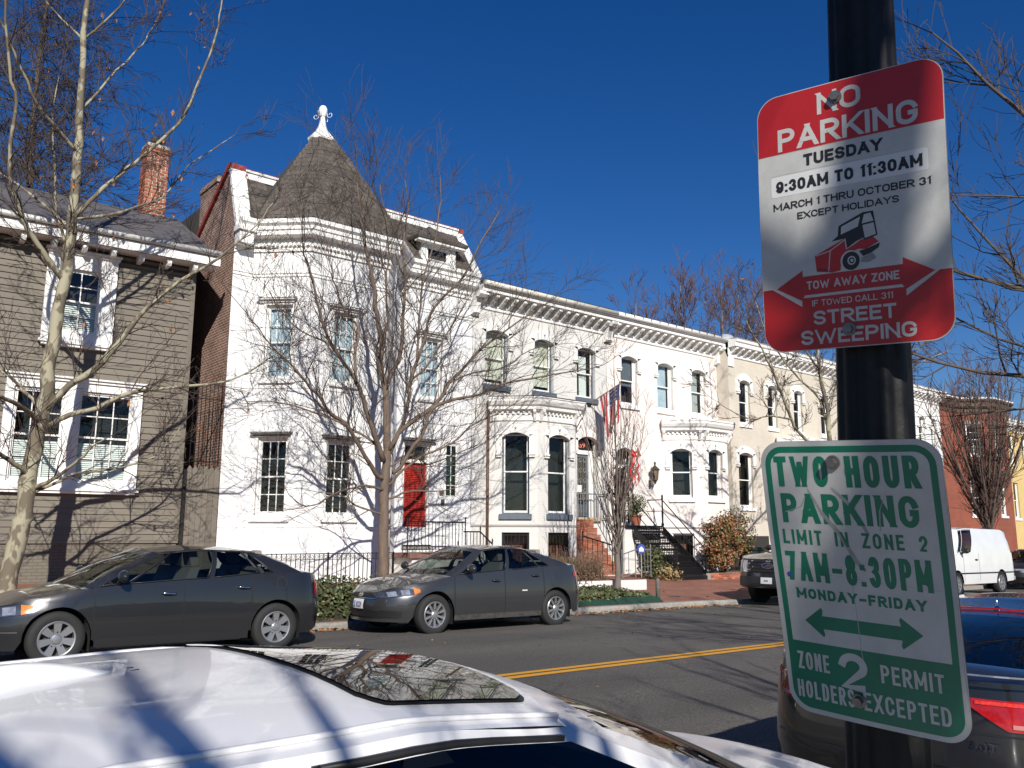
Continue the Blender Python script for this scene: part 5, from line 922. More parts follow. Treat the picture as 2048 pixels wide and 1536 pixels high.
ND=M('nandina_leaf',(.30,.10,.04),.55,0,col2=(.07,.10,.03),vs=3.2,detail=4,thr=(.36,.62)); ND2=M('nandina_leaf_tan',(.38,.22,.09),.6,0,col2=(.30,.06,.03),vs=4,detail=3,thr=(.4,.6))
def bush(name,label,c,rx,ry,rz,n,size,mats,seed,cat='bush'):
    rr=random.Random(seed); e=empty(name,(c[0],c[1],c[2]-rz),label,cat); cl=[]
    for _ in range(34):
        a=rr.uniform(0,6.28); b=rr.uniform(-.9,1.2); q=Vector((math.cos(a)*math.cos(b)*rx,math.sin(a)*math.cos(b)*ry,math.sin(b)*rz))*rr.uniform(.45,.95); cl.append((q,rr.uniform(.2,.42)))
    for k,mt in enumerate(mats):
        def samp(r):
            q,s=r.choice(cl); v=Vector((r.gauss(0,1),r.gauss(0,1),r.gauss(0,1))).normalized(); P=Vector(c)+q+v*s*r.uniform(.5,1); return P,v
        m=MB(); leaves_on(m,n//len(mats),samp,size,rr); m.build('foliage',mt,e)
    st=MB()
    for q,s in cl: st.tube([(c[0]+q.x*.15,c[1]+q.y*.15,c[2]-rz-.1),(c[0]+q.x*.5,c[1]+q.y*.5,c[2]+q.z*.4-rz*.2),tuple(Vector(c)+q)],[.014,.01,.005],4)
    st.build('stems',TWIG,e); return e
bush('nandina_bush','tall bush with red and green winter leaves above the brick planter',(24.75,18.35,1.15),1.15,.6,.95,5600,.042,[ND,ND2,IVY],3)
bush('nandina_bush','darker red leaved bush right behind the tall nandina',(26.7,19.2,1.45),.7,.6,1.0,2400,.045,[ND,IVY],4)
bush('ivy_clump','ivy climbing at the foot of the iron stair',(21.5,18.7,.55),.42,.4,.5,1500,.04,[IVY],5,'ivy')
pb=bush('potted_shrub','dark clipped round shrub in a terracotta pot on the landing',(22.62,20.3,2.45),.26,.26,.3,1100,.028,[IVY],6,'plant'); m=MB(); m.lathe([(.14,1.8),(.19,2.1),(.21,2.1),(.21,2.16),(.18,2.16)],(22.62,20.3,0),14); m.build('pot',M('terracotta',(.28,.09,.05),.8,.2,8),pb)
bush('fallen_ivy','tan ivy and leaves at the base of the black stair',(21.75,18.15,.2),.38,.25,.18,500,.04,[M('tan_ivy',(.34,.24,.10),.8,.4,9)],8,'ivy')
# bed edging and short posts
ED=M('green_edging',(.012,.05,.032),.7,.3,6)
for k,(xa_,xb_,h) in enumerate(((12.5,14.75,.10),(14.77,16.3,.13))):
    m=MB(); m.add([(x,y,walk_z(x,13.9)+z) for x in (xa_,xb_) for y,z in ((13.80,0),(14.0,h),(14.02,h),(14.02,0))],[(0,1,5,4),(1,2,6,5),(2,3,7,6),(0,3,2,1),(4,5,6,7)]); tag(m.build('bed_edging',ED),['long low strip of green edging along the ivy bed','higher strip of green edging beside the round topped post'][k],'edging')
POST=M('weathered_post',(.13,.12,.10),.8,.3,12)
m=MB(); m.lathe([(.055,0),(.055,.52),(.045,.57),(.02,.59)],(16.33,14.0,walk_z(16.3,14.0)-.05),10); tag(m.build('bollard',POST,None,True),'short grey round topped post at the corner of the ivy bed','post')
m=MB(); m.tube([(13.12,13.96,walk_z(13.1,14)-.05),(13.30,13.96,walk_z(13.1,14)+.38)],[.045,.04],8); tag(m.build('bollard',POST),'short leaning stake before the ivy bed','post')
hoop=MB()
for i in range(16): x=12.6+i*.22; hoop.tube([(x+.11+.11*math.cos(t*PI/6),16.02,walk_z(x,16)+.22+.12*math.sin(t*PI/6)) for t in range(7)],.008,4)
tag(hoop.build('hoop_edging',IRON),'low iron hoop edging behind the ivy bed','edging')
# ---------------------------------------------------------------- vehicles
def lin(pts,x):
    if x<=pts[0][0]: return pts[0][1]
    for (a,b),(c,d) in zip(pts[:-1],pts[1:]):
        if x<=c:
            t=(x-a)/(c-a); t=t*t*(3-2*t)*.6+t*.4; return b+(d-b)*t
    return pts[-1][1]
TYRE=M('tyre_rubber',(.018,.018,.018),.8,.2,30,.2,60); ALLOY=M('alloy',(.50,.50,.51),.32,metal=.8); BLACKP=M('black_plastic',(.014,.014,.015),.5); WELL=M('wheel_well',(.006,.006,.006),.95)
CGL=MGLASS('car_glass',(.42,.46,.44)); CGLD=MGLASS('dark_car_glass',(.10,.11,.12)); SEAT=M('grey_seat',(.22,.21,.19),.9); SEATD=M('dark_cabin',(.02,.02,.021),.8)
HLG=M('headlamp_glass',(.55,.58,.62),.08,.5,9,metal=.6,coat=1); HLD=M('headlamp_bowl',(.16,.17,.19),.12,.5,14,metal=.7,coat=1); AMB=M('amber_lens',(.75,.20,.02),.15,.3,20,coat=1); REDL=M('red_lens',(.42,.008,.008),.15,.3,30,coat=1); PLATE=M('plate_white',(.66,.67,.68),.5); PLBL=M('plate_blue',(.06,.09,.25),.5)
def paint(name,c,metal=.35,rough=.32):
    m=M(name,c,rough,.08,1.5,metal=metal,coat=1,bump=.02,bs=300); return m
class Car:
    def __init__(s,name,label,loc,ang,pitch,spec,mat,group=None,cat='car'):
        group=group or 'vehicles parked along the street'
        s.k=spec; s.mat=mat; s.root=empty(name,loc,label,cat,group); R3=Matrix.Rotation(ang,3,'Z')@Matrix.Rotation(pitch,3,'Y'); L=Vector(loc)
        s.T=lambda x,y,z:tuple(L+R3@Vector((x,y,z)))
        k=spec; s.F,s.B,s.W=k['front'],k['rear'],k['W']/2
    def w(s,x,z):
        k=s.k; zc=k['zw']; t=(z-zc)/(k['belt']-zc) if z>zc else (zc-z)/zc
        ins=1-(k.get('tum',.05)*t**2 if z>zc else k.get('sillin',.05)*t**2)
        F=s.F-lin(k['nose'],z); B=s.B+lin(k['tail'],z); pf,pr=k.get('pf',(1.05,2.2,.38)),k.get('pr',(.8,2.6,.36))
        v=1
        if x>F-pf[0]: v=max(0,1-min(1,((x-(F-pf[0]))/pf[0]))**pf[1])**pf[2]
        elif x<B+pr[0]: v=max(0,1-min(1,((B+pr[0]-x)/pr[0]))**pr[1])**pr[2]
        return s.W*ins*v
    def xr(s,f,z):                                                    # station fraction -> x at height z
        F=s.F-lin(s.k['nose'],z); B=s.B+lin(s.k['tail'],z); m=(s.F+s.B)/2
        return f if abs(f)<.4 else (f+(F-s.F)*((f-.4)/(s.F-.4))**2 if f>0 else f+(B-s.B)*((-f-.4)/(-s.B-.4))**2)
    def stations(s):
        k=s.k; S=set()
        for i in range(13): S.add(round(s.F-1.05*(1-(i/12))**2.2*1.0,4)); S.add(round(s.B+.9*(1-(i/12))**2.2,4))
        for xa in k['axles']:
            r=k['arch']
            for i in range(15): S.add(round(xa+r*math.cos(PI*i/14),4))
        x=s.B+.9
        while x<s.F-1.05:
            if all(abs(x-xa)>k['arch']+.03 for xa in k['axles']): S.add(round(x,4))
            x+=.16
        return sorted(S)
    def zlo(s,x):
        k=s.k; z=lin(k['bottom'],x)
        for xa in k['axles']:
            d=abs(x-xa)
            if d<=k['arch']+1e-6: z=max(z,k['wr']+math.sqrt(max(0,k['arch']**2-d*d)))
        return z
    def skin(s,x,z,sg,off=0):
        y=s.w(x,z); e=.01; dy=(s.w(x+e,z)-s.w(x-e,z))/(2*e); dz=(s.w(x,z+e)-s.w(x,z-e))/(2*e); n=Vector((-dy,1,-dz)).normalized()
        return (x+n.x*off,sg*(y+n.y*off),z+n.z*off)
    def xat(s,y,z,front=True):                                        # x of the skin at half width y
        F=s.F-lin(s.k['nose'],z); B=s.B+lin(s.k['tail'],z); lo,hi=(F-1.0,F) if front else (B,B+.8)
        for _ in range(26):
            m=(lo+hi)/2
            if (s.w(m,z)>abs(y))==front: lo=m
            else: hi=m
        return (lo+hi)/2
    def patch(s,name,mat,par,x0,x1,z0,z1,sides=(-1,1),off=.006,n=10,m=4,**kw):
        f0=z0 if callable(z0) else (lambda x:z0); f1=z1 if callable(z1) else (lambda x:z1); o=None
        for sg in sides:
            q=MB(s.T); q.grid([[s.skin(x0+(x1-x0)*i/n,f0(x0+(x1-x0)*i/n)+(f1(x0+(x1-x0)*i/n)-f0(x0+(x1-x0)*i/n))*j/m,sg,off) for j in range(m+1)] for i in range(n+1)]); o=q.build(name,mat,par or s.root,True)
        return o
    def fpatch(s,name,mat,par,y0,y1,z0,z1,front=True,off=.006,n=12,m=3):
        f0=z0 if callable(z0) else (lambda y:z0); f1=z1 if callable(z1) else (lambda y:z1); d=off if front else -off
        q=MB(s.T); q.grid([[(s.xat(y,z,front)+d,y,z) for z in [f0(y)+(f1(y)-f0(y))*j/m for j in range(m+1)]] for y in [y0+(y1-y0)*i/n for i in range(n+1)]]); return q.build(name,mat,par or s.root,True)
    def body(s):
        k=s.k; St=s.stations(); nv=9; T=s.T; m=MB(T); zt=lambda x:lin(k['top'],x)
        for sg in (-1,1):
            rows=[]
            for x in St:
                a,b=s.zlo(x),zt(x); row=[]
                for j in range(nv+1):
                    z=a+(b-a)*j/nv; xx=s.xr(x,z); row.append((xx,sg*s.w(xx,z),z))
                rows.append(row)
            m.grid(rows)
        xc,xd=k['cowl'],k['deck']
        def top(xs_,cr):
            rows=[]
            for x in xs_:
                z=zt(x); xx=s.xr(x,z); w_=s.w(xx,z); rows.append([(xx,w_*(j/6-1),z+cr(x)*(1-(j/6-1)**2)**.8 if w_>.01 else z) for j in range(13)])
            m.grid(rows)
        top([x for x in St if x>=xc-.35],lambda x:k['crown']*min(1,(s.F-x)/.5)); top([x for x in St if x<=xd+.35],lambda x:.04*min(1,(x-s.B)/.3))
        fl=[]
        for x in St: z=lin(k['bottom'],x)+.01; fl.append([(s.xr(x,z),-s.w(s.xr(x,z),z),z),(s.xr(x,z),s.w(s.xr(x,z),z),z)])
        bo=m.build('body',s.mat,s.root,True,True,35)
        u=MB(T); u.grid([[ (p[0],p[1]*.8,p[2]) for p in r] for r in fl]); u.build('underbody',WELL,s.root)
        for xa in k['axles']:
            r=k['arch']
            for sg in (-1,1):
                q=MB(T); wy=s.W*.985; q.grid([[(xa+r*math.cos(PI*i/14)*1.0,sg*y,k['wr']+r*math.sin(PI*i/14)) for y in (wy*.96,wy-.32)] for i in range(15)]+[[(xa-r,sg*wy*.96,.15),(xa-r,sg*(wy-.32),.15)]]); q.grid([[(xa+r*math.cos(PI*i/14),sg*(wy-.32),z) for z in (.15,k['wr']+r*math.sin(PI*i/14))] for i in range(15)]); q.build('wheel_well',WELL,s.root)
        return bo
    def cabin(s,glass=None,pillar=None,blackframe=True):
        k=s.k; T=s.T; glass=glass or CGL; zt=lambda x:lin(k['top'],x); c0,c1=k['cowl'],k['deck']; r0,r1=k['roof']; H=k['H']; rw=k['rw']; N=24
        def belt(t,sg): x=c0+(c1-c0)*t; z=zt(x)-.005; return Vector((x,sg*(s.w(x,z)-.02),z))
        def rail(t,sg):
            x=r0+(r1-r0)*t; z=lin(k['rz'],t); return Vector((x,sg*lin(rw,t),z))
        ws=k['wins']; ts=sorted({0,1}|{a for w_ in ws for a in w_}|{i/N for i in range(N+1)}); vs_=(0,.07,.3,.5,.7,.93,1); side=MB(T); gl={}
        def sp(t,v,sg): a,b=belt(t,sg),rail(t,sg); p=a.lerp(b,v); p.y+=sg*.045*math.sin(PI*v); return p
        for sg in (-1,1):
            for ta,tb in zip(ts[:-1],ts[1:]):
                tm=(ta+tb)/2; wi=next((i for i,w_ in enumerate(ws) if w_[0]<tm<w_[1]),None)
                for va,vb in zip(vs_[:-1],vs_[1:]):
                    q=[sp(ta,va,sg),sp(tb,va,sg),sp(tb,vb,sg),sp(ta,vb,sg)]
                    if wi is not None and .05<(va+vb)/2<.94: gl.setdefault((sg,wi),MB(T)).add(q,[(0,1,2,3)])
                    else: side.add(q,[(0,1,2,3)])
        # windscreen and rear window
        def screen(x0,z0,w0,x1,z1,w1,b0,b1,bow):
            rows=[]
            for j in range(9):
                v=j/8; rows.append([])
                for i in range(15):
                    y=(i/7-1); w_=w0+(w1-w0)*v+.045*math.sin(PI*v); x=x0+(x1-x0)*v+(b0+(b1-b0)*v)*(1-y*y); z=z0+(z1-z0)*v+(bow*math.sin(PI*v)+k['rcrown']*v)*(1-abs(y)**2.3); rows[-1].append((x,y*w_,z))
            return rows
        a,b=belt(0,1),rail(0,1); wsn=screen(a.x,a.z,a.y,b.x,b.z,b.y,k.get('wsbow',.28),.10,.03); a,b=belt(1,1),rail(1,1); rwn=screen(a.x,a.z,a.y,b.x,b.z,b.y,-.18,-.08,.03)
        for nm,rows in (('windscreen',wsn),('rear_window',rwn)):
            g=MB(T); g.grid([r[1:-1] for r in rows[:-1]]); g.build(nm,glass,s.root,True)
            side.grid([r[:2] for r in rows]); side.grid([r[-2:] for r in rows]); side.grid(rows[-2:])
        # roof skin
        rows=[]
        top0=[Vector(p) for p in wsn[-1]]; top1=[Vector(p) for p in rwn[-1]]
        for i in range(N+1):
            t=i/N; L,Rr=rail(t,1),rail(t,-1); row=[]
            for j in range(15):
                y=j/7-1; P=Vector((L.x,L.y*y,L.z+k['rcrown']*(1-abs(y)**2.3))); f=max(0,1-t*4)**2; g=max(0,1-(1-t)*4)**2
                if f: P.x+=(top0[j].x-L.x)*f; P.z+=(top0[j].z-P.z)*(1 if i==0 else 0)
                if g: P.x+=(top1[j].x-L.x)*g; P.z+=(top1[j].z-P.z)*(1 if i==N else 0)
                row.append(P)
            rows.append(row)
        s.roofrows=rows; rf=MB(T); rf.grid(rows); s.roof=rf.build('roof',s.mat,s.root,True)
        side.build('cabin_frame',pillar or s.mat,s.root,True,True,40)
        for (sg,wi),g in gl.items(): g.build('side_window',glass,s.root,True)
        for sg in (-1,1):
            for w_ in ws:
                bf=MB(T)
                P=[sp(w_[0],.05,sg),sp(w_[1],.05,sg)]; bf.tube([p+Vector((0,sg*.004,0)) for p in [sp(w_[0]+(w_[1]-w_[0])*i/6,.05,sg) for i in range(7)]],.009,4); bf.tube([sp(w_[1],v,sg)+Vector((0,sg*.002,0)) for v in (.05,.3,.5,.7,.95)],.014,4); bf.tube([sp(w_[0]+(w_[1]-w_[0])*i/6,.95,sg)+Vector((0,sg*.002,0)) for i in range(7)],.008,4); bf.build('window_seal',BLACKP,s.root,True)
        # cabin furniture
        fz=lin(k['bottom'],0)+.12; f=MB(T); f.box(c1+.2,c0-.1,-s.W+.18,s.W-.18,fz-.02,fz); f.box(c0-.35,c0-.02,-s.W+.2,s.W-.2,zt(c0)-.28,zt(c0)-.06); f.build('cabin_floor',SEATD,s.root)
        for x,y in ((.05,.38),(.05,-.38),(-.85,.4),(-.85,-.4)):
            x+=k.get('seat',0); q=MB(T); q.prism([(x+.45,fz+.12),(x+.45,fz+.30),(x-.02,fz+.28),(x-.22,fz+.80),(x-.34,fz+.80),(x-.16,fz+.12)],1,y-.24,y+.24); q.prism([(x-.26,fz+.82),(x-.22,fz+1.0),(x-.32,fz+1.02),(x-.36,fz+.84)],1,y-.13,y+.13); q.build('seat',SEAT,s.root)
    def wheels(s,style=7,r=None,tw=.2,track=None,hub=None):
        k=s.k; r=r or k['wr']; T0=s.T; rr_=r*.66; yo=(track or s.W-.012)
        for xa in k['axles']:
            for sg in (-1,1):
                T=lambda x,y,z,xa=xa,sg=sg:T0(xa+x,sg*(yo+y),r+z)
                t=MB(T); t.lathe([(rr_,-tw),(rr_+.02,-tw),(r-.02,-tw+.01),(r-.002,-tw+.03),(r,-tw/2),(r-.002,-.03),(r-.02,-.008),(rr_+.03,.0),(rr_,-.012)],(0,0,0),36,1,cap=False); wheel=t.build('wheel',TYRE,s.root,True,True,50)
                q=MB(T); q.lathe([(rr_,-.15),(rr_,-.012),(rr_-.008,-.004),(rr_-.022,-.008),(rr_-.026,-.03),(rr_-.026,-.15)],(0,0,0),32,1,cap=False); q.build('rim',ALLOY,wheel,True,True,40)
                b=MB(T); b.lathe([(.001,-.105),(rr_-.02,-.10),(rr_-.02,-.12),(.001,-.12)],(0,0,0),24,1); b.lathe([(.001,-.07),(.12,-.072),(.12,-.1),(.001,-.1)],(0,0,0),20,1); b.build('brake',M('brake_dark',(.05,.048,.045),.6,.3,20),wheel)
                p=MB(T); n=abs(style)
                for i in range(n):
                    an=2*PI*i/n+PI/2
                    offs=(-.17,.17) if style<0 else (0,)
                    for o_ in offs:
                        w0,w1=(.014,.020) if style>=10 else (.03,.045) if style>0 else (.018,.024); ca,sa=math.cos(an+o_*.5),math.sin(an+o_*.5); ca2,sa2=math.cos(an+o_),math.sin(an+o_); ri,ro=.05,rr_-.014
                        P=[(ca*ri-sa*w0,-.02,sa*ri+ca*w0),(ca*ri+sa*w0,-.02,sa*ri-ca*w0),(ca2*ro+sa2*w1,-.012,sa2*ro-ca2*w1),(ca2*ro-sa2*w1,-.012,sa2*ro+ca2*w1)]
                        p.add(P+[(a,b_-.035,c) for a,b_,c in P],[(0,1,2,3),(0,4,5,1),(1,5,6,2),(2,6,7,3),(3,7,4,0)])
                p.lathe([(.001,-.004),(.045,-.008),(.06,-.02),(.06,-.05),(.001,-.05)],(0,0,0),16,1); p.build('spokes',ALLOY,wheel)
                l=MB(T)
                for i in range(5): an=2*PI*i/5+.3; l.lathe([(.001,-.006),(.008,-.007),(.009,-.02)],(.085*math.cos(an),0,.085*math.sin(an)),6,1)
                l.build('lug_nuts',BLACKP,wheel)
    def seams(s,xs_,z1=None):
        k=s.k
        for x in xs_:
            z0=lin(k['bottom'],x)+.10
            for sg in (-1,1):
                q=MB(s.T); n=10; zt=lin(k['top'],x); q.grid([[s.skin(x+d,max(z0,s.zlo(x))+(zt-max(z0,s.zlo(x)))*i/n,sg,.0025) for d in (-.006,.006)] for i in range(n+1)]); q.build('door_seam',M('seam_dark',(.006,.006,.006),.7),s.root)
    def handle(s,x,z,mat):
        for sg in (-1,1):
            P=[Vector(s.skin(x+d,z+.004*math.sin(d*20),sg,o)) for d,o in ((-.09,.012),(-.06,.032),(0,.036),(.06,.032),(.09,.012))]
            q=MB(s.T); q.tube(P,[.010,.014,.014,.014,.010],6); q.build('door_handle',mat,s.root,True)
            q=MB(s.T); q.grid([[s.skin(x+a*.05,z+b*.028,sg,.003) for b in (-1,0,1)] for a in (-1,0,1)]); q.build('handle_recess',BLACKP,s.root)
    def mirror(s,x,z,mat):
        for sg in (-1,1):
            p=Vector(s.skin(x,z,sg,.03)); q=MB(s.T); c=p+Vector((-.01,sg*.13,.09)); rows=[]
            for i in range(9):
                a=PI*i/8; rows.append([(c.x+.07*math.cos(a)*(1 if math.cos(a)>0 else .5),c.y+.115*math.sin(a)*math.cos(b)*1.0,c.z+.075*math.sin(a)*math.sin(b)) for b in [2*PI*j/12 for j in range(13)]])
            q.grid(rows); mo=q.build('mirror',mat,s.root,True); q=MB(s.T); q.tube([p-Vector((0,sg*.04,0)),c-Vector((0,sg*.05,.04))],[.03,.025],6); q.build('mirror_arm',BLACKP,mo)
BASE=dict(zw=.55,belt=1.0,nose=[(.0,.10),(.25,.05),(.45,0),(.60,.03),(.75,.14),(.95,.4)],tail=[(0,.12),(.3,.02),(.55,0),(.8,.03),(1.05,.08)],crown=.06,rcrown=.045)
def spec(**k): d=dict(BASE); d.update(k); return d
GREYP=paint('grey_metallic_paint',(.030,.031,.034),.45,.28); GREYK=paint('graphite_paint',(.056,.056,.058),.5,.28)
S_CIV=spec(front=2.22,rear=-2.22,W=1.75,H=1.435,axles=(1.35,-1.35),wr=.315,arch=.365,bottom=[(-2.22,.30),(-1.9,.22),(-1.2,.19),(1.2,.19),(1.9,.20),(2.22,.24)],top=[(-2.22,.98),(-1.9,1.03),(-1.2,1.03),(-.3,.965),(.7,.915),(1.2,.87),(1.7,.78),(2.0,.70),(2.22,.62)],cowl=1.06,deck=-1.76,roof=(.22,-1.22),rz=[(0,1.30),(.35,1.345),(.7,1.33),(1,1.27)],rw=[(0,.57),(.4,.61),(1,.55)],wins=[(.035,.145),(.16,.51),(.54,.765),(.778,.835)],wsbow=.26,seat=-.05)
ROT=math.pi; PT=math.atan(SL)
def mk(name,label,X,Y,z,ang,sp_,mat,**k): return Car(name,label,(X,Y,z),ang,(-PT if abs(ang)>1 else PT),sp_,mat,**k)
def dz(x,y): return road_z(x,y)
civ=mk('parked_sedan','dark grey sedan with wide seven spoke wheels parked before the clapboard house',3.93,12.13,dz(3.93,12.1)-.02,ROT,S_CIV,GREYP)
civ.body(); civ.cabin(); civ.wheels(7); civ.seams((.98,-.08,-.98)); civ.handle(-.0+.07,.80,GREYP) if False else None
civ.handle(.12,.80,CHROME); civ.handle(-.86,.85,CHROME); civ.mirror(.72,.93,GREYP)
ch_=lambda x:.56+.10*(2.12-x); ct_=lambda x:min(.655+.14*(2.12-x),lin(S_CIV['top'],x)-.02); civ.patch('headlight',HLD,None,1.72,2.14,ch_,ct_,n=14); civ.patch('turn_signal',AMB,None,1.56,1.73,lambda x:ch_(x)+.03*(1.73-x)/.17,lambda x:ct_(x)-.045*(1.73-x)/.17,off=.008)
for xa,xb in ((1.78,1.9),(1.96,2.06)): civ.patch('headlight_lens',HLG,None,xa,xb,lambda x:ch_(x)+.012,lambda x:ct_(x)-.012,off=.009,n=6)
civ.patch('taillight',REDL,None,-2.16,-1.96,lambda x:.72,lambda x:.92-.2*abs(x+2.1)); civ.fpatch('grille',BLACKP,None,-.42,.42,.52,.60); civ.fpatch('lower_intake',BLACKP,None,-.6,.6,.27,.38); civ.patch('bumper_strip',CHROME,None,1.75,2.1,.40,.415,off=.006); civ.fpatch('licence_plate',PLATE,None,-.16,.16,.38,.52,off=.02)
civ.patch('sill_trim',BLACKP,None,-.95,.95,.20,.30,off=.004); civ.patch('fuel_flap',M('flap_line',(.03,.03,.03),.4),None,-1.48,-1.32,lambda x:.90-.08*math.sqrt(max(0,1-((x+1.4)/.08)**2)),lambda x:.90+.08*math.sqrt(max(0,1-((x+1.4)/.08)**2)),off=.0025,n=12); civ.patch('fuel_flap',GREYP,None,-1.472,-1.328,lambda x:.90-.072*math.sqrt(max(0,1-((x+1.4)/.072)**2)),lambda x:.90+.072*math.sqrt(max(0,1-((x+1.4)/.072)**2)),off=.004,n=12)
S_KIA=spec(front=2.22,rear=-2.26,W=1.775,H=1.46,axles=(1.325,-1.325),wr=.318,arch=.372,bottom=[(-2.26,.34),(-1.9,.24),(-1.2,.21),(1.2,.21),(1.9,.20),(2.22,.24)],top=[(-2.26,1.0),(-1.95,1.08),(-1.2,1.06),(-.3,1.0),(.7,.945),(1.1,.91),(1.6,.83),(2.0,.745),(2.22,.66)],cowl=1.02,deck=-1.74,roof=(.22,-1.02),rz=[(0,1.345),(.35,1.385),(.7,1.37),(1,1.315)],rw=[(0,.58),(.4,.62),(1,.56)],wins=[(.06,.42),(.452,.705),(.72,.80)],wsbow=.26,seat=-.05)
kia=mk('parked_sedan','graphite sedan with thin spoke wheels parked before the white turret house',9.52,12.56,dz(9.52,12.5)-.01,ROT,S_KIA,GREYK)
kia.body(); kia.cabin(); kia.wheels(10); kia.seams((.95,-.12,-1.02)); kia.handle(.08,.83,GREYK); kia.handle(-.82,.90,GREYK); kia.mirror(.72,.95,GREYK)
kh=lambda x:.575+.13*(2.14-x); kt=lambda x:min(.655+.20*(2.14-x),lin(S_KIA['top'],x)-.025); kia.patch('headlight',HLD,None,1.66,2.14,kh,kt,n=14); kia.patch('turn_signal',AMB,None,1.585,1.68,lambda x:kh(x)+.03*(1.68-x)/.1,lambda x:kt(x)-.05*(1.68-x)/.1,off=.008)
for xa,xb in ((1.74,1.86),(1.92,2.03)): kia.patch('headlight_lens',HLG,None,xa,xb,lambda x:kh(x)+.012,lambda x:kt(x)-.012,off=.009,n=6)
kia.patch('taillight',REDL,None,-2.2,-1.80,lambda x:.84+.06*(x+2.2),lambda x:.99-.12*(x+2.2)); kia.patch('sill_trim',M('sill_dust',(.05,.046,.042),.8,.5,14),None,-.95,.95,.215,.30,off=.004); kia.fpatch('grille',BLACKP,None,-.38,.38,lambda y:.58-.02*math.cos(y*4),.655); kia.fpatch('grille_trim',CHROME,None,-.40,.40,.565,.578,off=.012); kia.fpatch('lower_intake',BLACKP,None,-.46,.46,.27,.385); kia.patch('fog_recess',BLACKP,None,1.86,2.12,.28,lambda x:.40-.1*(2.12-x))
kia.fpatch('chin',GREYK,None,-.75,.75,.215,.262,off=.03)
kpl=kia.fpatch('licence_plate',PLATE,None,-.155,.155,.405,.555,off=.03); lettering(kpl,'plate_number','EZ 8229',PLBL,lambda a,b:kia.T(kia.xat(0,.48)+.045,a,b),-.135,.135,.44,.52,.012)
kb=kia.fpatch('badge',CHROME,None,-.075,.075,lambda y:.62-.032*math.sqrt(max(0,1-(y/.0751)**2)),lambda y:.62+.032*math.sqrt(max(0,1-(y/.0751)**2)),off=.016); lettering(kb,'badge_lettering','KIA',BLACKP,lambda a,b:kia.T(kia.xat(0,.62)+.026,a,b),-.05,.05,.605,.636,.01)
kia.patch('rub_mark',M('scrape',(.6,.6,.6),.6),None,-.62,-.50,.645,.665,sides=(1,),off=.003); kia.fpatch('fuel_note',PLATE,None,0,.001,.9,.901) if False else None
MBx=MB(kia.T); MBx.quad((.92,.16,1.02),(.92,-.02,1.02),(.80,-.02,1.16),(.80,.16,1.16)); MBx.build('dash_card',M('card_green',(.45,.55,.5),.8),kia.root)
dirt=M('road_dirt',(.16,.14,.12),.95,.6,18)
# near silver car, only its roof, glass and bonnet come into view
SILV=M('white_pearl_paint',(.70,.70,.71),.34,.05,1.5,coat=.45,bump=.02,bs=200,spec=.4)
S_SIL=spec(front=2.28,rear=-2.28,W=1.80,H=1.43,axles=(1.38,-1.38),wr=.32,arch=.37,bottom=[(-2.28,.32),(-1.2,.2),(1.2,.2),(2.28,.24)],top=[(-2.28,.98),(-1.9,1.05),(-1.2,1.02),(-.3,1.0),(.7,.995),(1.15,.99),(1.7,.94),(2.05,.84),(2.28,.70)],cowl=1.05,deck=-1.75,roof=(.14,-1.12),rz=[(0,1.345),(.3,1.385),(.65,1.375),(1,1.30)],rw=[(0,.60),(.4,.645),(1,.58)],wins=[(.06,.46),(.49,.80)],wsbow=.28,rcrown=.055,crown=.09)
sil=mk('near_car','white car with a dark glass sunroof and roof fin parked in the foreground',1.05,1.87,dz(1.05,1.9),0,S_SIL,SILV)
sil.body(); sil.cabin(CGLD); sil.wheels(5); sil.seams((.95,-.1,-1.0)); sil.mirror(.70,.95,SILV); sil.handle(.1,.82,SILV); sil.handle(-.85,.86,SILV)
def on_roof(car,t,y,off=.006):
    rows=car.roofrows; f=t*(len(rows)-1); i=min(int(f),len(rows)-2); a=f-i; g=(y+1)*7; j=min(int(g),13); b=g-j
    p=(rows[i][j]*(1-a)+rows[i+1][j]*a)*(1-b)+(rows[i][j+1]*(1-a)+rows[i+1][j+1]*a)*b; return p+Vector((0,0,off))
SUNR=M('sunroof_glass',(.006,.007,.008),.02,spec=.35)
def roof_panel(car,name,mat,t0,t1,y0,y1,off,par,rc=.12,n=24):
    rows=[]
    for i in range(n+1):
        u=i/n; t=t0+(t1-t0)*u; e=min(u,1-u)*1.0/rc; k=1 if e>=1 else 1-(1-e)**2.2*.13
        rows.append([on_roof(car,t,(y0+y1)/2+(y1-y0)/2*k*(j/5-1),off) for j in range(11)])
    q=MB(car.T); q.grid(rows); return q.build(name,mat,par,True)
roof_panel(sil,'sunroof_seal',BLACKP,.03,.30,-.80,.80,.003,sil.root); roof_panel(sil,'sunroof',SUNR,.036,.294,-.785,.785,.007,sil.root)
for yy in (-.93,.93):
    q=MB(sil.T); q.tube([on_roof(sil,t/20,yy,.004) for t in range(21)],.006,5); q.build('roof_moulding',SILV,sil.root,True)
fp=on_roof(sil,.60,0); fn=MB(sil.T); rows=[]
for i in range(13):
    u=i/12; x=fp.x+.13-.27*u; hgt=.058*math.sin(min(1,u*1.25)*PI*.5)**1.3*(1 if u<.85 else (1-u)/.15*.4+.6); wdt=.033*math.sin(PI*min(1,.08+u*.9))**.6
    z0=fp.z-.012-.03*u; rows.append([(x-.03*math.sin(j/8*PI)*u,wdt*math.cos(PI*j/8)*(1),z0+hgt*math.sin(PI*j/8)**.7) for j in range(9)])
fn.grid(rows); fin_=fn.build('roof_fin',SILV,sil.root,True)
for j_ in (0,-1):
    q=MB(sil.T); q.tube([Vector(r_[j_])+Vector((0,.003*(1 if j_==0 else -1),.008)) for r_ in rows],.0035,4); q.build('fin_gasket',BLACKP,fin_)
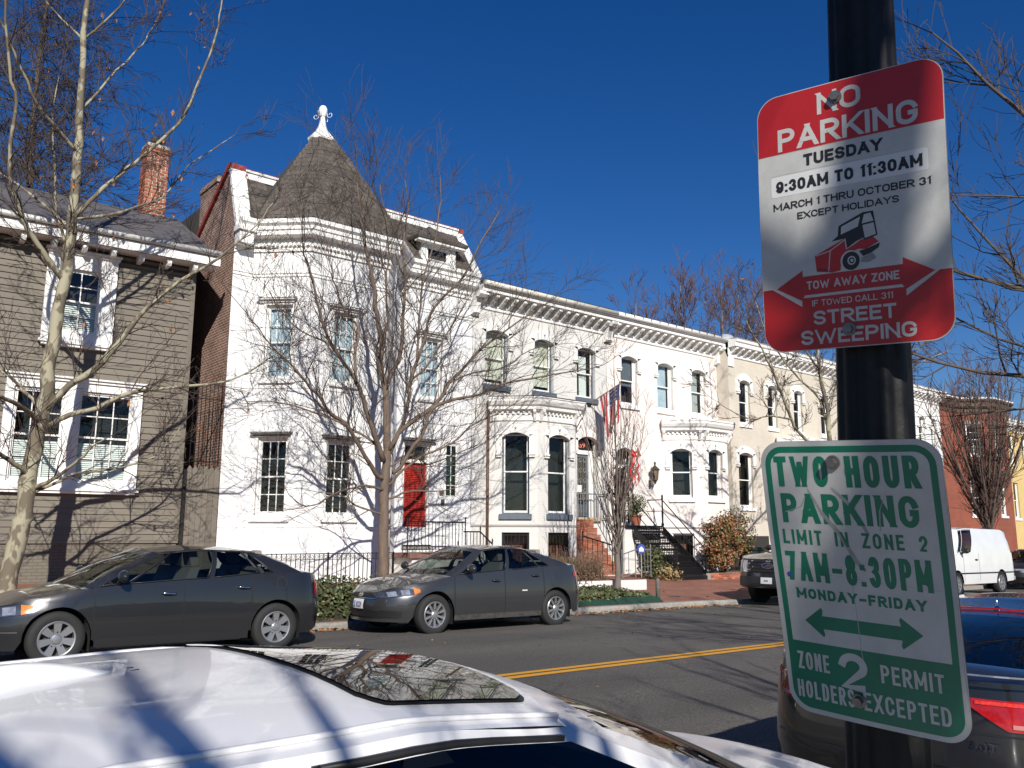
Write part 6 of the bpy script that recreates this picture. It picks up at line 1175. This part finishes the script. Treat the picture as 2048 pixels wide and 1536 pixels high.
# dark fastback ahead
AUD=paint('dark_taupe_paint',(.034,.032,.031),.6,.28)
S_AUD=spec(front=2.47,rear=-2.5,W=1.91,H=1.42,axles=(1.46,-1.45),wr=.34,arch=.39,belt=1.05,bottom=[(-2.5,.33),(-1.2,.2),(1.2,.2),(2.47,.24)],top=[(-2.5,1.00),(-2.25,1.03),(-1.2,1.04),(-.3,1.0),(.8,.95),(1.3,.91),(1.8,.83),(2.2,.74),(2.47,.64)],cowl=1.10,deck=-2.12,roof=(.2,-1.0),rz=[(0,1.28),(.3,1.31),(.65,1.295),(1,1.23)],rw=[(0,.60),(.4,.63),(1,.55)],wins=[(.06,.42),(.45,.72),(.735,.82)],wsbow=.28,pr=(.8,3.0,.3),tail=[(0,.12),(.3,.02),(.55,0),(.8,.02),(1.05,.05)])
aud=mk('parked_fastback','dark taupe fastback seen from behind beside the signpost',7.06,2.36,dz(7.0,2.2),0,S_AUD,AUD)
aud.body(); aud.cabin(CGLD); aud.wheels(-5); aud.seams((1.0,-.1,-1.1)); aud.mirror(.75,.97,AUD)
for sg in (-1,1):
    a_,b_=(.40,.90) if sg>0 else (-.90,-.40)
    lamp=aud.fpatch('taillight',REDL,None,a_,b_,lambda y:.80-.05*(abs(y)-.4)*0+.16*max(0,(.56-abs(y)))/.16*.6,lambda y:.94,False,.008,16); aud.fpatch('lamp_band',M('lamp_bright_red',(.8,.05,.03),.2,.5,60),lamp,a_+.02,b_-.02,.915,.932,False,.013,16); aud.fpatch('lamp_lens',M('lens_clear',(.55,.2,.18),.2),lamp,a_+.28*(sg<0)*0+.12,b_-.18,.815,.835,False,.013,8)  # lamp band is a brighter red strip near the lens top
aud.fpatch('boot_seam',BLACKP,None,-.62,.62,.772,.780,False,.004); aud.fpatch('bumper_seam',BLACKP,None,-.90,.90,.60,.607,False,.004); aud.fpatch('boot_lip',AUD,None,-.66,.66,.995,1.02,False,.02); aud.fpatch('licence_plate',PLATE,None,-.16,.16,.56,.70,False,.012)
lettering(aud.root,'boot_badge','A7',CHROME,lambda a,b:aud.T(aud.xat(.66,.86,False)-.012,-a,b),-.66,-.55,.84,.88,.02); lettering(aud.root,'boot_badge','3.0T',CHROME,lambda a,b:aud.T(aud.xat(.45,.72,False)-.012,-a,b),.38,.52,.70,.74,.02)
a_,b_=aud.roofrows[-2][7],aud.roofrows[-4][7]; q=MB(aud.T); q.lathe([(.03,0),(.028,.006),(.012,.014),(.006,.02),(.004,.055),(.001,.06)],(b_.x-.1,0,b_.z-.012),12); q.build('roof_aerial',CHROME,aud.root,True); q=MB(aud.T); q.tube([on_roof(aud,.985,y/10-.9,.010) for y in range(19)],.008,4); q.build('high_brake_light',REDL,aud.root)
q=MB(aud.T); q.tube([Vector((aud.xat(y,1.03,False)+.02,y,1.045)) for y in [-.62+.062*i for i in range(21)]],.006,4); q.build('chrome_strip',CHROME,aud.root)
# pickup facing us beyond the kerb gap
NAVY=paint('navy_paint',(.006,.008,.022),.1,.25)
S_PIC=spec(front=2.75,rear=-2.95,W=2.03,H=1.95,axles=(1.78,-1.8),wr=.40,arch=.47,zw=.8,belt=1.35,nose=[(0,.12),(.5,.0),(.8,.02),(1.2,.08),(1.35,.2)],tail=[(0,.1),(.5,0),(1.3,.03)],bottom=[(-2.95,.5),(-1.2,.38),(1.2,.38),(2.2,.42),(2.75,.42)],top=[(-2.95,1.36),(-.9,1.36),(.9,1.30),(1.2,1.27),(2.2,1.20),(2.75,1.12)],cowl=1.15,deck=-1.15,roof=(.45,-.95),rz=[(0,1.86),(.3,1.90),(.7,1.90),(1,1.86)],rw=[(0,.70),(.5,.72),(1,.70)],wins=[(.07,.47),(.52,.92)],pf=(.55,3.2,.34),pr=(.3,4,.3),crown=.07,sillin=.02,wsbow=.2,seat=.2)
pic=mk('pickup_truck','navy pickup truck facing the viewer beyond the brick pavement',21.3,12.42,dz(21.3,12.4),ROT,S_PIC,NAVY,cat='truck')
pic.body(); pic.cabin(); pic.wheels(6,tw=.25); pic.mirror(.95,1.3,BLACKP); GRL=M('grille_dark',(.02,.022,.028),.4)
pic.fpatch('grille',GRL,None,-.62,.62,.78,1.10,off=.012)
for i in range(4): pic.fpatch('grille_bar',BLACKP,None,-.60,.60,.81+i*.075,.835+i*.075,off=.03)
pic.patch('headlight',HLG,None,2.36,2.70,.80,1.08,off=.014); pic.fpatch('bumper',M('dark_bumper',(.035,.036,.04),.35,metal=.4),None,-.88,.88,.46,.70,off=.06,m=4); pic.fpatch('bumper_intake',BLACKP,None,-.5,.5,.48,.54,off=.066)
pp=pic.fpatch('licence_plate',PLATE,None,-.16,.16,.53,.68,off=.075); lettering(pp,'plate_mark','••',BLACKP,lambda a,b:pic.T(pic.xat(0,.6)+.085,a,b),-.05,.05,.585,.62)
q=MB(pic.T); q.prism([(.17*math.cos(t*PI/10),.96+.07*math.sin(t*PI/10)) for t in range(20)],0,pic.xat(0,.96)+.03,pic.xat(0,.96)+.045); em=q.build('emblem',CHROME,pic.root); q=MB(pic.T); q.prism([(.15*math.cos(t*PI/10),.96+.055*math.sin(t*PI/10)) for t in range(20)],0,pic.xat(0,.96)+.046,pic.xat(0,.96)+.05); q.build('emblem_field',M('emblem_blue',(.01,.02,.09),.3),em); lettering(em,'emblem_lettering','Ford',CHROME,lambda a,b:pic.T(pic.xat(0,.96)+.053,a,b),-.10,.10,.93,.995,.01,ital=.2)
# white van
WV=paint('white_van_paint',(.70,.71,.71),0,.35)
S_VAN=spec(front=2.55,rear=-2.75,W=1.98,H=2.08,axles=(1.62,-1.60),wr=.36,arch=.42,zw=.8,belt=1.30,nose=[(0,.1),(.5,0),(.8,.03),(1.1,.12),(1.3,.3)],tail=[(0,.05),(.5,0),(1.3,.03)],bottom=[(-2.75,.42),(-1.2,.36),(1.2,.36),(2.55,.4)],top=[(-2.75,1.30),(-1,1.30),(1.4,1.28),(1.7,1.22),(2.2,1.12),(2.55,1.0)],cowl=1.65,deck=-2.68,roof=(1.0,-2.55),rz=[(0,1.98),(.15,2.03),(.9,2.03),(1,1.98)],rw=[(0,.74),(.2,.80),(1,.78)],wins=[(.035,.075),(.09,.245)],pf=(.6,2.8,.36),pr=(.25,4,.3),tum=.02,crown=.07,wsbow=.2,seat=1.1,rcrown=.05)
van=mk('cargo_van','white windowless cargo van parked far down the street',28.5,12.46,dz(28.5,12.4),ROT,S_VAN,WV,cat='van')
van.body(); van.cabin(); van.wheels(8,tw=.24); van.mirror(1.3,1.25,BLACKP); van.seams((1.15,.05)); van.patch('side_moulding',BLACKP,None,-2.6,2.3,.66,.70,off=.008,n=30); van.patch('turn_signal',AMB,None,2.25,2.45,.86,1.02,off=.01); van.patch('headlight',HLG,None,2.40,2.5,.86,1.0); van.fpatch('bumper',BLACKP,None,-.9,.9,.42,.62,off=.06); van.handle(.25,1.08,BLACKP)
DK=paint('dark_maroon_paint',(.02,.012,.012),.3,.3)
dk=mk('parked_sedan','dark car behind the white van at the edge of view',35.6,12.45,dz(35.6,12.4),ROT,S_KIA,DK); dk.body(); dk.cabin(); dk.wheels(5); dk.patch('headlight',HLG,None,1.74,2.15,.60,.72); dk.fpatch('grille',BLACKP,None,-.5,.5,.45,.65); dk.fpatch('licence_plate',PLATE,None,-.16,.16,.36,.48,off=.02)
bn=empty('trash_bin',(27.9,19.3,.0),'dark green wheeled bin before the beige house','bin'); BG=M('bin_green',(.012,.03,.02),.5)
m=MB(); m.prism([(27.3,-.1),(28.0,-.1),(28.08,.95),(27.22,.95)],1,18.9,19.6); m.build('tub',BG,bn); m=MB(); m.box(27.18,28.12,18.82,19.68,.955,1.05); m.build('lid',BG,bn)
# ---------------------------------------------------------------- signpost and its two signs
pm=MB(); rows=[]; NF=12; NP=NF*6
for z in [-.2,.0,.3,.6,.9,1.2,1.5,1.8,2.1,2.4,2.7,3.0,3.4,3.8]:
    r=.0655-.0085*(z-1.1)/1.35; cx,cy=1.412,.737-.034*(z-1.1)
    rows.append([(cx+r*(1-.085*max(0,math.cos(NF*2*PI*i/NP))**.7)*math.cos(2*PI*i/NP),cy+r*(1-.085*max(0,math.cos(NF*2*PI*i/NP))**.7)*math.sin(2*PI*i/NP),z) for i in range(NP+1)])
pm.grid(rows); post=tag(pm.build('sign_post',M('black_post_paint',(.010,.0098,.0095),.5,.4,25,.3,50,spec=.25),None,True),'black fluted metal post carrying the red and green parking signs','post')
mb=MB(); mb.lathe([(.13,-.2),(.13,.0),(.10,.05),(.075,.1),(.07,.12)],(1.412,.78,0),16); mb.build('post_base',M('black_post_paint',(.012,.012,.012),.42),post,True)
def _arc(cx,cy,rx,ry,a,b,n=9): return [(cx+rx*math.cos(R(a+(b-a)*i/n)),cy+ry*math.sin(R(a+(b-a)*i/n))) for i in range(n+1)]
_O=_arc(.5,.68,.5,.32,0,180)+_arc(.5,.32,.5,.32,180,360)+[(1,.68)]
_P=[(0,0),(0,1),(.55,1)]+_arc(.55,.74,.45,.26,90,-90)+[(0,.48)]
GLY={'A':(.74,[[(0,0),(.5,1),(1,0)],[(.17,.30),(.83,.30)]]),'B':(.62,[[(.55,.52),(0,.52)],[(.55,.52)]+_arc(.55,.26,.45,.26,90,-90)+[(0,0),(0,1),(.55,1)]+_arc(.52,.76,.42,.24,90,-90)]),'C':(.64,[_arc(.5,.68,.5,.32,12,180)+_arc(.5,.32,.5,.32,180,348)]),'D':(.64,[[(0,0),(0,1),(.45,1)]+_arc(.45,.66,.55,.34,90,0)+_arc(.45,.34,.55,.34,0,-90)+[(0,0)]]),
'E':(.54,[[(1,1),(0,1),(0,0),(1,0)],[(0,.52),(.88,.52)]]),'F':(.54,[[(1,1),(0,1),(0,0)],[(0,.5),(.88,.5)]]),'G':(.66,[_arc(.5,.68,.5,.32,15,180)+_arc(.5,.32,.5,.32,180,360)+[(1,.46),(.56,.46)]]),'H':(.64,[[(0,0),(0,1)],[(1,0),(1,1)],[(0,.52),(1,.52)]]),'I':(0,[[(.5,0),(.5,1)]]),'K':(.66,[[(0,0),(0,1)],[(1,1),(0,.36)],[(.36,.60),(1,0)]]),'L':(.52,[[(0,1),(0,0),(1,0)]]),'M':(.92,[[(0,0),(0,1),(.5,.18),(1,1),(1,0)]]),'N':(.64,[[(0,0),(0,1),(1,0),(1,1)]]),'O':(.66,[_O]),'0':(.60,[_O]),'P':(.60,[_P]),'R':(.64,[_P,[(.45,.48),(1,0)]]),'S':(.60,[_arc(.5,.75,.5,.25,18,270,14)+_arc(.5,.25,.5,.25,90,-162,14)]),'T':(.58,[[(0,1),(1,1)],[(.5,1),(.5,0)]]),'U':(.64,[[(0,1)]+_arc(.5,.32,.5,.32,180,360)+[(1,1)]]),'W':(1.15,[[(0,1),(.26,0),(.5,.9),(.74,0),(1,1)]]),'X':(.68,[[(0,0),(1,1)],[(0,1),(1,0)]]),'Y':(.70,[[(0,1),(.5,.45),(1,1)],[(.5,.45),(.5,0)]]),'Z':(.58,[[(0,1),(1,1),(0,0),(1,0)]]),
'1':(.22,[[(0,.80),(1,1),(1,0)]]),'2':(.58,[_arc(.5,.70,.5,.30,168,-38,14)+[(0,0),(1,0)]]),'3':(.56,[_arc(.5,.755,.45,.245,162,-90,12)+_arc(.5,.255,.5,.255,90,-162,12)]),'7':(.56,[[(0,1),(1,1),(.35,0)]]),'8':(.58,[_arc(.5,.765,.42,.235,-90,270,18),_arc(.5,.265,.5,.265,90,450,18)]),'9':(.58,[_arc(.5,.68,.5,.32,0,360,18),[(1,.68)]+_arc(.5,.30,.5,.30,0,-158,10)]),':':(0,[[(.5,.0),(.5,.09)],[(.5,.54),(.5,.76)]]),'–':(.5,[[(0,.42),(1,.42)]])}
def glyph_ribbons(body,W,H,t,gap=.13,word=.34):                       # flat strokes filling a box W x H, stroke t*H
    ws=[GLY[c][0] if c!=' ' else 0 for c in body]; n=len(body); g=t*H; fixed=sum((word*H if c==' ' else g) for c in body)+gap*H*(n-1); k=(W-fixed)/max(.01,sum(ws)*H); x=0; out=[]
    for c,w_ in zip(body,ws):
        if c==' ': x+=word*H+gap*H; continue
        lw=w_*H*k
        for li,pl in enumerate(GLY[c][1]):
            P=[Vector((x+g/2+q[0]*lw if w_ else x+g/2,g/2+q[1]*(H-g))) for q in pl]
            if len(pl)<6:
                for si,(a,b) in enumerate(zip(P[:-1],P[1:])):
                    u=(b-a).normalized(); ya,yb=pl[si][1],pl[si+1][1]
                    if abs(u.y)<.3: a,b=a-u*g/2,b+u*g/2; o=Vector((0,g/2))
                    else:
                        if ya in (0,1): a=a-u*(g/2/abs(u.y))
                        if yb in (0,1): b=b+u*(g/2/abs(u.y))
                        o=Vector((min(1.22,1/abs(u.y))*g/2*(.80 if c in 'WM' and si in (0,1,2,3) and abs(u.x)>.02 else .9 if c=='N' and abs(u.x)>.02 else 1),0))
                    out.append(([a-o,b-o],[a+o,b+o],li*4+si))
                continue
            P=[p for i,p in enumerate(P) if i==0 or (p-P[i-1]).length>1e-6]; closed=(P[0]-P[-1]).length<1e-5; m=len(P); Ls=[];Rs=[]
            for i in range(m):
                a=(P[i]-P[i-1]).normalized() if i else ((P[-1]-P[-2]).normalized() if closed else None); b=(P[i+1]-P[i]).normalized() if i<m-1 else ((P[1]-P[0]).normalized() if closed else None)
                na=Vector((-a.y,a.x)) if a else None; nb=Vector((-b.y,b.x)) if b else None; o=nb if na is None else na if nb is None else (na+nb); ref=nb if na is None else na
                if na is not None and nb is not None: o=o/max(.62,o.dot(na)) if o.length>1e-6 else na
                e=Vector((0,0)); 
                if na is None and pl[0][1] not in (0,1) : e=-b*0
                tip=(b*-g/2 if (na is None and abs(b.y)>.6) else a*g/2 if (nb is None and abs(a.y)>.6) else Vector((0,0)))
                Q=P[i]+tip; Ls.append(Q+o*g/2); Rs.append(Q-o*g/2)
            out.append((Ls,Rs,li))
        x+=lw+g+gap*H
    return out
class Sign:
    def __init__(s,name,label,c,r,u,w,h,bend):
        s.c=Vector(c); s.r=Vector(r).normalized(); u=Vector(u); s.u=(u-s.r*u.dot(s.r)).normalized(); s.n=s.r.cross(s.u); s.w,s.h=w,h; s.bend=bend; s.root=empty(name,c,label,'sign')
    def P(s,x,y,d=0):                                                  # x,y in 0..1 from the top left
        return s.c+s.r*((x-.5)*s.w)+s.u*((.5-y)*s.h)+s.n*((d*.22 if d>0 else d)+s.bend(x,y))
    def rr(s,x0,x1,y0,y1,r,n=8):                                       # rounded rectangle outline, r in metres
        rx,ry=r/s.w,r/s.h; out=[]
        for cx,cy,a0 in ((x1-rx,y0+ry,-90),(x1-rx,y1-ry,0),(x0+rx,y1-ry,90),(x0+rx,y0+ry,180)):
            for i in range(n+1): a=R(a0+90*i/n); out.append((cx+rx*math.cos(a),cy+ry*math.sin(a)))
        return out
    def fill(s,name,mat,poly,d,par=None,cells=14):                      # clip a polygon into strips so that it can follow the bend
        m=MB(); ys=[p[1] for p in poly]; y0,y1=min(ys),max(ys); n=len(poly); lv=sorted(set([y0+(y1-y0)*i/(cells*2) for i in range(cells*2+1)]+ys)); lv=[v for i,v in enumerate(lv) if i==0 or v-lv[i-1]>1e-6]
        for a,b in zip(lv[:-1],lv[1:]):
            mid=(a+b)/2; xs_=[]
            for i in range(n):
                p,q=poly[i],poly[(i+1)%n]
                if (p[1]-mid)*(q[1]-mid)<0:
                    f=lambda y:p[0]+(q[0]-p[0])*(y-p[1])/(q[1]-p[1]); xs_.append((f(mid),f(a),f(b)))
            xs_.sort()
            for k in range(0,len(xs_)-1,2):
                l,rt=xs_[k],xs_[k+1]; k2=max(1,int((rt[0]-l[0])*10))
                for t in range(k2):
                    u,v=t/k2,(t+1)/k2; m.quad(s.P(l[2]+(rt[2]-l[2])*u,b,d),s.P(l[2]+(rt[2]-l[2])*v,b,d),s.P(l[1]+(rt[1]-l[1])*v,a,d),s.P(l[1]+(rt[1]-l[1])*u,a,d))
        return m.build(name,mat,par or s.root)
    def text(s,body,mat,x0,x1,y0,y1,off=.17,space=1.0,d=.0022,rot=0):
        W,H=(x1-x0)*s.w,(y1-y0)*s.h; m=MB()
        for k,(Ls,Rs,li) in enumerate(glyph_ribbons(body,W,H,off,.11*space,.30*space)):
            dd=d+.0003*(li+1)
            for i in range(len(Ls)-1): m.quad(*[s.P(x0+q.x/s.w,y1-q.y/s.h,dd) for q in (Rs[i],Rs[i+1],Ls[i+1],Ls[i])])
        return m.build('lettering',mat,s.root)
    def bolt(s,x,y,mat):
        m=MB(); c=s.P(x,y,0)
        for r,a,b in ((.011,.001,.004),(.0075,.004,.011)):
            k=6 if r<.01 else 14; P=[s.r*math.cos(2*PI*i/k)*r+s.u*math.sin(2*PI*i/k)*r for i in range(k)]
            m.add([c+p+s.n*a for p in P]+[c+p+s.n*b for p in P],[tuple(range(k,2*k))]+[(i,(i+1)%k,(i+1)%k+k,i+k) for i in range(k)])
        m.build('bolt',mat,s.root)
    def plate(s,mat,edge,rad):
        o=s.rr(0,1,0,1,rad,10); s.fill('plate',mat,o,0); m=MB(); n=len(o); m.add([s.P(x,y,0) for x,y in o]+[s.P(x,y,-.003) for x,y in o],[(i,(i+1)%n,(i+1)%n+n,i+n) for i in range(n)]); m.build('plate_edge',edge,s.root); s.fill('plate_back',edge,o,-.0031)
SWH=M('sign_sheeting',(.43,.43,.41),.5,.16,22,.05,200,thr=(.2,.8)); SRED=M('sign_red',(.36,.012,.014),.42,.10,8,.05,200); SBLK=M('sign_black',(.012,.012,.014),.5); SGRN=M('sign_green',(.0,.135,.075),.42,.16,9,.08,200); ALU=M('sign_aluminium',(.42,.42,.42),.4,metal=.7); BOLT=M('galvanised_bolt',(.20,.19,.18),.4,.3,60,metal=.7); STK=M('sticker_white',(.56,.56,.55),.35)
sg=Sign('parking_sign','red and white no parking sign with a street sweeper, upper of the two signs',(1.31,.686,2.008),(.196,-.981,-.049),(-.067,-.071,.993),.305,.457,lambda x,y:.004*math.sin(x*3+1)+.003*math.sin(y*4))
sg.plate(SWH,ALU,.036)
def half_rr(S,y0,y1,top):
    o=S.rr(0.004,.996,.003,.997,.0355,10); return [(x,min(max(y,y0),y1)) for x,y in o]
sg.fill('red_band',SRED,half_rr(sg,.0,.234,1),.0010)
AR=[(.085,.757),(.237,.698),(.237,.722),(.765,.722),(.765,.698),(.918,.757)]
sg.fill('red_field',SRED,[(x,y) for x,y in half_rr(sg,.757,1.0,0)],.0010)
sg.fill('arrow_outline',SWH,[(.06,.757),(.085,.757),(.243,.80),(.243,.785),(.758,.785),(.758,.80),(.918,.757),(.94,.757),(.775,.835),(.775,.803),(.228,.803),(.228,.835)],.0014)
sg.fill('arrow',SRED,AR+[(.765,.816),(.765,.793),(.237,.793),(.237,.816)],.0018)
for b,x0,x1,y0,y1,mt,of in (('NO',.352,.588,.030,.114,SWH,.19),('PARKING',.122,.872,.138,.226,SWH,.19),('TUESDAY',.268,.690,.255,.300,SBLK,.235),('MARCH 1 THRU OCTOBER 31',.085,.920,.427,.455,SBLK,.19),('EXCEPT HOLIDAYS',.222,.762,.474,.500,SBLK,.19),('TOW AWAY ZONE',.258,.745,.742,.773,SWH,.18),('IF TOWED CALL 311',.284,.708,.815,.838,SWH,.15),('STREET',.288,.722,.856,.908,SWH,.19),('SWEEPING',.214,.816,.926,.980,SWH,.19)): sg.text(b,mt,x0,x1,y0,y1,of)
sg.fill('sticker',STK,sg.rr(.075,.912,.322,.402,.004,4),.0012); sg.text('9:30AM TO 11:30AM',SBLK,.105,.885,.341,.386,.235,d=.003); sg.fill('sticker_edge',M('sticker_edge_grey',(.36,.36,.355),.5),[(.078,.2345),(.81,.2345),(.81,.318),(.078,.318),(.078,.3165),(.807,.3165),(.807,.236),(.078,.236)],.0009)  # sticker edge is a thin grey outline around the weekday line
def pic_(name,mat,pts,d): sg.fill(name,mat,[(.31+.34*a,.515+.205*b) for a,b in pts],d)
# little street sweeper, drawn from the sign
pic_('sweeper_body',SRED,[(.02,.95),(.0,.66),(.24,.54),(.48,.42),(.50,.62),(.62,.56),(.74,.48),(.92,.46),(1.0,.56),(.80,.66),(.70,.64),(.55,.68),(.42,.80),(.40,.98),(.28,1.0)],.0016)
pic_('sweeper_front_line',SWH,[(.245,.60),(.26,.60),(.22,.97),(.205,.97)],.0020); pic_('sweeper_front_line',SWH,[(.02,.655),(.25,.595),(.49,.43),(.50,.445),(.255,.61),(.02,.67)],.0021)
pic_('sweeper_engine',SBLK,[(.28,.44),(.40,.34),(.62,.26),(.74,.24),(.76,.46),(.66,.50),(.52,.60),(.50,.42)],.0022); pic_('sweeper_cab',SBLK,[(.38,.38),(.40,.18),(.78,.0),(.94,.0),(.99,.44),(.80,.50),(.74,.42)],.0019); pic_('sweeper_glass',SWH,[(.43,.34),(.44,.20),(.74,.07),(.70,.24)],.0024); pic_('sweeper_glass',SWH,[(.76,.20),(.80,.04),(.90,.03),(.94,.18)],.0024); pic_('sweeper_door',SWH,[(.77,.23),(.94,.21),(.965,.42),(.80,.465)],.0024)
pic_('sweeper_brush',SBLK,[(.70,.68),(.80,.66),(1.02,.58),(1.0,.66),(.88,.74),(.76,.78)],.0022); pic_('sweeper_bristles',M('bristle_grey',(.2,.2,.2),.6),[(.72,.88),(.74,.80),(.90,.74),(.96,.84),(.84,.90)],.0020)
def ell(cx,cy,rx,ry,n=20): return [(cx+rx*math.cos(2*PI*i/n),cy+ry*math.sin(2*PI*i/n)) for i in range(n)]
pic_('sweeper_wheel_edge',SWH,ell(.56,.83,.155,.185),.0022); pic_('sweeper_wheel',SBLK,ell(.57,.835,.135,.165),.0025); pic_('sweeper_wheel_ring',SWH,ell(.58,.83,.065,.08),.0028); pic_('sweeper_wheel_hub',SBLK,ell(.582,.83,.045,.055),.0030); pic_('sweeper_wheel_cap',SWH,ell(.585,.83,.025,.03),.0032); pic_('sweeper_slot',SBLK,[(.03,.90),(.20,.94),(.20,.96),(.03,.92)],.0022)
sg.bolt(.455,.064,BOLT); sg.bolt(.478,.935,BOLT)
gs_=Sign('parking_sign','bent green and white two hour parking sign, lower of the two signs',(1.265,.687,1.3996),(.081,-.964,-.053),(-.239,-.131,.994),.279,.4427,lambda x,y:.004*math.sin(x*3.0-.2)*(y-.5)+.0025*math.sin(y*6+x*2)-.008*(x-.5)**2)
gs_.plate(SWH,ALU,.036); gs_.fill('green_border',SGRN,gs_.rr(.028,.972,.018,.982,.030,8),.0010); gs_.fill('white_field',SWH,gs_.rr(.062,.938,.040,.96,.020,8)[:0] or [(x,min(y,.736)) for x,y in gs_.rr(.062,.938,.041,.95,.020,8)],.0014)
for b,x0,x1,y0,y1,mt,of,sp_ in (('TWO HOUR',.083,.885,.053,.162,SGRN,.20,1.1),('PARKING',.102,.858,.187,.294,SGRN,.20,1.1),('LIMIT IN ZONE 2',.088,.882,.319,.372,SGRN,.18,1.7),('7AM–8:30PM',.085,.886,.400,.508,SGRN,.165,1.0),('MONDAY–FRIDAY',.125,.842,.535,.573,SGRN,.25,1.6),('ZONE',.080,.272,.775,.840,SWH,.15,1.1),('2',.330,.492,.752,.886,SWH,.20,1),('PERMIT',.565,.890,.775,.838,SWH,.15,1.2),('HOLDERS',.060,.402,.882,.946,SWH,.15,1.1),('EXCEPTED',.455,.908,.882,.946,SWH,.15,1.1)): gs_.text(b,mt,x0,x1,y0,y1,of,sp_)
gs_.fill('arrow',SGRN,[(.155,.655),(.26,.602),(.268,.612),(.262,.632),(.70,.632),(.692,.612),(.70,.602),(.81,.655),(.70,.710),(.692,.700),(.70,.680),(.262,.680),(.268,.700),(.26,.710)],.0020)
gs_.bolt(.44,.074,BOLT); gs_.bolt(.43,.915,BOLT)
SCU=M('scuff_grey',(.26,.26,.25),.6,.3,60)
for pts,wd in (([(.27,.170),(.34,.255),(.43,.33),(.50,.42),(.545,.452)],.013),([(.41,.165),(.50,.22),(.56,.29),(.585,.325)],.012),([(.28,.165),(.22,.235),(.12,.255)],.007),([(.71,.165),(.66,.24),(.65,.31)],.006)):
    o=[(x-wd*.8*math.sin(PI*(i+.35)/(len(pts)+.2)),y+wd*.35) for i,(x,y) in enumerate(pts)]+[(x+wd*.8*math.sin(PI*(i+.35)/(len(pts)+.2)),y-wd*.35) for i,(x,y) in list(enumerate(pts))[::-1]]; gs_.fill('scuff',SCU,o,.0026,cells=5)
gs_.fill('hole',SBLK,[(.862+.014*math.cos(t*.6),.478+.010*math.sin(t*.6)) for t in range(10)],.0028,cells=3); gs_.fill('sticker_dot',M('dot_blue',(.03,.06,.3),.5),[(.095+.014*math.cos(t*.6),.488+.010*math.sin(t*.6)) for t in range(10)],.0028,cells=3)
CRK=M('crack_line',(.30,.30,.29),.7)
for pts in ([(.462,.50),(.466,.62),(.470,.74),(.478,.80)],[(.06,.46),(.3,.475),(.6,.49),(.93,.50)],[(.55,.09),(.75,.13),(.95,.18)],[(.60,.06),(.80,.12),(.94,.16)]): gs_.fill('scratch',CRK,[(x-.0022,y-.0006) for x,y in pts]+[(x+.0022,y+.0006) for x,y in pts[::-1]],.0024,cells=4)
